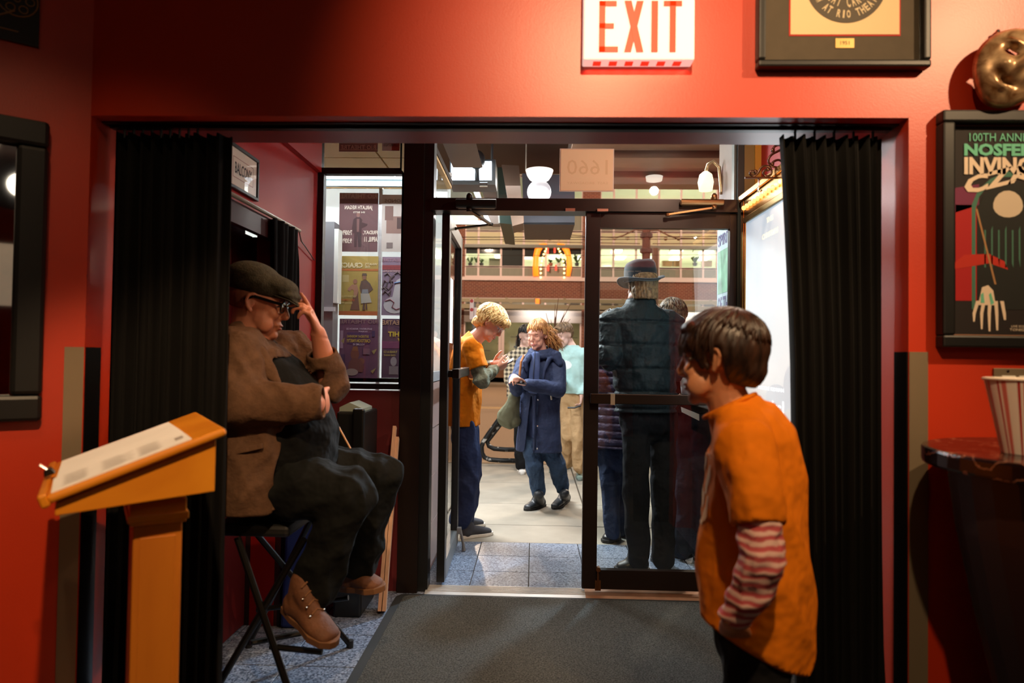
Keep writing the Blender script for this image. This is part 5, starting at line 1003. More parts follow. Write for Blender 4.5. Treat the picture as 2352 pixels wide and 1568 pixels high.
sb = nt.nodes.new('ShaderNodeMath'); sb.operation = 'SUBTRACT'; sb.inputs[1].default_value = .17; nt.links.new(sp.outputs[2], ad.inputs[2]); nt.links.new(ad.outputs[0], sb.inputs[0]); nt.links.new(sb.outputs[0], rp.inputs[0]); nt.links.new(rp.outputs[0], b.inputs['Emission Color']); b.inputs['Emission Strength'].default_value = .80
MB().box((XC + .010, pyN, pzB), (XC + .0195, pyF - .001, pzT + .001)).build('backlit_poster', pm, lbx)
def cty(px, py): p = PX(px, py, XC + .009); return p
m = MB()
def case_text(s, px0, px1, py, hz_, bold=.02):
    a, b = PX(px0, py, XC + .009), PX(px1, py, XC + .009); put_text(m, s, (XC + .0092, a[1], a[2]), (0, -1, 0), (0, 0, 1), a[1] - b[1], hz_, bold=bold)
case_text('THIS', 1760, 1776, 513, .026); case_text('CHRISTMAS', 1750, 1787, 552, .027); case_text('GET', 1762, 1775, 588, .024); case_text('EXACTLY', 1754, 1787, 628, .024)
m.build('gold_lettering', M('poster_cream', (236, 226, 190), .5, emit=.85, ecol=(255, 246, 214)), lbx)
m = MB(); case_text('NICOLE KIDMAN', 1742, 1800, 893, .017); case_text('babygirl', 1700, 1800, 940, .085, .0); m.build('white_lettering', M('poster_white', (255, 255, 255), .5, emit=1.1), lbx)
m = MB()
for c_, r_, h_ in (((3.12, 1.20), .10, .10), ((3.3, 1.14), .16, .07)): m.prism([(math.cos(a) * r_, math.sin(a) * h_) for a in np.linspace(0, 2 * PI, 20)[:-1]], (XC + .0099, *c_), (0, 1, 0), (0, 0, 1), (-1, 0, 0), .0001 + .0001 * len(m.v) / 40)
m.build('pale_artwork', M('poster_art', (200, 196, 196), .5, emit=.62, ecol=(226, 226, 228)), lbx)
area('poster_light', (XC - .01, 3.36, 1.55), (0, 3.36, 1.5), 5, (.9, .96, 1), .7, .95)
# iron bracket
YB = 3.3; br = thing('iron_bracket', tuple(P(1750, 408, YB)), 'wrought iron scroll bracket with a hook on the right vestibule wall', 'bracket'); iron = M('wrought_iron', (54, 34, 24), .35, metal=.8)
a = P(1711, 408, YB); m = MB(); m.beam(a, (VX1 - .001, YB, a[2]), .010, .008); m.build('bar', iron, br); m = MB()
def scroll(pts): m.tube(np.array([P(x, y, YB) for x, y in pts]), .0055, 8)
def smooth_path(pts, n=4):
    p = np.array(pts, float); 
    for _ in range(3): q = np.repeat(p, 2, 0)[1:-1]; p = np.concatenate([p[:1], np.array([.75 * p[i] + .25 * p[i + 1] if k == 0 else .25 * p[i] + .75 * p[i + 1] for i in range(len(p) - 1) for k in (0, 1)]), p[-1:]])
    return p
scroll(smooth_path([(1734, 394), (1724, 392), (1722, 400), (1730, 405), (1740, 400), (1748, 384), (1758, 380), (1770, 384), (1773, 396), (1768, 404), (1757, 405), (1752, 396), (1757, 390), (1764, 389)]))
scroll(smooth_path([(1774, 376), (1777, 370), (1790, 366), (1800, 375), (1796, 384), (1784, 385), (1768, 380), (1764, 366), (1772, 354), (1790, 346), (1800, 338), (1795, 332), (1780, 334), (1775, 344)]))
for x, y in ((1735, 394), (1764, 389), (1774, 376), (1775, 345)): m.sph(P(x, y, YB), .010, 8, 6)
m.build('scroll', iron, br, smooth=True)
p = P(1743, 408, YB); MB().tube([p, p - V3(0, 0, .045), p - V3(.006, 0, .062), p - V3(-.006, 0, .07), p - V3(-.014, 0, .058)], .004, 7).build('hook', chrome, br, smooth=True)
# things stacked under the left window: bin, boards, blue bag
x0, x1, z0, z1 = rect(778, 935, 842, 1040, 3.55); bn = thing('litter_bin', ((x0 + x1) / 2, 3.6, 0), 'black litter bin with papers in its top behind the seated man', 'bin')
V = MB(); V.box((x0, 3.5, 0), (x1, 3.8, z1 - .02)).build('body', M('bin_black', (22, 24, 24), .35), bn, bevel=.012); MB().box((x1 - .055, 3.47, z0), (x1 + .005, 3.499, z1)).build('handle_pillar', M('bin_black2', (16, 17, 17), .3), bn, bevel=.01)
m = MB(); pz = z1 - .02; m.prism([(0, 0), (.12, .0), (.12, .015), (.05, .045), (0, .02)], (x0 + .01, 3.52, pz + .001), (1, 0, 0), (0, 0, 1), (0, 1, 0), .2); m.build('waste_paper', M('waste_green', (138, 150, 140), .8), bn)
for k, (px0, py0, px1, py1, lb) in enumerate([(907, 980, 874, 1330, 'long pale wooden board leaning on the bronze post'), (913, 1005, 884, 1330, 'second thinner wooden board leaning beside the first')]):
    a, b = P(px0, py0, 3.8), P(px1, py1, 3.58); b[2] = .012 + .0 * k; o = MB().beam(a, b, .09, .018, up=(1, .15, 0)).build('wooden_board', M('raw_pine', (190, 150, 120), .7, var=.1, vs=20, stretch=(4, 4, .3))); tag(o, lb, 'board')
x0, x1, z0, z1 = rect(694, 1170, 726, 1245, 3.4); bb = thing('shopping_bag', ((x0 + x1) / 2, 3.4, 0), 'dark blue bag standing under the stool behind the man', 'bag'); m = MB(); m.prism([(x0 - .08, 0), (x1 + .02, 0), (x1 + .04, z1 - .03), (x1, z1), (x0 - .06, z1)], (0, 3.34, .001), (1, 0, 0), (0, 0, 1), (0, 1, 0), .14); m.build('body', M('bag_blue', (26, 48, 120), .6, bump=.3, bs=12), bb, bevel=.015); MB().tube([(x0 - .02, 3.38, z1), (x0 - .01, 3.38, z1 + .1), (x1 - .02, 3.38, z1 + .1), (x1 - .02, 3.38, z1)], .008, 7).build('handle', MATS['bag_blue'], bb)
o = MB().tube([P(768, 962, 2.80), P(813, 1044, 2.80)], .0035, 6).build('wooden_stick', M('stick_pine', (196, 140, 90), .6)); tag(o, 'thin wooden stick in the lap of the seated man', 'stick')
# ================================================================== PEOPLE
def frame_of(d, ref):
    d = nrm(d); u = np.asarray(ref, float); u = u - u.dot(d) * d; u = nrm(u); return d, u, np.cross(d, u)
class Fig:
    def __init__(s): s.m = MB()
    def tube(s, pts, rad, ref=(0, 0, 1), n=14, cap=True):
        pts = np.asarray(pts, float); R = [(r, r) if np.isscalar(r) else r for r in rad]; t = np.gradient(pts, axis=0)
        tn = t / np.linalg.norm(t, axis=1)[:, None]; worst = lambda q: np.abs(tn @ nrm(q)).max()
        if worst(ref) > .93: ref = min([(0, 0, 1), (1, .2, 0), (.1, 1, 0), (.7, .7, 0), (.7, -.7, 0), (.6, 0, .8), (0, .6, .8)], key=worst)
        rings = []
        def ring(p, ti, ra, rb):
            d, u, v = frame_of(ti, ref); return [p + ra * u * math.cos(a) + rb * v * math.sin(a) for a in np.linspace(0, 2 * PI, n + 1)[:-1]]
        t0, t1 = nrm(pts[1] - pts[0]), nrm(pts[-1] - pts[-2])
        if cap:
            r = min(R[0])
            for k in (.98, .8, .45): rings.append(ring(pts[0] - t0 * r * k, t0, R[0][0] * math.sqrt(1 - k * k) + 1e-4, R[0][1] * math.sqrt(1 - k * k) + 1e-4))
        for p, ti, r in zip(pts, t, R): rings.append(ring(p, ti, *r))
        if cap:
            r = min(R[-1])
            for k in (.45, .8, .98): rings.append(ring(pts[-1] + t1 * r * k, t1, R[-1][0] * math.sqrt(1 - k * k) + 1e-4, R[-1][1] * math.sqrt(1 - k * k) + 1e-4))
        V = [q for r in rings for q in r]; m = len(rings); F = [(i * n + k, i * n + (k + 1) % n, (i + 1) * n + (k + 1) % n, (i + 1) * n + k) for i in range(m - 1) for k in range(n)]
        F += [tuple(range(n - 1, -1, -1)), tuple((m - 1) * n + k for k in range(n))]; s.m.add(V, F); return s
    def ell(s, c, r, A=None, n=16, k=10):
        t = MB().sph((0, 0, 0), r, n, k); v = np.array(t.v); 
        if A is not None: v = v @ np.asarray(A).T
        s.m.add(v + np.asarray(c, float), t.f); return s
    def bake(s, name, mat, parent, voxel=.007, smooth=3, cut=None, thick=0, disp=None, fac=.5, post=0):
        me = bpy.data.meshes.new('t'); me.from_pydata(s.m.v, [], s.m.f); o = bpy.data.objects.new('t', me); COL.objects.link(o)
        r = o.modifiers.new('r', 'REMESH'); r.mode = 'VOXEL'; r.voxel_size = voxel
        if smooth: q = o.modifiers.new('s', 'SMOOTH'); q.factor = fac; q.iterations = smooth
        dg = bpy.context.evaluated_depsgraph_get(); m2 = bpy.data.meshes.new_from_object(o.evaluated_get(dg)); bpy.data.objects.remove(o); bpy.data.meshes.remove(me)
        n = len(m2.vertices); co = np.empty(n * 3); m2.vertices.foreach_get('co', co); co = co.reshape(-1, 3)
        if disp is not None:
            no = np.empty(n * 3); m2.vertices.foreach_get('normal', no); co = disp(co, no.reshape(-1, 3))
        k = len(m2.polygons); ls = np.empty(k, int); lt = np.empty(k, int); m2.polygons.foreach_get('loop_start', ls); m2.polygons.foreach_get('loop_total', lt); lv = np.empty(len(m2.loops), int); m2.loops.foreach_get('vertex_index', lv)
        F = [lv[a:a + b] for a, b in zip(ls, lt)]
        if cut is not None:
            cen = np.array([co[f].mean(0) for f in F]); keep = ~cut(cen); F = [f for f, q in zip(F, keep) if q]
            used = np.zeros(n, bool); 
            for f in F: used[f] = True
            idx = np.cumsum(used) - 1; co = co[used]; F = [idx[f] for f in F]
        bpy.data.meshes.remove(m2)
        if cut is not None:      # even out the cut edges
            from collections import Counter
            E = Counter(tuple(sorted((int(f[i]), int(f[(i + 1) % len(f)])))) for f in F for i in range(len(f))); B = np.array([e for e, c in E.items() if c == 1], int)
            if len(B):
                for _ in range(24):
                    acc = np.zeros_like(co); cnt = np.zeros(len(co)); np.add.at(acc, B[:, 0], co[B[:, 1]]); np.add.at(acc, B[:, 1], co[B[:, 0]]); np.add.at(cnt, B.ravel(), 1); k_ = cnt > 0
                    co[k_] = .5 * co[k_] + .5 * acc[k_] / cnt[k_][:, None]
        ob = mkobj(name, co, [tuple(int(i) for i in f) for f in F], mat, parent, smooth=True)
        if thick: q = ob.modifiers.new('thick', 'SOLIDIFY'); q.thickness = thick; q.offset = -1
        if post: q = ob.modifiers.new('sub', 'SUBSURF'); q.levels = q.render_levels = post
        return ob
def folds(amp, freq, seed, axis=None, ridge=True):
    r = np.random.default_rng(seed); D = r.normal(size=(5, 3)); 
    if axis is not None: ax = nrm(axis); D = D - np.outer(D @ ax, ax) * .75
    D /= np.linalg.norm(D, axis=1)[:, None]; fr = freq * r.uniform(.6, 1.7, 5); ph = r.uniform(0, 6, 5); W = r.normal(size=(5, 3)) * freq * .35
    amp = amp * 1.35
    def f(co, no):
        h = np.zeros(len(co))
        for i in range(5):
            q = np.sin(co @ D[i] * fr[i] + ph[i] + 1.6 * np.sin(co @ W[i] + ph[-1 - i])); h += (1 - 2 * np.abs(q)) if ridge else q
        return co + no * (h * amp / 3)[:, None]
    return f
def head_axes(fwd, up): 
    f = nrm(fwd); u = np.asarray(up, float); u = nrm(u - u.dot(f) * f); return np.stack([f, np.cross(u, f), u], 1)   # local x=forward y=left z=up
class Head:
    def __init__(s, c, fwd, up=(0, 0, 1), sc=1.0, wide=1.0): s.c = np.asarray(c, float); s.A = head_axes(fwd, up); s.s = sc; s.w = wide
    def p(s, *q): q = np.asarray(q, float) * s.s * (1, s.w, 1); return s.c + s.A @ q
    def loc(s, co): return ((co - s.c) @ s.A) / s.s / np.array([1, s.w, 1])
    def add(s, f, jaw=1.0, nose=1.0, ears=True, chin2=False, brow=1.0):
        k = s.s
        def E(c, r, n=14, m=9): f.ell(s.p(*c), np.array(r) * k * (1, s.w, 1), s.A, n, m)
        def T(pts, r, ref=(0, 1, 0)): f.tube([s.p(*q) for q in pts], [x * k if np.isscalar(x) else (x[0] * k, x[1] * k) for x in r], ref=s.A @ np.array(ref, float), n=12)
        E((-.012, 0, .032), (.098, .077, .088), 20, 14); E((.03, 0, .02), (.066, .066, .07)); E((.028, 0, -.045), (.06, .058 * jaw, .055)); E((.042, 0, -.075), (.042, .046 * jaw, .036)); E((.074, 0, -.094), (.018, .024 * jaw, .018))
        E((.078, 0, .036), (.02, .05, .013 * brow)); T([(.086, 0, .022), (.097, 0, .002), (.107 * nose, 0, -.018)], [.0085, .009, .0108]); E((.101, .0, -.026), (.0125, .0165, .0085)); E((.064, 0, -.047), (.027, .034, .026))
        for q in (-1, 1): E((.066, q * .036, -.020), (.022, .024, .022)); E((.084, q * .018, -.056), (.009, .014, .006)); E((.05, q * .05, -.06), (.03, .015 * jaw, .03))
        E((.091, 0, -.055), (.0095, .02, .0062)); E((.089, 0, -.067), (.0095, .018, .0068))
        if chin2: E((.03, 0, -.115), (.042, .045, .026))
        if ears:
            for q in (-1, 1):
                T([(.008, q * .074, .022), (-.002, q * .083, .034), (-.018, q * .088, .028), (-.022, q * .087, .008), (-.014, q * .083, -.014), (-.002, q * .078, -.028)], [.0055, .006, .0065, .006, .006, .0055]); E((-.006, q * .076, .004), (.014, .006, .024)); E((-.001, q * .077, -.024), (.007, .006, .009))
        return s
    def socket(s, co, no, dep=.009):
        l = s.loc(co)
        for q in (-1, 1):
            g = np.exp(-(((l[:, 1] - q * .033) / .017) ** 2 + ((l[:, 2] - .012) / .011) ** 2)) * (l[:, 0] > .04); co = co - np.outer(g * dep * s.s, s.A[:, 0])
        g = np.exp(-(((l[:, 1]) / .02) ** 2 + ((l[:, 2] + .0612) / .0032) ** 2)) * (l[:, 0] > .07); co = co - np.outer(g * .004 * s.s, s.A[:, 0]); return co
    def eyes(s, parent, iris, lid=None, look=(0, 0)):
        for q in (-1, 1):
            c = s.p(.0665, q * .033, .012); e = MB(); e.sph((0, 0, 0), .0125 * s.s, 12, 8); mkobj('eye', np.array(e.v) + c, e.f, M('eye_white', (214, 206, 200), .2), parent, True)
            d = nrm(s.A @ np.array([1, look[0], look[1]])); MB().lathe(c + d * .0108 * s.s, [(.0062 * s.s, 0), (.004 * s.s, .0017 * s.s), (0, .0021 * s.s)], 12, ax=d).build('iris', iris, parent, True)
            f = MB(); f.sph((0, 0, 0), .0138 * s.s, 14, 10); v = np.array(f.v); l = v / s.s; 
            F = [t for t in f.f if (l[list(t)].mean(0)[2] > (.0045 if lid is None else lid))]
            mkobj('eyelid', (v @ s.A.T) + c, F, s.skin, parent, True)
            zb = (.0045 if lid is None else lid) / .0138; MB().tube([c + s.A @ (np.array([math.cos(a) * math.sqrt(1 - zb * zb), math.sin(a) * math.sqrt(1 - zb * zb), zb]) * .0142 * s.s) for a in np.linspace(-.95, .95, 9)], .0013 * s.s, 5).build('eyelashes', dark_lash, parent, True)
            MB().tube([s.p(.086, q * .014, .031), s.p(.090, q * .03, .036), s.p(.079, q * .048, .030)], [.0030 * s.s, .0040 * s.s, .0020 * s.s], 6).build('eyebrow', s.browm, parent, True)
    def lips(s, parent, mat):
        m = MB(); t = MB()
        for c, r in (((.0935, 0, -.0555), (.0078, .0195, .0042)), ((.0915, 0, -.0668), (.0082, .0165, .0052))):
            q = MB().sph((0, 0, 0), np.array(r) * s.s, 12, 8); m.add((np.array(q.v) @ s.A.T) + s.p(*c), q.f)
        m.build('lips', mat, parent, True)
def hair(h, parent, mat, keep, size=(.106, .086, .099), cen=(-.013, 0, .033), locks=0, lockf=None, thick=.008, voxel=.006, seed=1, lr=.006, crown=(-.35, 0, 1), extra=None, amp=.004, name='hair', fr=90):
    f = Fig(); f.ell(h.p(*cen), np.array(size) * h.s * (1, h.w, 1), h.A, 24, 16)
    if extra: extra(f)
    def disp(co, no):
        l = h.loc(co) - cen; cr = nrm(crown); u = l - np.outer(l @ cr, cr); az = np.arctan2(u[:, 1], u[:, 0]); r = np.random.default_rng(seed); q = np.zeros(len(co))
        for i in range(4): q += np.sin(az * int(r.integers(13, 44)) + 3 * np.sin(l[:, 2] * r.uniform(20, 50) + i))
        return co + no * (q * amp / 4 * h.s)[:, None]
    ob = f.bake(name, mat, parent, voxel, 2, cut=lambda c: ~keep(h.loc(c)), thick=thick * h.s, disp=disp)
    if locks:
        r = np.random.default_rng(seed); V = MB(); cr = nrm(crown); a = nrm(np.cross(cr, (0, 1, 0))); b = np.cross(cr, a)
        for i in range(locks):
            az = r.uniform(0, 2 * PI); pts = lockf(r, az, cr, a, b)
            if pts is None: continue
            k = len(pts); rad = lr * h.s * np.interp(np.linspace(0, 1, k), [0, .3, .8, 1], [.5, 1, .75, .15]) * r.uniform(.7, 1.2); V.tube([h.p(*q) for q in pts], rad, 5)
        o2 = V.build('hair_locks', mat, ob if False else parent, True); o2['kind'] = 'stuff'
    return ob
def hand(f, w, d, pn, side=1, curl=(.5, .6, .65, .7), sc=1.0, thumb=(.6, .75, .25), spread=.03, wr=.024):
    d = nrm(d); pn = np.asarray(pn, float); pn = nrm(pn - pn.dot(d) * d); wv = nrm(np.cross(d, pn)) * side; w = np.asarray(w, float)
    f.tube([w - d * .03 * sc, w + d * .012 * sc, w + d * .05 * sc, w + d * .085 * sc], [(wr * sc, wr * .8 * sc), (.030 * sc, .018 * sc), (.039 * sc, .0155 * sc), (.039 * sc, .012 * sc)], ref=wv, n=14)
    for i in range(4):
        off = (1.5 - i) * .0205 * sc; b = w + d * (.083 - .004 * abs(i - 1.2)) * sc + wv * off; dd = nrm(d + wv * (1.5 - i) * spread); L = [.072, .080, .074, .058][i] * sc; ang = 0; p = b - d * .012 * sc; pts = [p, b]; c = curl[i]
        for sg, k in ((.44, .8), (.31, 1.1), (.25, .8)): ang += c * k; dr = dd * math.cos(ang) + pn * math.sin(ang); b = b + dr * L * sg; pts.append(b)
        f.tube(pts, np.array([.0092, .0092, .0085, .0078, .0065]) * sc, ref=wv, n=10)
    t = nrm(d * thumb[0] + wv * thumb[1] + pn * thumb[2]); b = w + d * .022 * sc + wv * .020 * sc; p1 = b + t * .045 * sc; t2 = nrm(t + d * .5); p2 = p1 + t2 * .034 * sc; p3 = p2 + nrm(t2 + d * .3) * .026 * sc
    f.tube([b, p1, p2, p3], np.array([.0145, .0125, .0105, .0078]) * sc, n=10)
def shoe(parent, heel, toe, mat, sole, h=.1, w=.048, up=(0, 0, 1), name='boot', high=.12, lean=(0, 0, 0), voxel=.006, sole_h=.022, laces=None, extra=None):
    heel, toe = np.asarray(heel, float), np.asarray(toe, float); d, u, sd = frame_of(toe - heel, up); L = np.linalg.norm(toe - heel); f = Fig()
    f.tube([heel + d * .03 + u * (.045), heel + d * L * .35 + u * .045, heel + d * L * .65 + u * .034, heel + d * (L - .035) + u * .026], [(.045, w * .78), (.043, w * .82), (.034, w), (.026, w * .86)], ref=u, n=16)
    f.tube([heel + d * .055 + u * .04, heel + d * .05 + u * high + np.array(lean)], [(w * .95, w * .82), (w * 1.0, w * .88)], ref=d, n=16)
    if high > .09: f.tube([heel + d * L * .55 + u * .05, heel + d * .075 + u * high * .85], [(.03, w * .75), (.035, w * .8)], ref=sd, n=12)
    f.ell(heel + d * .04 + u * .04, (.045, .045, .045))
    if extra: extra(f, d, u, sd)
    o = f.bake(name, mat, parent, voxel, 3)
    out = [(-.004, w * .6), (L * .25, w * .82), (L * .45, w * .8), (L * .7, w * 1.08), (L * .9, w * .85), (L * 1.0, w * .38)]; poly = [(a, b) for a, b in out] + [(L + .006, 0)] + [(a, -b) for a, b in out[::-1]] + [(-.014, 0)]
    MB().prism(poly, heel, d, sd, u, sole_h).build('sole', sole, o, bevel=.003)
    if laces:
        m = MB()
        for k in range(4): c = heel + d * (L * (.60 - .085 * k)) + u * (.086 + k * .023); m.tube([c + sd * w * .42 - u * .006, c + u * .007, c - sd * w * .42 - u * .006], .0032, 6)
        m.build('laces', laces, o)
        m = MB()
        for k in range(3):
            for q in (-1, 1): c = heel + d * (L * (.60 - .085 * k)) + u * (.076 + k * .022) + sd * q * w * .56; m.sph(c, .0042, 8, 5)
        m.build('eyelets', chrome, o)
    return o
dark_lash = M('lash_dark', (40, 26, 20), .6)
def skinmat(name, col): 
    m = M(name, col, .5, var=.05, vs=16, bump=.06, bs=160); b = m.node_tree.nodes['Principled BSDF']; b.inputs['Subsurface Weight'].default_value = .08; b.inputs['Subsurface Radius'].default_value = (.012, .005, .003); return m
def cloth(name, col, rough=.9, var=.12, vs=12, bump=.25, bs=45, sheen=.0):
    fine = bs > 40
    return M(name, col, rough, var=var, vs=vs, bump=bump if fine else .75, bs=bs if fine else bs * .8, sheen=sheen, spec=.22, bdist=.01 if fine else .022, bdet=4 if fine else 2)
def person(loc, label, group=None): return loc, label, group
def start(body, head, label, skin, brow=None):
    tag(body, label, 'person'); head.skin = skin; head.browm = brow or M('brow_brown', (96, 66, 44), .8); return body
dark_iris = M('iris_dark', (44, 32, 26), .15); lipm = M('lip_pink', (166, 92, 82), .5)

# ------------------------------------------------------------------ 1. seated usher in the flat cap
def man_seated():
    sk = skinmat('skin_ruddy', (206, 134, 106)); Yc = 2.62
    H = Head(P(593, 699, Yc), (1, .17, -.23), (.23, 0, 1), 1.07, 1.06)
    f = Fig(); H.add(f, 1.15, 1.0, chin2=True)
    nk = P(572, 800, Yc); f.tube([H.p(-.02, 0, -.02), P(575, 765, Yc), nk, P(590, 850, Yc)], [.066, .074, .086, .12], ref=(0, 1, 0))
    ch, be, pe = P(592, 860, 2.64), P(630, 985, 2.62), P(630, 1100, 2.64)
    f.tube([ch, be, pe], [(.17, .13), (.18, .19), (.17, .15)], ref=(0, 1, 0), n=20)
    sr, er, wr = P(545, 812, 2.46), P(552, 930, 2.37), P(722, 925, 2.40)
    sl_, el, wl_ = P(672, 805, 2.84), P(758, 880, 2.76), P(731, 764, 2.66)
    f.tube([sr, er], [.055, .045]); f.tube([er, wr], [.045, .028]); f.tube([sl_, el], [.055, .046]); f.tube([el, (el + wl_) / 2, wl_], [.048, .042, .029])
    # right hand, tucked at the elbow of the raised arm
    hand(f, wr + V3(.0, .01, 0), (.15, .98, -.05), (-.9, .2, -.1), side=1, curl=(.5, .6, .7, .8), sc=1.05, thumb=(.9, .35, .1))
    # left hand raised to the brim of the cap
    tipd = P(700, 700, 2.62) - wl_
    hand(f, wl_, tipd + V3(.012, 0, .0), (-1, -.25, -.25), side=-1, curl=(.10, .62, .78, .9), sc=1.06, thumb=(.95, .30, .30), spread=.05)
    for hp, kn, an in ((P(600, 1105, 2.50), P(805, 1135, 2.46), P(722, 1360, 2.48)), (P(650, 1085, 2.78), P(880, 1085, 2.78), P(828, 1300, 2.84))):
        f.tube([hp, kn], [.08, .06]); f.tube([kn, an], [.058, .04])
    body = f.bake('person', sk, None, .0052, 3, disp=H.socket)
    start(body, H, 'heavy man in a flat cap and brown jacket sitting on a stool, touching his brim', sk, M('brow_grey', (70, 48, 38), .8))
    H.eyes(body, dark_iris, -.001); H.lips(body, M('lip_ruddy', (170, 88, 74), .5))
    # stubble / cropped hair below the cap
    f = Fig(); f.ell(H.p(-.014, 0, .03), np.array((.1005, .0795, .09)) * H.s * (1, H.w, 1), H.A, 24, 16)
    f.bake('cropped_hair', M('cropped_hair', (150, 92, 70), .9, var=.2, vs=60), body, .005, 1, cut=lambda c: (H.loc(c)[:, 0] > .0) | (H.loc(c)[:, 2] < -.025) | ((H.loc(c)[:, 0] > -.028) & (H.loc(c)[:, 2] < .03)), thick=.002)
    # flat cap: body swept forward over a stiff brim
    f = Fig(); w_ = H.s
    f.ell(H.p(-.012, 0, .068), np.array((.118, .098, .062)) * w_, H.A, 24, 14); f.ell(H.p(-.035, 0, .085), np.array((.098, .094, .062)) * w_, H.A, 24, 14); f.ell(H.p(.05, 0, .077), np.array((.075, .086, .040)) * w_, H.A, 20, 12); f.ell(H.p(.10, 0, .056), np.array((.040, .070, .018)) * w_, H.A, 18, 10)
    f.tube([H.p(.075, 0, .055), H.p(.11, 0, .047), H.p(.138, 0, .034)], [(.075 * w_, .012), (.068 * w_, .009), (.048 * w_, .006)], ref=H.A[:, 1], n=20)
    capm = cloth('cap_tweed', (62, 58, 46), .9, .25, 60, .4, 180)
    cap = f.bake('flat_cap', capm, body, .005, 4, cut=lambda c: (H.loc(c)[:, 2] < .042) & (H.loc(c)[:, 0] < .085) & (H.loc(c)[:, 2] < .036 - .0 * c[:, 0]))
    f = Fig(); f.tube([H.p(.06, 0, .045), H.p(.11, 0, .040), H.p(.148, 0, .026)], [(.078 * w_, .006), (.070 * w_, .005), (.046 * w_, .004)], ref=H.A[:, 1], n=20); f.bake('brim', capm, cap, .0035, 2)
    # glasses
    g = MB(); fr = M('glasses_black', (12, 12, 13), .2)
    for q in (-1, 1):
        c = H.p(.094, q * .034, .010); L_ = [H.p(.094 - .010 * abs(math.cos(a)) * .3, q * .034 + .026 * math.copysign(abs(math.cos(a)) ** .7, math.cos(a)), .010 + .019 * math.copysign(abs(math.sin(a)) ** .7, math.sin(a))) for a in np.linspace(0, 2 * PI, 25)[:-1]]; g.tube(L_, .0032, 6, closed=True)
        g.beam(H.p(.090, q * .060, .020), H.p(.0, q * .086, .026), .004, .011, up=H.A[:, 2]); g.beam(H.p(.0, q * .086, .026), H.p(-.03, q * .085, .008), .004, .008, up=H.A[:, 2])
    g.tube([H.p(.096, -.010, .016), H.p(.100, 0, .018), H.p(.096, .010, .016)], .003, 6); gl = g.build('glasses', fr, body)
    m = MB()
    for q in (-1, 1): m.add([H.p(.0935, q * .034 + a, .010 + b) for a, b in ((-.023, -.016), (.023, -.016), (.023, .016), (-.023, .016))], [(0, 1, 2, 3)])
    m.build('lenses', pic_glass, gl)
    # black t-shirt
    tee = cloth('tee_black', (9, 10, 11), .9, .1, 10, .3, 20); f = Fig()
    f.tube([P(580, 822, 2.62), P(605, 870, 2.63), P(640, 950, 2.62), P(655, 1000, 2.61), P(655, 1050, 2.62), P(640, 1110, 2.64)], [(.15, .105), (.2, .15), (.215, .195), (.215, .20), (.205, .195), (.18, .16)], ref=(0, 1, 0), n=24)
    f.bake('t_shirt', tee, body, .009, 4, disp=folds(.004, 22, 3, (1, 0, .4)))
    f = Fig(); f.tube([P(640, 1050, 2.62), P(640, 1110, 2.64)], [(.19, .185), (.19, .18)], ref=(0, 1, 0), n=20)
    for hp, kn, an, rr in ((P(625, 1110, 2.52), P(800, 1136, 2.46), P(724, 1352, 2.48), (.128, .098, .098, .086, .088)), (P(660, 1085, 2.76), P(872, 1092, 2.78), P(826, 1295, 2.84), (.125, .092, .09, .076, .08))):
        f.tube([hp, (hp + kn) / 2, kn], [rr[0], (rr[0] + rr[1]) / 2 + .004, rr[1]], n=18); f.tube([kn, kn * .45 + an * .55, an], [rr[2], rr[3], rr[4]], n=18); f.ell(kn, (rr[1], rr[1], rr[1]))
    f.bake('trousers', cloth('trousers_black', (10, 12, 11), .85, .1, 10, .3, 18), body, .009, 3, disp=folds(.009, 22, 5))
    # jacket: one thick shell cut open at the front and the hem
    jm = cloth('jacket_brown', (90, 64, 46), .85, .14, 40, .35, 70)
    f = Fig(); f.tube([P(560, 785, 2.62), P(566, 830, 2.62), P(590, 900, 2.62), P(612, 985, 2.61), P(600, 1060, 2.58), P(590, 1150, 2.55)], [(.13, .10), (.235, .165), (.245, .20), (.245, .225), (.235, .20), (.225, .165)], ref=(.0, 1, 0), n=26)
    f.tube([P(548, 800, 2.52), sr, (sr + er) / 2, er], [.10, .105, .098, .092], n=16); f.tube([er, (er + wr) / 2, wr + nrm(wr - er) * .012], [.09, .08, .066], n=16); f.ell(er, (.092, .09, .092))
    f.tube([P(640, 815, 2.75), sl_, (sl_ + el) / 2, el], [.10, .098, .088, .080], n=16); f.tube([el, el * .45 + wl_ * .55], [.078, .066], n=16)
    e2 = P(752, 806, 2.70)
    sdir = nrm(V3(.93, -.36, 0)); base = P(566, 830, 2.62)
    def jcut(c):
        pz = c[:, 2]; topz, hemz = base[2] + .03, P(600, 1166, 2.5)[2]
        ang = (c - base) @ sdir; xc = np.interp(pz, [.6, .9, 1.0, 1.2, 1.36], [P(640, 1100, 2.45)[0]] * 2 + [P(655, 1000, 2.45)[0], P(632, 880, 2.45)[0], P(600, 800, 2.45)[0]])
        ey = np.interp(pz, [.6, 1.0, 1.15, 1.4], [2.78, 2.74, 2.70, 2.66])
        fw = (c[:, 0] > xc) & (c[:, 1] < ey)
        arm = np.zeros(len(c), bool)
        for a, b, r in ((er, wr, .15), (sr, er, .16), (sl_, el, .12), (el, wl_, .1)):
            t = np.clip(((c - a) @ (b - a)) / np.dot(b - a, b - a), 0, 1); arm |= np.linalg.norm(c - (a + np.outer(t, b - a)), axis=1) < r * .72
        q = fw & ~arm & (pz < base[2] + .02)
        q |= pz < hemz; q |= (pz > P(545, 752, 2.6)[2])
        q |= (np.linalg.norm(c - P(575, 775, 2.62), axis=1) < .085)
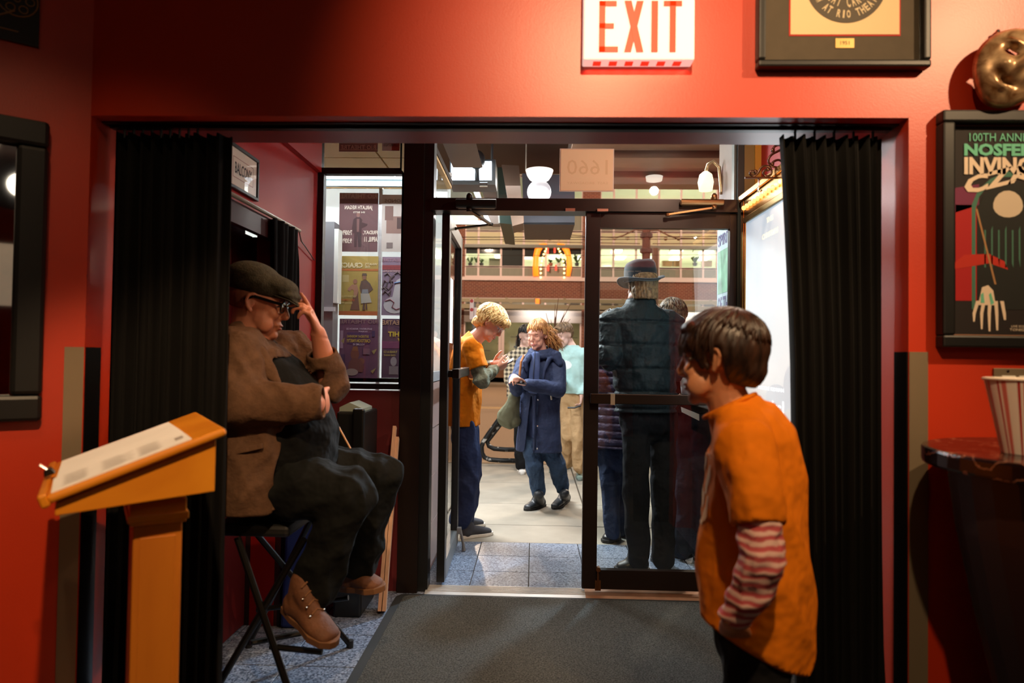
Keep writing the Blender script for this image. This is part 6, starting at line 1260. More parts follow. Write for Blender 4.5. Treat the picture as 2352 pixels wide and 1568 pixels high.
        q |= ((c - wr) @ nrm(wr - er) > .032) & (np.linalg.norm(c - wr, axis=1) < .09); q |= ((c - e2) @ nrm(wl_ - el) > .0) & (np.linalg.norm(c - e2, axis=1) < .12)
        return q
    j = f.bake('jacket', jm, body, .0085, 3, cut=jcut, thick=.008, disp=folds(.006, 26, 8))
    # lapels and collar
    f = Fig(); f.tube([P(538, 745, 2.52), P(562, 782, 2.45), P(592, 815, 2.44), P(618, 850, 2.44), P(640, 880, 2.44)], [(.010, .03), (.012, .034), (.012, .036), (.010, .028), (.008, .012)], ref=(.4, -1, .3), n=12); f.bake('near_lapel', jm, j, .005, 2)
    f = Fig(); f.tube([P(640, 765, 2.74), P(662, 795, 2.72), P(678, 835, 2.70), P(690, 868, 2.68)], [(.01, .03), (.011, .04), (.010, .03), (.008, .012)], ref=(1, -.3, .3), n=12); f.bake('far_lapel', jm, j, .005, 2)
    # patch pocket
    a = P(520, 1030, 2.36); m = MB(); A = [P(521, 1034, 2.355), P(601, 1018, 2.36), P(603, 1030, 2.355), P(522, 1048, 2.35)]; m.add(A + [p + V3(0, .012, 0) for p in A], [(0, 1, 2, 3), (7, 6, 5, 4), (0, 4, 5, 1), (1, 5, 6, 2), (2, 6, 7, 3), (3, 7, 4, 0)]); m.build('pocket_flap', jm, j, bevel=.003)
    # boots
    bm = M('boot_suede', (100, 62, 38), .75, var=.22, vs=14, bump=.3, bs=60); sm = M('boot_sole', (112, 74, 44), .7); lc = M('lace_tan', (120, 80, 50), .8)
    shoe(body, P(662, 1400, 2.50), P(768, 1486, 2.36), bm, sm, high=.135, w=.052, up=(.25, -.35, 1), laces=lc, lean=(.01, .02, 0), sole_h=.026)
    shoe(body, P(786, 1352, 2.86), P(882, 1356, 2.80), bm, sm, high=.12, w=.05, up=(0, -.12, 1), laces=lc, sole_h=.024)
    return body
man_seated()
# folding stool under the usher
stl = M('stool_black', (22, 20, 18), .35, metal=.5); st = thing('bar_stool', (-.95, 2.65, 0), 'tall black folding stool with crossed tube legs under the seated man', 'stool')
sz = P(640, 1185, 2.6)[2]; m = MB(); m.box((-1.14, 2.46, sz - .045), (-.86, 2.82, sz)); m.build('seat', M('seat_black', (20, 20, 20), .6), st, bevel=.015)
legs = [(P(546, 1175, 2.46), P(668, 1600, 2.42)), (P(700, 1185, 2.46), P(486, 1600, 2.44)), (P(548, 1175, 2.84), P(797, 1472, 3.14)), (P(720, 1185, 2.84), P(572, 1478, 3.12))]
for a, b in legs: a = a.copy(); b = b.copy(); a[2] = sz - .045; b = a + (b - a) * ((a[2] - .012) / (a[2] - b[2])); MB().tube([a, b], .0125, 10).build('leg', stl, st); MB().lathe(b, [(.016, -.012), (.016, .02)], 10).build('rubber_foot', MATS['seat_black'], st)
for a, b in ((P(575, 1476, 2.5), P(700, 1452, 2.62)), (P(590, 1400, 2.86), P(800, 1372, 2.86))): MB().tube([a, b], .011, 8).build('rung', stl, st)
a = P(700, 1468, 2.44); b = P(800, 1372, 2.86); MB().tube([P(620, 1484, 2.44), P(740, 1497, 2.44)], .011, 8).build('footrest', stl, st)
# ------------------------------------------------------------------ hair locks that run over the skull from the crown
def lockmaker(size, cen, th1, wav=.0, drop=None, lift=1.03, n=7, mask=None):
    size, cen = np.array(size), np.array(cen)
    def f(r, az, cr, a, b):
        if mask and not mask(az): return None
        t1 = th1(az) * r.uniform(.85, 1.05); t0 = r.uniform(.05, t1 * .55); e = lift + r.uniform(-.01, .025); ph = r.uniform(0, 6); tw = r.uniform(-.25, .25); pts = []
        for k in range(n):
            t = t0 + (t1 - t0) * k / (n - 1); z = az + tw * (t - t0) + wav * math.sin(ph + t * 5)
            d = cr * math.cos(t) + (a * math.cos(z) + b * math.sin(z)) * math.sin(t); pts.append(cen + size * d * (e + .03 * wav * math.sin(ph + 9 * t)))
        if drop is not None:
            q = pts[-1]; l = r.uniform(.5, 1) * drop[0]; dv_ = np.array(drop[1]) + r.normal(size=3) * .18
            for k in range(1, 5): pts.append(q + dv_ * l * k / 4 + np.array([0, wav * .03 * math.sin(ph + k), 0]))
        return pts
    return f
def decal(ob, mat, name, pred, off=.0018):
    me = ob.data; n = len(me.vertices); co = np.empty(n * 3); me.vertices.foreach_get('co', co); co = co.reshape(-1, 3) + ORG[ob]; no = np.empty(n * 3); me.vertices.foreach_get('normal', no); no = no.reshape(-1, 3)
    F = [tuple(p.vertices) for p in me.polygons]; cen = np.array([co[list(f)].mean(0) for f in F]); nr = np.array([no[f[0]] for f in F]); k = pred(cen, nr); F = [f for f, q in zip(F, k) if q]
    if not F: return None
    u = sorted({i for f in F for i in f}); mp = {i: j for j, i in enumerate(u)}
    return mkobj(name, co[u] + no[u] * off, [tuple(mp[i] for i in f) for f in F], mat, ob, smooth=True)
def limb(f, pts, r, n=16): f.tube(pts, r, n=n); [f.ell(p, (q if np.isscalar(q) else q[0],) * 3) for p, q in zip(pts[1:-1], r[1:-1])]
orange_tee = lambda: cloth('tee_orange', (226, 122, 6), .85, .06, 6, .3, 16)
navy = cloth('navy_cloth', (44, 52, 78), .8, .12, 10, .35, 24)
blackc = cloth('black_cloth', (20, 20, 22), .85, .12, 10, .3, 18)

# ------------------------------------------------------------------ 2. person in the foreground, orange tee over striped sleeves
def person_front():
    sk = skinmat('skin_warm', (206, 140, 100)); Y = 1.75; H = Head(P(1652, 828, Y), (-.88, .45, -.10), (0, 0, 1), .94, 1.0); L = V3(-.47, -.88, 0); f = Fig(); H.add(f)
    nb = P(1676, 932, Y); f.tube([H.p(-.02, 0, -.03), P(1664, 890, Y), nb, P(1710, 985, Y)], [.052, .050, .054, .07])
    f.tube([P(1722, 1010, Y), P(1730, 1150, Y), P(1735, 1330, Y), P(1738, 1420, Y)], [(.125, .08), (.13, .09), (.125, .10), (.12, .09)], ref=L, n=18)
    sh, el, wr = P(1722, 1005, 1.585), P(1752, 1290, 1.50), P(1682, 1428, 1.56); f.tube([P(1726, 1050, 1.60), el], [.036, .036]); f.tube([el, wr], [.036, .024])
    hand(f, wr, P(1708, 1512, 1.75) - wr, (.3, .8, 0), side=-1, curl=(.3, .3, .35, .4), sc=.92, thumb=(1, .05, .25))
    s2, e2, w2 = P(1712, 1030, 1.90), P(1722, 1250, 1.93), P(1712, 1400, 1.92); f.tube([s2, e2], [.042, .036]); f.tube([e2, w2], [.036, .024]); hand(f, w2, (0, 0, -1), (0, -1, 0), side=1, sc=.92)
    an = [];
    for q, yy in ((0, 1.68), (1, 1.83)):
        hp = P(1738, 1420, yy); kn = V3(hp[0] + .0, yy, .40); a = V3(hp[0] + .02, yy, .08); an.append((hp, kn, a)); f.tube([hp, kn, a], [.07, .05, .035])
    b = f.bake('person', sk, None, .0052, 3, disp=H.socket); start(b, H, 'short haired person in an orange tee over pink striped sleeves, hand in pocket', sk); H.eyes(b, dark_iris); H.lips(b, lipm)
    hm = two_tone('hair_dark_brown', (30, 19, 14), (66, 42, 30), 'noise', 60, .38, pos=(.35, .7), stretch=(1, 1, .18)); sz, cn = (.116, .094, .108), (-.016, 0, .030)
    def kp(l):
        x, y, z = l[:, 0], np.abs(l[:, 1]), l[:, 2]; k = (z > .052 - .2 * np.maximum(0, x - .05)) | ((x < .055) & (z > .008) & ~((x > -.03) & (x < .02) & (z < .02))) | ((x < -.026) & (z > -.086 + .35 * np.maximum(0, x + .1)))
        k |= (x > .016) & (x < .036) & (z > -.022); k &= ~((x > -.028) & (x < .016) & (z < .034) & (y > .045)); return k & ~((x > .078) & (z < .045))
    def ex(ff): ff.ell(H.p(-.065, 0, -.02), np.array((.056, .066, .062)) * H.s, H.A); ff.ell(H.p(.045, 0, .085), np.array((.045, .07, .035)) * H.s, H.A)
    hair(H, b, hm, kp, sz, cn, 300, lockmaker(sz, cn, lambda az: 1.15 + .85 * (math.cos(az) < -.3) - .12 * (abs(math.sin(az)) > .8), .05, lift=1.0), thick=.012, lr=.0055, crown=(-.45, 0, 1), extra=ex, amp=.004)
    tee = orange_tee(); f = Fig(); C = [(1684, 945, .095, .07), (1706, 972, .15, .092), (1724, 1010, .172, .108), (1732, 1100, .172, .120), (1730, 1200, .165, .128), (1728, 1300, .166, .141), (1735, 1400, .168, .142), (1742, 1500, .166, .134), (1744, 1570, .16, .13)]
    f.tube([P(x, y, Y) for x, y, _, _ in C], [(a, c) for _, _, a, c in C], ref=L, n=26); sm_ = P(1744, 1210, 1.525)
    limb(f, [P(1706, 985, 1.67), P(1716, 1030, 1.60), P(1728, 1090, 1.565), P(1738, 1150, 1.545), sm_], [.066, .074, .074, .070, .063]); limb(f, [P(1700, 985, 1.86), s2, (s2 + e2) / 2], [.07, .07, .06]); f.tube([nb, P(1690, 950, Y)], [.072, .085])
    h0, h1 = P(1620, 1404, Y), P(1832, 1512, Y); hd = nrm(h1 - h0); hn = V3(-hd[2], 0, hd[0]); ad = nrm(P(1750, 1215, 1.52) - P(1728, 1060, 1.57)); am = P(1742, 1206, 1.525)
    cn_ = V3(-.42, .2, .88); h2 = P(1886, 1398, Y); d2_ = nrm(h2 - h1); hn2 = V3(-d2_[2], 0, d2_[0])
    def cut(c):
        q = ((c - h0) @ hn < -.008) | ((c - h1) @ nrm(P(1832, 1512, Y) - P(1884, 1396, Y)) @ np.zeros(0) if False else ((c - h1) @ hn2 < 0)); q |= ((c - am) @ ad > .0) & (c[:, 1] < 1.60) & (c[:, 2] < am[2] + .06) & (np.linalg.norm(c - am, axis=1) < .10); q |= ((c - nb) @ nrm(cn_) > .004); return q
    t = f.bake('t_shirt', tee, b, .0075, 3, cut=cut, thick=.005, disp=folds(.007, 15, 11, (0, 0, 1)))
    m = MB(); m.tube([nb + V3(*(np.array(q))) for q in [tuple(nrm(np.cross(cn_, (0, 1, 0))) * .068 * math.cos(a) + nrm(np.cross(cn_, np.cross(cn_, (0, 1, 0)))) * .064 * math.sin(a)) for a in np.linspace(0, 2 * PI, 25)[:-1]]], .006, 6, closed=True); m.build('collar', tee, t, True)
    r = np.random.default_rng(2)
    def pr(c, n_): l = (c - P(1690, 1130, Y)) @ np.stack([L, V3(-.88, .47, 0), V3(0, 0, 1)], 1); q = np.sin(l[:, 0] * 95 + 2 * np.sin(l[:, 2] * 60)) + np.sin(l[:, 2] * 80 + 2.3 * np.sin(l[:, 0] * 50)); return (l[:, 1] > .03) & (np.abs(l[:, 0] + .01) < .11) & (l[:, 2] > -.075) & (l[:, 2] < .10) & (q > .1)
    decal(t, M('shirt_print', (232, 186, 128), .8), 'print', pr)
    st_ = two_tone('pink_stripes', (196, 84, 88), (232, 190, 178), 'wave', 16, .85, axis='Z', pos=(.3, .75), dist=2.5, dscale=1.5, bump=.15)
    f = Fig(); limb(f, [P(1742, 1170, 1.535), el, el * .5 + wr * .5 + V3(.004, -.006, 0), wr + nrm(el - wr) * .012], [.049, .050, .046, .036]); f.bake('striped_sleeve', st_, b, .006, 3, disp=folds(.004, 48, 4, (.8, 0, .6)), cut=lambda c: (c - wr) @ nrm(wr - el) > -.006, thick=.004)
    f = Fig(); f.tube([P(1735, 1390, Y), P(1738, 1440, Y)], [(.142, .108), (.145, .112)], ref=L, n=20)
    for hp, kn, a in an: f.tube([hp, kn, a + V3(0, 0, -.02)], [.088, .078, .07], n=18)
    f.bake('trousers', blackc, b, .009, 4, disp=folds(.004, 26, 9))
    for hp, kn, a in an: shoe(b, V3(a[0] + .05, a[1] - .03, .001), V3(a[0] - .17, a[1] + .07, .001), blackc, M('sole_white', (200, 200, 196), .6), high=.1, name='shoe', voxel=.009)
    return b
person_front()

# ------------------------------------------------------------------ 3. fair haired man bent over a phone
def shoes2(b, prs, mat, sole, **k):
    for hl, to in prs: shoe(b, hl, to, mat, sole, voxel=.008, **k)
def phone(loc, u, v, label, lit=False):
    u = nrm(u); v = np.asarray(v, float); v = nrm(v - v.dot(u) * u); n_ = np.cross(u, v); t = thing('mobile_phone', tuple(loc), label, 'phone')
    MB().obox(loc, u * .075, v * .036, n_ * .004).build('body', M('phone_black', (20, 20, 22), .3), t, bevel=.003); MB().obox(loc + n_ * .0046, u * .070, v * .033, n_ * .0003).build('screen', M('phone_screen', (210, 220, 230), .2, emit=.6), t); return t
def man_fair():
    sk = skinmat('skin_pink', (224, 160, 132)); H = Head(P(1126, 743, 5.12), (.74, -.12, -.62), (.62, 0, .74), 1.02); L = V3(0, 1, 0); f = Fig(); H.add(f)
    nb = P(1090, 778, 5.14); f.tube([H.p(-.02, 0, -.03), P(1107, 763, 5.13), nb, P(1076, 800, 5.15)], [.055, .056, .062, .12]); f.tube([P(1074, 810, 5.15), P(1068, 900, 5.15), P(1066, 980, 5.15)], [(.14, .09), (.14, .1), (.13, .1)], ref=L)
    sr, er, wr = P(1084, 797, 4.96), P(1106, 872, 4.93), P(1138, 846, 5.03); f.tube([sr, er], [.045, .04]); f.tube([er, wr], [.04, .027]); hand(f, wr, P(1164, 838, 5.08) - wr, (.1, .7, .7), side=1, curl=(.5, .6, .7, .8), sc=1.0, thumb=(.7, .4, .6))
    sl_, el, wl_ = P(1082, 797, 5.34), P(1108, 866, 5.36), P(1130, 836, 5.22); f.tube([sl_, el], [.045, .04]); f.tube([el, wl_], [.04, .027]); hand(f, wl_, P(1160, 831, 5.14) - wl_, (0, -.8, .3), side=-1, curl=(.4, .5, .6, .7), sc=1.0)
    lg = [(P(1070, 985, 5.07), P(1080, 1090, 5.06), P(1066, 1196, 5.10)), (P(1066, 985, 5.24), P(1066, 1090, 5.26), P(1052, 1190, 5.30))]
    for q in lg: f.tube(q, [.08, .055, .04])
    b = f.bake('person', sk, None, .0065, 3, disp=H.socket); start(b, H, 'fair haired man in an orange tee bent over a phone beside the open door', sk, M('brow_fair', (190, 150, 100), .8)); H.eyes(b, dark_iris); H.lips(b, lipm)
    hm = two_tone('hair_blond', (190, 138, 70), (250, 216, 150), 'noise', 55, .45, pos=(.35, .65)); sz, cn = (.118, .098, .108), (-.016, 0, .034)
    kp = lambda l: (l[:, 2] > .055) | ((l[:, 0] < .05) & (l[:, 2] > .018)) | ((l[:, 0] < -.022) & (l[:, 2] > -.085))
    def ex(ff): ff.ell(H.p(-.075, 0, -.045), np.array((.045, .062, .05)) * H.s, H.A); ff.ell(H.p(.085, 0, .07), np.array((.035, .07, .04)) * H.s, H.A)
    hair(H, b, hm, kp, sz, cn, 340, lockmaker(sz, cn, lambda az: 1.45 + .5 * (math.cos(az) < 0) + .1 * math.cos(az), .22, lift=1.02), thick=.012, lr=.006, extra=ex, amp=.008)
    g = MB()
    for q in (-1, 1): g.tube([H.p(.094, q * .034 + .024 * math.cos(a), .010 + .018 * math.sin(a)) for a in np.linspace(0, 2 * PI, 17)[:-1]], .002, 5, closed=True); g.tube([H.p(.09, q * .058, .015), H.p(0, q * .083, .022)], .002, 5)
    g.build('glasses', M('wire_frame', (190, 190, 190), .3, metal=.8), b)
    tee = orange_tee(); f = Fig(); f.tube([P(1092, 775, 5.14), P(1084, 786, 5.14), P(1074, 806, 5.15), P(1068, 860, 5.15), P(1067, 920, 5.15), P(1064, 985, 5.15)], [(.085, .065), (.15, .09), (.185, .115), (.185, .13), (.182, .132), (.184, .130)], ref=L, n=24)
    limb(f, [P(1086, 793, 5.03), sr, sr * .35 + er * .65], [.08, .084, .075]); limb(f, [P(1082, 795, 5.26), sl_, sl_ * .35 + el * .65], [.08, .08, .07]); hz = P(1066, 976, 5.15)[2]; ac = sr * .35 + er * .65; ax = nrm(er - sr)
    f.bake('t_shirt', tee, b, .009, 3, cut=lambda c: (c[:, 2] < hz) | (((c - ac) @ ax > .0) & (np.linalg.norm(c - ac, axis=1) < .105)) | ((c - nb) @ nrm(V3(.7, 0, .7)) > .012), thick=.006, disp=folds(.007, 17, 21, (.4, 0, .8)))
    gs = cloth('sleeve_grey', (122, 122, 102), .9, .1, 10, .3, 26); f = Fig(); limb(f, [sr * .45 + er * .55, er, wr + nrm(er - wr) * .015], [.066, .068, .044]); f.bake('long_sleeve', gs, b, .008, 3, disp=folds(.006, 34, 5)); f = Fig(); limb(f, [sl_ * .45 + el * .55, el, wl_ + nrm(el - wl_) * .02], [.064, .066, .044]); f.bake('long_sleeve', gs, b, .008, 3, disp=folds(.006, 34, 6))
    tr = cloth('trousers_navy', (42, 52, 84), .8, .12, 10, .4, 16); f = Fig(); f.tube([P(1066, 965, 5.15), P(1067, 1000, 5.15)], [(.145, .10), (.145, .105)], ref=L)
    for (h, k, a), rr in zip(lg, ((.1, .09, .086, .075), (.1, .09, .08, .07))): f.tube([h, k, k * .45 + a * .55, a], rr, n=18)
    f.bake('trousers', tr, b, .009, 3, disp=folds(.010, 20, 7, (.3, 0, .6)))
    shoes2(b, [(G(1060, 1236), G(1130, 1226)), (G(1052, 1214), G(1112, 1206))], M('shoe_dark', (60, 62, 70), .8, var=.1, vs=30), M('shoe_white_sole', (226, 222, 214), .6), name='shoe', high=.085)
    phone(P(1160, 836, 5.10), (.72, -.2, .42), (0, 1, .25), 'black mobile phone held by the fair haired man in the orange tee')
man_fair()

# ------------------------------------------------------------------ 4. woman in the blue coat
def woman_blue():
    sk = skinmat('skin_fair', (218, 160, 138)); H = Head(P(1235, 769, 5.96), (-.50, -.82, -.30), (-.05, -.2, 1), 1.0, .98); L = nrm(V3(.93, -.36, 0)); f = Fig(); H.add(f)
    nb = P(1243, 812, 6.0); f.tube([H.p(-.02, 0, -.03), P(1241, 795, 6.0), nb, P(1242, 830, 6.02)], [.05, .05, .055, .10]); f.tube([P(1242, 840, 6.02), P(1240, 930, 6.02), P(1239, 1010, 6.02)], [(.14, .085), (.125, .09), (.14, .1)], ref=L)
    R = [P(1204, 838, 5.98), P(1186, 892, 5.86), P(1180, 866, 5.66)]; Lf = [P(1277, 838, 5.96), P(1284, 894, 5.84), P(1208, 882, 5.68)]
    for a in (R, Lf): f.tube(a[:2], [.042, .038]); f.tube(a[1:], [.038, .025])
    hand(f, R[2] + V3(.0, 0, .01), (.15, -.7, -.15), (.2, 0, -1), side=-1, curl=(.5, 1.2, 1.3, 1.3), sc=.95, thumb=(.8, .5, .3)); hand(f, Lf[2], P(1180, 878, 5.62) - Lf[2], (0, 0, 1), side=-1, curl=(.35, .4, .45, .5), sc=.95, thumb=(.7, .6, .5))
    lg = [(P(1221, 1020, 6.0), P(1228, 1068, 5.96), P(1237, 1128, 6.04)), (P(1256, 1020, 6.02), P(1279, 1066, 6.02), P(1292, 1120, 6.12))]
    for q in lg: f.tube(q, [.075, .055, .038])
    b = f.bake('person', sk, None, .0065, 3, disp=lambda c, n: H.socket(c, n, .007)); start(b, H, 'woman in a long navy coat looking down at her phone on the pavement', sk, M('brow_light', (150, 106, 70), .8)); H.eyes(b, dark_iris, -.003); H.lips(b, M('lip_rose', (176, 92, 88), .5))
    hm = two_tone('hair_strawberry', (160, 106, 58), (218, 162, 100), 'noise', 45, .42, pos=(.35, .65), stretch=(1, 1, .5)); sz, cn = (.112, .091, .106), (-.014, 0, .033)
    kp = lambda l: ((l[:, 2] > .072 + .3 * np.maximum(0, l[:, 0] - .05)) & (l[:, 0] < .085)) | ((l[:, 0] < .03) & (l[:, 2] > .015)) | ((l[:, 0] < -.02) & (l[:, 2] > -.10))
    def ex(ff): ff.ell(H.p(-.07, .02, -.05), np.array((.05, .062, .07)) * H.s, H.A); ff.tube([H.p(-.06, .05, -.02), H.p(-.085, .085, -.10), H.p(-.10, .115, -.17)], [.05, .045, .022])
    hair(H, b, hm, lambda l: kp(l) | (l[:, 1] > .085), sz, cn, 130, lockmaker(sz, cn, lambda az: (1.5 if math.cos(az) < 0 else .50 + .62 * abs(math.sin(az))), .08, lift=1.0), thick=.01, lr=.004, crown=(-.1, 0, 1), extra=ex, amp=.005)
    r = np.random.default_rng(9); V = MB()
    for i in range(170):
        s0 = np.array([r.uniform(-.09, -.01), r.uniform(.05, .085), r.uniform(-.04, .06)]); d = np.array([-.05 + r.normal() * .02, .075 + r.normal() * .022, -.15 + r.normal() * .03]) * r.uniform(.5, 1.0); V.tube([H.p(*(s0 + d * t + np.array([0, .025 * math.sin(t * 3 + i), .02 * math.sin(t * 4 + i)]))) for t in np.linspace(0, 1, 6)], [.002, .0038, .004, .0035, .0025, .001], 4)
    o = V.build('wind_blown_locks', hm, b, True); o['kind'] = 'stuff'
    cm = cloth('coat_navy', (50, 60, 90), .7, .08, 8, .25, 22); f = Fig(); C = [(1243, 813, .085, .07), (1242, 824, .15, .09), (1241, 842, .188, .115), (1240, 880, .182, .13), (1240, 925, .178, .135), (1238, 985, .195, .145), (1237, 1045, .212, .155)]
    f.tube([P(x, y, 6.01) for x, y, _, _ in C], [(p, q) for _, _, p, q in C], ref=L, n=28)
    for a in (R, Lf): limb(f, [a[0] * .85 + nb * .15, a[0], a[1]], [.08, .086, .072]); f.tube([a[1], a[2] + nrm(a[1] - a[2]) * .02], [.07, .05], n=16)
    hz = P(1237, 1036, 6.0)[2]; F_ = nrm(V3(-.36, -.93, 0)); xa, xb = P(1206, 1000, 5.86)[0], P(1222, 1000, 5.86)[0]
    def cut(c):
        top = P(1210, 905, 5.86)[2]; t = np.clip((top - c[:, 2]) / .5, 0, 1); m_ = (xa + xb) / 2 + .02 * (1 - t); return (c[:, 2] < hz) | ((c[:, 1] < 5.98) & (np.abs(c[:, 0] - m_) < .034 * t ** .6) & (t > 0) & (c[:, 2] < top)) | (c[:, 2] > nb[2] + .012)
    ct = f.bake('coat', cm, b, .008, 3, cut=cut, thick=.008, disp=folds(.006, 17, 31, (0, 0, 1)))
    f = Fig(); cc = P(1242, 806, 6.0)
    for k, (r_, z_, t_) in enumerate(((.085, 0, .028), (.10, -.03, .028))): f.tube([cc + L * r_ * math.cos(a) + np.cross(V3(0, 0, 1), L) * (r_ * .95) * math.sin(a) + V3(0, 0, z_ + .02 * math.sin(a)) for a in np.linspace(-PI * .42, PI * 1.42, 16)], [t_] * 16)
    f.tube([P(1264, 812, 5.98), P(1278, 818, 5.9), P(1286, 834, 5.88)], [.045, .05, .03]); f.tube([P(1262, 824, 5.87), P(1250, 850, 5.85), P(1246, 885, 5.85)], [(.022, .02), (.016, .014), (.012, .01)]); f.tube([P(1216, 820, 5.88), P(1206, 832, 5.85), P(1210, 850, 5.86)], [.03, .025, .014])
    f.bake('hood_collar', cm, ct, .007, 3)
    f = Fig(); f.tube([P(1231, 812, 5.87), P(1228, 850, 5.855), P(1224, 900, 5.86)], [(.04, .018), (.05, .02), (.05, .016)], ref=L); f.tube([P(1240, 850, 6.03), P(1239, 940, 6.03), P(1239, 1000, 6.03)], [(.158, .105), (.152, .108), (.158, .112)], ref=L); so = f.bake('soft_jacket', cloth('softshell_blue', (70, 84, 124), .8), b, .007, 3); MB().tube([P(1229, 808, 5.845), P(1226, 850, 5.83), P(1223, 900, 5.838)], .004, 6).build('zip', M('zip_dark', (40, 44, 60), .4), so)
    m = MB()
    for px, py in ((1238, 868), (1236, 918), (1235, 978), (1234, 1030), (1206, 816)): m.sph(P(px, py, 5.846 if py < 930 else 5.83), .009, 8, 6)
    m.build('snaps', chrome, ct); m = MB(); m.tube([P(1230, 905, 5.865), P(1228, 970, 5.852), P(1228, 1034, 5.846)], [.010, .012, .012], 8); m.build('placket', cm, ct, True); MB().tube([P(1265, 905, 5.88), P(1267, 918, 5.88)], .008, 6).build('pocket_zip', M('zip_cream', (220, 210, 190), .5), ct)
    jn = cloth('jeans_blue', (58, 78, 106), .85, .2, 8, .3, 30); f = Fig(); f.tube([P(1238, 985, 6.03), P(1238, 1022, 6.03)], [(.155, .10), (.16, .105)], ref=L)
    for h, k, a in lg: limb(f, [h, k, k * .4 + a * .6, a], [.092, .08, .07, .062])
    f.bake('jeans', jn, b, .008, 3, disp=folds(.005, 34, 8, (0, 0, .9)))
    bl = M('boot_black', (40, 44, 50), .42, var=.2, vs=10, bump=.15, bs=20); so_ = M('boot_black_sole', (22, 22, 24), .6)
    for (hl, to), (h, k, a) in zip(((G(1249, 1162), G(1206, 1173)), (G(1303, 1150), G(1272, 1170))), lg): shoe(b, hl, to, bl, so_, high=.15, w=.046, lean=(a[0] - hl[0] + .03 * (a[0] < hl[0]), a[1] - hl[1] - .04, 0), voxel=.007)
    phone(P(1187, 876, 5.615), (-.9, -.1, .1), (0, .9, .35), 'mobile phone lying in the palm of the woman in the navy coat')
    bg = thing('tote_bag', tuple(P(1165, 975, 5.98)), 'olive grey tote bag hanging at the side of the woman in the navy coat', 'bag'); om = cloth('bag_olive', (98, 98, 78), .85, .1, 8, .3, 14); f = Fig()
    f.tube([P(1188, 893, 5.94), P(1178, 925, 5.96), P(1168, 955, 5.98), P(1163, 968, 5.98)], [(.03, .02), (.07, .045), (.10, .06), (.10, .062)], ref=(1, .2, -.3)); f.ell(P(1181, 968, 5.98), (.06, .05, .05)); f.bake('body', om, bg, .008, 3, disp=folds(.008, 16, 3)); MB().tube([P(1190, 895, 5.92), P(1193, 865, 5.84), P(1197, 830, 5.86), P(1203, 816, 5.93)], .010, 6).build('strap', M('strap_tan', (150, 92, 46), .6), bg)
woman_blue()

# ------------------------------------------------------------------ 5-9. the queue
def stander(label, skin, Hargs, nb, rings, Lv, arms, legs, shoes, top, topm, hairm, trm, brow=None, cut=None, quilt=None, kp=None, hp=None, voxel=.008, hands=True, locks=90, sl=.07, fold=.006, shoe_kw={}, th=lambda az: 1.25 + .5 * (math.cos(az) < 0), tr_r=(.098, .08, .072), topn='top', eyes=True):
    H = Head(*Hargs); f = Fig(); H.add(f); L = nrm(Lv); f.tube([H.p(-.02, 0, -.03), H.p(-.03, 0, -.10), nb, nb - V3(0, 0, .06)], [.056, .056, .058, .075]); f.tube([p - V3(0, 0, .03) for p, _, _ in rings[1:]], [(a * .72, c * .72) for _, a, c in rings[1:]], ref=L)
    for a in arms:
        f.tube(a[:2], [.044, .04]); f.tube(a[1:3], [.04, .026])
        if hands: hand(f, a[2], a[3], a[4], side=a[5], curl=(.6, .7, .8, .8), sc=.98)
    for q in legs: f.tube(q, [.075, .055, .04])
    b = f.bake('person', skin, None, voxel, 3, disp=H.socket); start(b, H, label, skin, brow); 
    if eyes: H.eyes(b, dark_iris, -.002); H.lips(b, lipm)
    if hairm: sz, cn = (.112, .091, .104), (-.014, 0, .033); hair(H, b, hairm, kp or (lambda l: (l[:, 2] > .058) & (l[:, 0] < .085) | ((l[:, 0] < .03) & (l[:, 2] > .02)) | ((l[:, 0] < -.025) & (l[:, 2] > -.075))), sz, cn, locks, lockmaker(sz, cn, th, .12, lift=1.01), thick=.01, lr=.0065, extra=hp and (lambda ff: hp(ff, H)), amp=.005)
    f = Fig(); f.tube([p for p, _, _ in rings], [(a, c) for _, a, c in rings], ref=L, n=26)
    for a in arms: limb(f, [a[0] * .8 + nb * .2, a[0], a[1]], [sl * 1.05, sl * 1.12, sl]); f.tube([a[1], a[2] + nrm(a[1] - a[2]) * .02], [sl * .95, sl * .68], n=16)
    hz = rings[-1][0][2] + .012; fo = folds(fold, 18, len(label), (0, 0, 1))
    def dp(c, n_):
        if quilt is not None:
            zs, w_, d_ = quilt
            for z in zs: c = c - n_ * (d_ * np.exp(-((c[:, 2] - z) / w_) ** 2))[:, None]
        return fo(c, n_)
    to = f.bake(topn, topm, b, voxel, 3, cut=lambda c: (c[:, 2] < hz) | (c[:, 2] > nb[2] + .02) if cut is None else cut(c, hz), thick=.008, disp=dp)
    f = Fig(); p, a, c = rings[-1]; f.tube([p + V3(0, 0, .05), p - V3(0, 0, .06)], [(a * .86, c * .82), (a * .9, c * .84)], ref=L)
    for q in legs: limb(f, [q[0], q[1], q[1] * .4 + q[2] * .6, q[2]], [tr_r[0], tr_r[1], (tr_r[1] + tr_r[2]) / 2, tr_r[2]])
    tro = f.bake('trousers', trm, b, .009, 3, disp=folds(.007, 24, 5, (0, 0, .7)))
    if shoes: shoes2(b, *shoes, **shoe_kw)
    return b, H, to, tro
dn = (0, 0, -1)
Y = 7.62; r_ = lambda Y, L: [(P(x, y, Y), a, c) for x, y, a, c in L]
def mint_hp(ff, H): ff.ell(H.p(.06, 0, .095), np.array((.05, .06, .03)) * H.s, H.A)
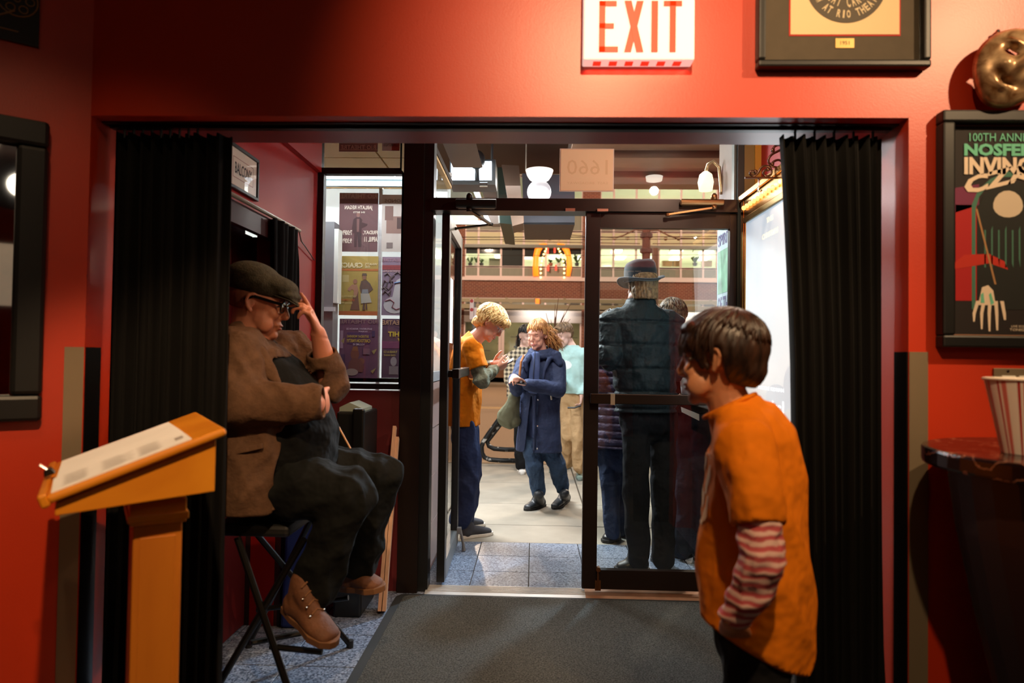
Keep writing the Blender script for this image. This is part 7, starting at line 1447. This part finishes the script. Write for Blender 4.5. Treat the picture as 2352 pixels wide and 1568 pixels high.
mint, H, to, tro = stander('young man in a mint sweatshirt and beige trousers looking down, behind the woman', skinmat('skin_pale', (226, 186, 172)), (P(1296, 770, Y), (-.70, -.62, -.38), (-.2, -.1, 1), 1.02), P(1313, 797, Y + .02),
    r_(Y, [(1313, 795, .085, .07), (1313, 803, .15, .09), (1314, 818, .195, .115), (1315, 855, .2, .13), (1314, 888, .19, .13), (1313, 905, .175, .12)]), (.82, -.57, 0),
    [(P(1345, 818, 7.5), P(1352, 868, 7.55), P(1336, 908, 7.46), (-.1, .2, -1), (-1, 0, 0), 1), (P(1284, 818, 7.74), P(1280, 866, 7.66), P(1296, 880, 7.42), (-.3, -.8, 0), (0, 0, -1), -1)],
    [(P(1328, 915, 7.58), P(1329, 1000, 7.55), P(1331, 1074, 7.6)), (P(1302, 915, 7.68), P(1305, 1000, 7.66), P(1304, 1062, 7.85))],
    ([(G(1336, 1084), G(1332, 1104)), (G(1306, 1075), G(1264, 1086))], M('shoe_sage', (120, 138, 128), .8), M('sage_sole', (110, 120, 112), .7)), 'sweatshirt', cloth('mint_fleece', (172, 208, 206), .9, .04, 8, .3, 14),
    two_tone('hair_mouse', (84, 66, 50), (142, 112, 80), 'noise', 50, .5, pos=(.35, .65)), cloth('chino_beige', (186, 152, 112), .85, .08, 8, .3, 18), hp=mint_hp, topn='sweatshirt', shoe_kw=dict(name='shoe', high=.085), kp=lambda l: ((l[:, 2] > .062) & (l[:, 0] < .09)) | ((l[:, 0] < .02) & (l[:, 2] > .03)) | ((l[:, 0] < -.03) & (l[:, 2] > -.05)), tr_r=(.1, .085, .07))
f_ = nrm(V3(-.57, -.82, 0)); c0 = P(1299, 838, Y) + f_ * .15
decal(to, M('print_white', (226, 236, 236), .8), 'print', lambda c, n: (np.linalg.norm((c - P(1300, 838, 7.5)) * (1, .5, 1.25), axis=1) < .062) & (n @ f_ > .2))
m = MB(); m.tube([P(1304, 936, 7.45), P(1320, 936, 7.43), P(1334, 931, 7.44)], .011, 6); m.build('pocket_zip', M('zip_black', (20, 24, 26), .4), tro)
# plaid shirt
Y = 8.0; pl = bpy.data.materials.new('plaid_flannel'); pl.use_nodes = True; nt = pl.node_tree; bb_ = nt.nodes['Principled BSDF']; bb_.inputs['Roughness'].default_value = .9; tc = nt.nodes.new('ShaderNodeTexCoord'); pv = None
for ax, sc_ in (('X', 6.5), ('Z', 6.5), ('DIAGONAL', .0)):
    if ax == 'DIAGONAL': break
    w_ = nt.nodes.new('ShaderNodeTexWave'); w_.bands_direction = ax; w_.inputs['Scale'].default_value = sc_; w_.inputs['Distortion'].default_value = .6; nt.links.new(tc.outputs['Object'], w_.inputs[0])
    if pv is None: pv = w_.outputs['Fac']
    else: a_ = nt.nodes.new('ShaderNodeMath'); a_.operation = 'ADD'; nt.links.new(pv, a_.inputs[0]); nt.links.new(w_.outputs['Fac'], a_.inputs[1]); h_ = nt.nodes.new('ShaderNodeMath'); h_.operation = 'MULTIPLY'; h_.inputs[1].default_value = .5; nt.links.new(a_.outputs[0], h_.inputs[0]); pv = h_.outputs[0]
rp = nt.nodes.new('ShaderNodeValToRGB'); e = rp.color_ramp.elements; e[0].position = .25; e[0].color = (*lin((74, 66, 58)), 1); e[1].position = .75; e[1].color = (*lin((222, 206, 176)), 1); nt.links.new(pv, rp.inputs[0]); nt.links.new(rp.outputs[0], bb_.inputs['Base Color'])
stander('dark haired person in a cream plaid shirt half hidden behind the woman', skinmat('skin_pale', (226, 186, 172)), (P(1209, 772, Y), (.45, -.8, -.2), (0, 0, 1), .98), P(1204, 800, Y), r_(Y, [(1204, 798, .08, .07), (1203, 808, .15, .09), (1202, 822, .185, .11), (1200, 860, .185, .125), (1198, 915, .18, .125)]), (.9, .4, 0),
    [(P(1173, 822, 7.9), P(1170, 872, 7.9), P(1184, 905, 7.75), (.5, -.4, -.3), (0, 0, 1), -1), (P(1232, 822, 8.1), P(1236, 870, 8.1), P(1222, 900, 7.85), (-.4, -.6, 0), (0, 0, 1), 1)], [(P(1194, 915, 7.95), P(1195, 1000, 7.95), P(1197, 1066, 7.95)), (P(1210, 915, 8.02), P(1212, 1000, 8.05), P(1213, 1060, 8.1))],
    ([(G(1194, 1070), G(1200, 1090)), (G(1211, 1066), G(1216, 1084))], M('trainer_white', (226, 222, 216), .7), M('trainer_sole', (210, 206, 200), .6)), 'shirt', pl, M('hair_black', (24, 20, 20), .4, var=.2, vs=40), blackc, topn='plaid_shirt', shoe_kw=dict(name='shoe', high=.09), hp=lambda ff, H: ff.tube([H.p(-.06, 0, -.02), H.p(-.05, 0, -.12), H.p(-.05, 0, -.2)], [.08, .075, .05]), kp=lambda l: ((l[:, 2] > .055) & (l[:, 0] < .08)) | (l[:, 0] < -.02), locks=40)
# man in the hat
Y = 4.34; sk4 = skinmat('skin_older', (206, 150, 124))
zq = [P(1480, y, Y)[2] for y in (739, 792, 846, 897, 936)]
hat_man, H, to, tro = stander('tall man in a dark hat and quilted jacket, back turned, behind the right door', sk4, (P(1473, 660, Y), (-.28, .95, -.1), (0, 0, 1), 1.02), P(1472, 704, Y),
    r_(Y, [(1473, 684, .085, .085), (1472, 700, .10, .095), (1472, 714, .17, .11), (1472, 736, .225, .135), (1476, 790, .215, .15), (1480, 860, .208, .155), (1484, 948, .205, .15)]), (-.95, -.28, 0),
    [(P(1404, 744, 4.30), P(1396, 822, 4.24), P(1418, 836, 4.56), (.4, .9, .1), (0, 0, -1), -1), (P(1544, 746, 4.44), P(1552, 850, 4.46), P(1544, 850, 4.74), (-.2, .95, .1), (0, 0, -1), 1)],
    [(P(1460, 955, 4.30), P(1461, 1130, 4.30), P(1466, 1280, 4.34)), (P(1520, 955, 4.40), P(1523, 1130, 4.40), P(1524, 1286, 4.42))],
    ([(G(1488, 1312), G(1412, 1308)), (G(1530, 1311), G(1506, 1280))], M('shoe_black_leather', (24, 26, 30), .45), M('shoe_black_sole', (14, 14, 16), .6)), 'jacket', cloth('puffer_teal', (34, 46, 52), .55, .1, 8, .3, 22), two_tone('hair_grey_brown', (110, 84, 58), (176, 140, 100), 'noise', 50, .5, pos=(.35, .65)), cloth('trousers_hat', (26, 28, 34), .85, .1, 8, .3, 16),
    quilt=(zq, .010, .012), hp=lambda ff, H: ff.tube([H.p(-.04, 0, -.02), H.p(-.048, 0, -.06)], [(.085, .07), (.08, .06)], ref=H.A[:, 1]), kp=lambda l: (l[:, 0] < .0) & (l[:, 2] < .07) & (l[:, 2] > -.085), topn='quilted_jacket', eyes=False, sl=.082, voxel=.0075, shoe_kw=dict(name='shoe', high=.1, w=.05), cut=lambda c, hz: (c[:, 2] < hz) | (c[:, 2] > P(1472, 686, 4.34)[2]), locks=0, th=lambda az: 1.75 if math.cos(az) < .1 else 1.0)
V = MB(); hc = P(1472, 648, Y + .01); tl = nrm(V3(-.10, .06, 1)); hatm = M('felt_charcoal', (34, 41, 54), .85, var=.1, vs=20, sheen=.3, bump=.1, bs=200); ht = thing('felt_hat', tuple(hc), 'dark felt hat with a ribbon, on the head of the tall man', 'hat')
A = head_axes((-.28, .95, 0), tl); n_ = 40; F = []; VV = []
prof = [(.150, .0), (.146, .008), (.120, -.004), (.105, .002), (.104, .03), (.102, .07), (.098, .102), (.088, .122), (.064, .131), (.03, .122), (.0001, .114)]
for r, z in prof:
    for k in range(n_):
        an = 2 * PI * k / n_; rr_ = r; zz = z
        if r > .11: zz = z + .030 * (math.sin(an) ** 2) * (r / .15) - .022 * max(0, math.cos(an)) ** 2; rr_ = r * (1 + .04 * math.cos(an) ** 2)
        if z > .1: zz -= .012 * math.cos(an) * 1 + .012 * math.exp(-(math.sin(an) / .4) ** 2) * (r < .08)
        VV.append(hc + A @ np.array([rr_ * 1.12 * math.cos(an), rr_ * .95 * math.sin(an), zz]))
for j in range(len(prof) - 1):
    for k in range(n_): F.append((j * n_ + k, j * n_ + (k + 1) % n_, (j + 1) * n_ + (k + 1) % n_, (j + 1) * n_ + k))
o = mkobj('felt', VV, F, hatm, ht, smooth=True); q = o.modifiers.new('s', 'SOLIDIFY'); q.thickness = .004
m = MB(); rb_ = [hc + A @ np.array([.1045 * 1.12 * math.cos(a), .1045 * .95 * math.sin(a), 0]) for a in np.linspace(0, 2 * PI, n_ + 1)[:-1]]; u3 = A[:, 2]
m.add([p + u3 * .004 for p in rb_] + [p * .998 + hc * .002 + u3 * .034 for p in rb_], [(k, (k + 1) % n_, n_ + (k + 1) % n_, n_ + k) for k in range(n_)]); m.build('ribbon', M('ribbon_grey', (66, 74, 88), .6), ht, True)
bw_ = hc + A @ np.array([.0, .104, .02]); MB().obox(bw_, A[:, 0] * .028, A[:, 1] * .006, u3 * .013).obox(bw_ + A[:, 1] * .004, A[:, 0] * .008, A[:, 1] * .006, u3 * .015).build('bow', MATS['ribbon_grey'], ht, bevel=.004)
# person right of the hat
Y = 4.66
stander('brown haired person in a dark jacket standing right of the hatted man', sk4, (P(1546, 732, Y), (.35, .90, -.25), (0, 0, 1), 1.0), P(1550, 775, Y), r_(Y, [(1550, 770, .085, .08), (1553, 782, .15, .095), (1558, 800, .19, .12), (1565, 860, .19, .135), (1572, 950, .185, .135)]), (-.92, .38, 0),
    [(P(1500, 805, 4.62), P(1500, 880, 4.66), P(1540, 880, 4.86), (.4, .8, .0), (0, 0, 1), -1), (P(1618, 805, 4.62), P(1622, 890, 4.56), P(1600, 918, 4.48), (-.5, -.2, -.1), (0, 0, 1), 1)], [(P(1560, 955, 4.66), P(1570, 1110, 4.62), P(1566, 1258, 4.64)), (P(1606, 955, 4.62), P(1612, 1110, 4.6), P(1614, 1262, 4.6))],
    ([(G(1548, 1280), G(1590, 1272)), (G(1600, 1288), G(1640, 1280))], M('shoe_black_leather', (24, 26, 30), .45), M('shoe_black_sole', (14, 14, 16), .6)), 'jacket', cloth('jacket_dark', (36, 38, 40), .7), two_tone('hair_brown_grey', (62, 48, 38), (150, 126, 100), 'noise', 40, .45, pos=(.4, .7)), cloth('jeans_dark', (36, 42, 56), .85, .15, 8, .4, 18), topn='jacket', eyes=False, shoe_kw=dict(name='shoe', high=.1), locks=120)
tb = thing('menu_card', tuple(P(1585, 948, 4.42)), 'bright white card held low by the person right of the hatted man', 'card'); q = [P(1564, 934, 4.40), P(1606, 951, 4.46), P(1606, 966, 4.46), P(1566, 946, 4.40)]; m = MB(); m.add(q + [p + V3(0, .005, 0) for p in q], [(0, 1, 2, 3), (7, 6, 5, 4), (0, 4, 5, 1), (1, 5, 6, 2), (2, 6, 7, 3), (3, 7, 4, 0)]); m.build('card', M('card_white', (240, 240, 236), .6), tb)
cu = thing('paper_cup', tuple(P(1572, 905, 4.44)), 'white paper cup held by the person right of the hatted man', 'cup'); MB().lathe(P(1576, 905, 4.44), [(.03, 0), (.042, .105), (.039, .105), (.028, .004)], 18).build('cup', M('cup_white', (226, 226, 232), .6), cu, True)
# purple puffer
Y = 5.08; zq = list(np.arange(.70, 1.35, .055))
stander('person in a purple quilted jacket between the door and the hatted man', sk4, (P(1408, 752, Y), (.5, .8, -.2), (0, 0, 1), .95), P(1408, 788, Y), r_(Y, [(1408, 786, .08, .07), (1406, 796, .15, .09), (1410, 812, .17, .115), (1410, 860, .18, .13), (1410, 940, .185, .14), (1410, 1028, .185, .14)]), (.9, -.4, 0),
    [(P(1374, 815, 5.0), P(1376, 880, 5.0), P(1388, 905, 5.2), (.5, .6, -.2), (0, 0, 1), -1), (P(1455, 815, 5.1), P(1460, 880, 5.1), P(1440, 900, 5.3), (-.3, .7, 0), (0, 0, 1), 1)], [(P(1396, 1020, 5.08), P(1402, 1120, 5.06), P(1408, 1224, 5.04)), (P(1424, 1020, 5.12), P(1428, 1120, 5.16), P(1432, 1216, 5.22))],
    ([(G(1420, 1238), G(1386, 1246)), (G(1444, 1222), G(1412, 1230))], M('flat_black', (26, 26, 30), .4), M('flat_sole', (30, 28, 28), .6)), 'jacket', cloth('puffer_purple', (92, 84, 110), .5, .12, 9, .2, 30), two_tone('hair_grey_brown2', (70, 54, 42), (110, 86, 64), 'noise', 40, .5), cloth('jeans_navy', (44, 54, 78), .85, .15, 8, .3, 24), quilt=(zq, .010, .014), topn='quilted_jacket', eyes=False, shoe_kw=dict(name='shoe', high=.06), tr_r=(.09, .07, .058), locks=40)
# figure inside the shop across the road
Y = 37.2; zf = fz(846)
def far_person():
    b0 = V3(P(1190, 800, Y)[0], Y, zf); H = Head(b0 + V3(-.02, 0, 1.62), (-.9, -.3, -.3)); f = Fig(); H.add(f); f.tube([H.p(-.02, 0, -.04), b0 + V3(0, 0, 1.42)], [.06, .08]); f.tube([b0 + V3(0, 0, .9), b0 + V3(0, 0, 1.15), b0 + V3(0, 0, 1.38)], [(.15, .12), (.15, .12), (.18, .11)], ref=(.4, .9, 0))
    for q in (-1, 1): f.tube([b0 + V3(.05 * q, .15 * q, 1.38), b0 + V3(-.04, .17 * q, 1.12), b0 + V3(-.26, .1 * q, 1.12)], [.05, .045, .03]); f.tube([b0 + V3(0, .09 * q, .9), b0 + V3(-.02, .09 * q, .48), b0 + V3(0, .09 * q, .05)], [.08, .06, .045])
    b = f.bake('person', skinmat('skin_far', (190, 130, 96)), None, .02, 2); tag(b, 'small dark dressed figure standing inside the shop window across the road', 'person')
    f = Fig(); f.tube([b0 + V3(0, 0, .85), b0 + V3(0, 0, 1.15), b0 + V3(0, 0, 1.44)], [(.18, .14), (.18, .14), (.19, .12)], ref=(.4, .9, 0))
    for q in (-1, 1): f.tube([b0 + V3(.05 * q, .15 * q, 1.38), b0 + V3(-.04, .17 * q, 1.12), b0 + V3(-.2, .12 * q, 1.12)], [.07, .065, .05]); f.tube([b0 + V3(0, .09 * q, .9), b0 + V3(-.02, .09 * q, .48), b0 + V3(0, .09 * q, .08)], [.1, .08, .07])
    f.bake('clothes', blackc, b, .025, 2); f = Fig(); f.ell(H.p(-.02, 0, .05), (.11, .09, .09), H.A); f.bake('hair', M('hair_black', (24, 20, 20), .4), b, .02, 1, cut=lambda c: (H.loc(c)[:, 2] < .03) & (H.loc(c)[:, 0] > -.02))
far_person()
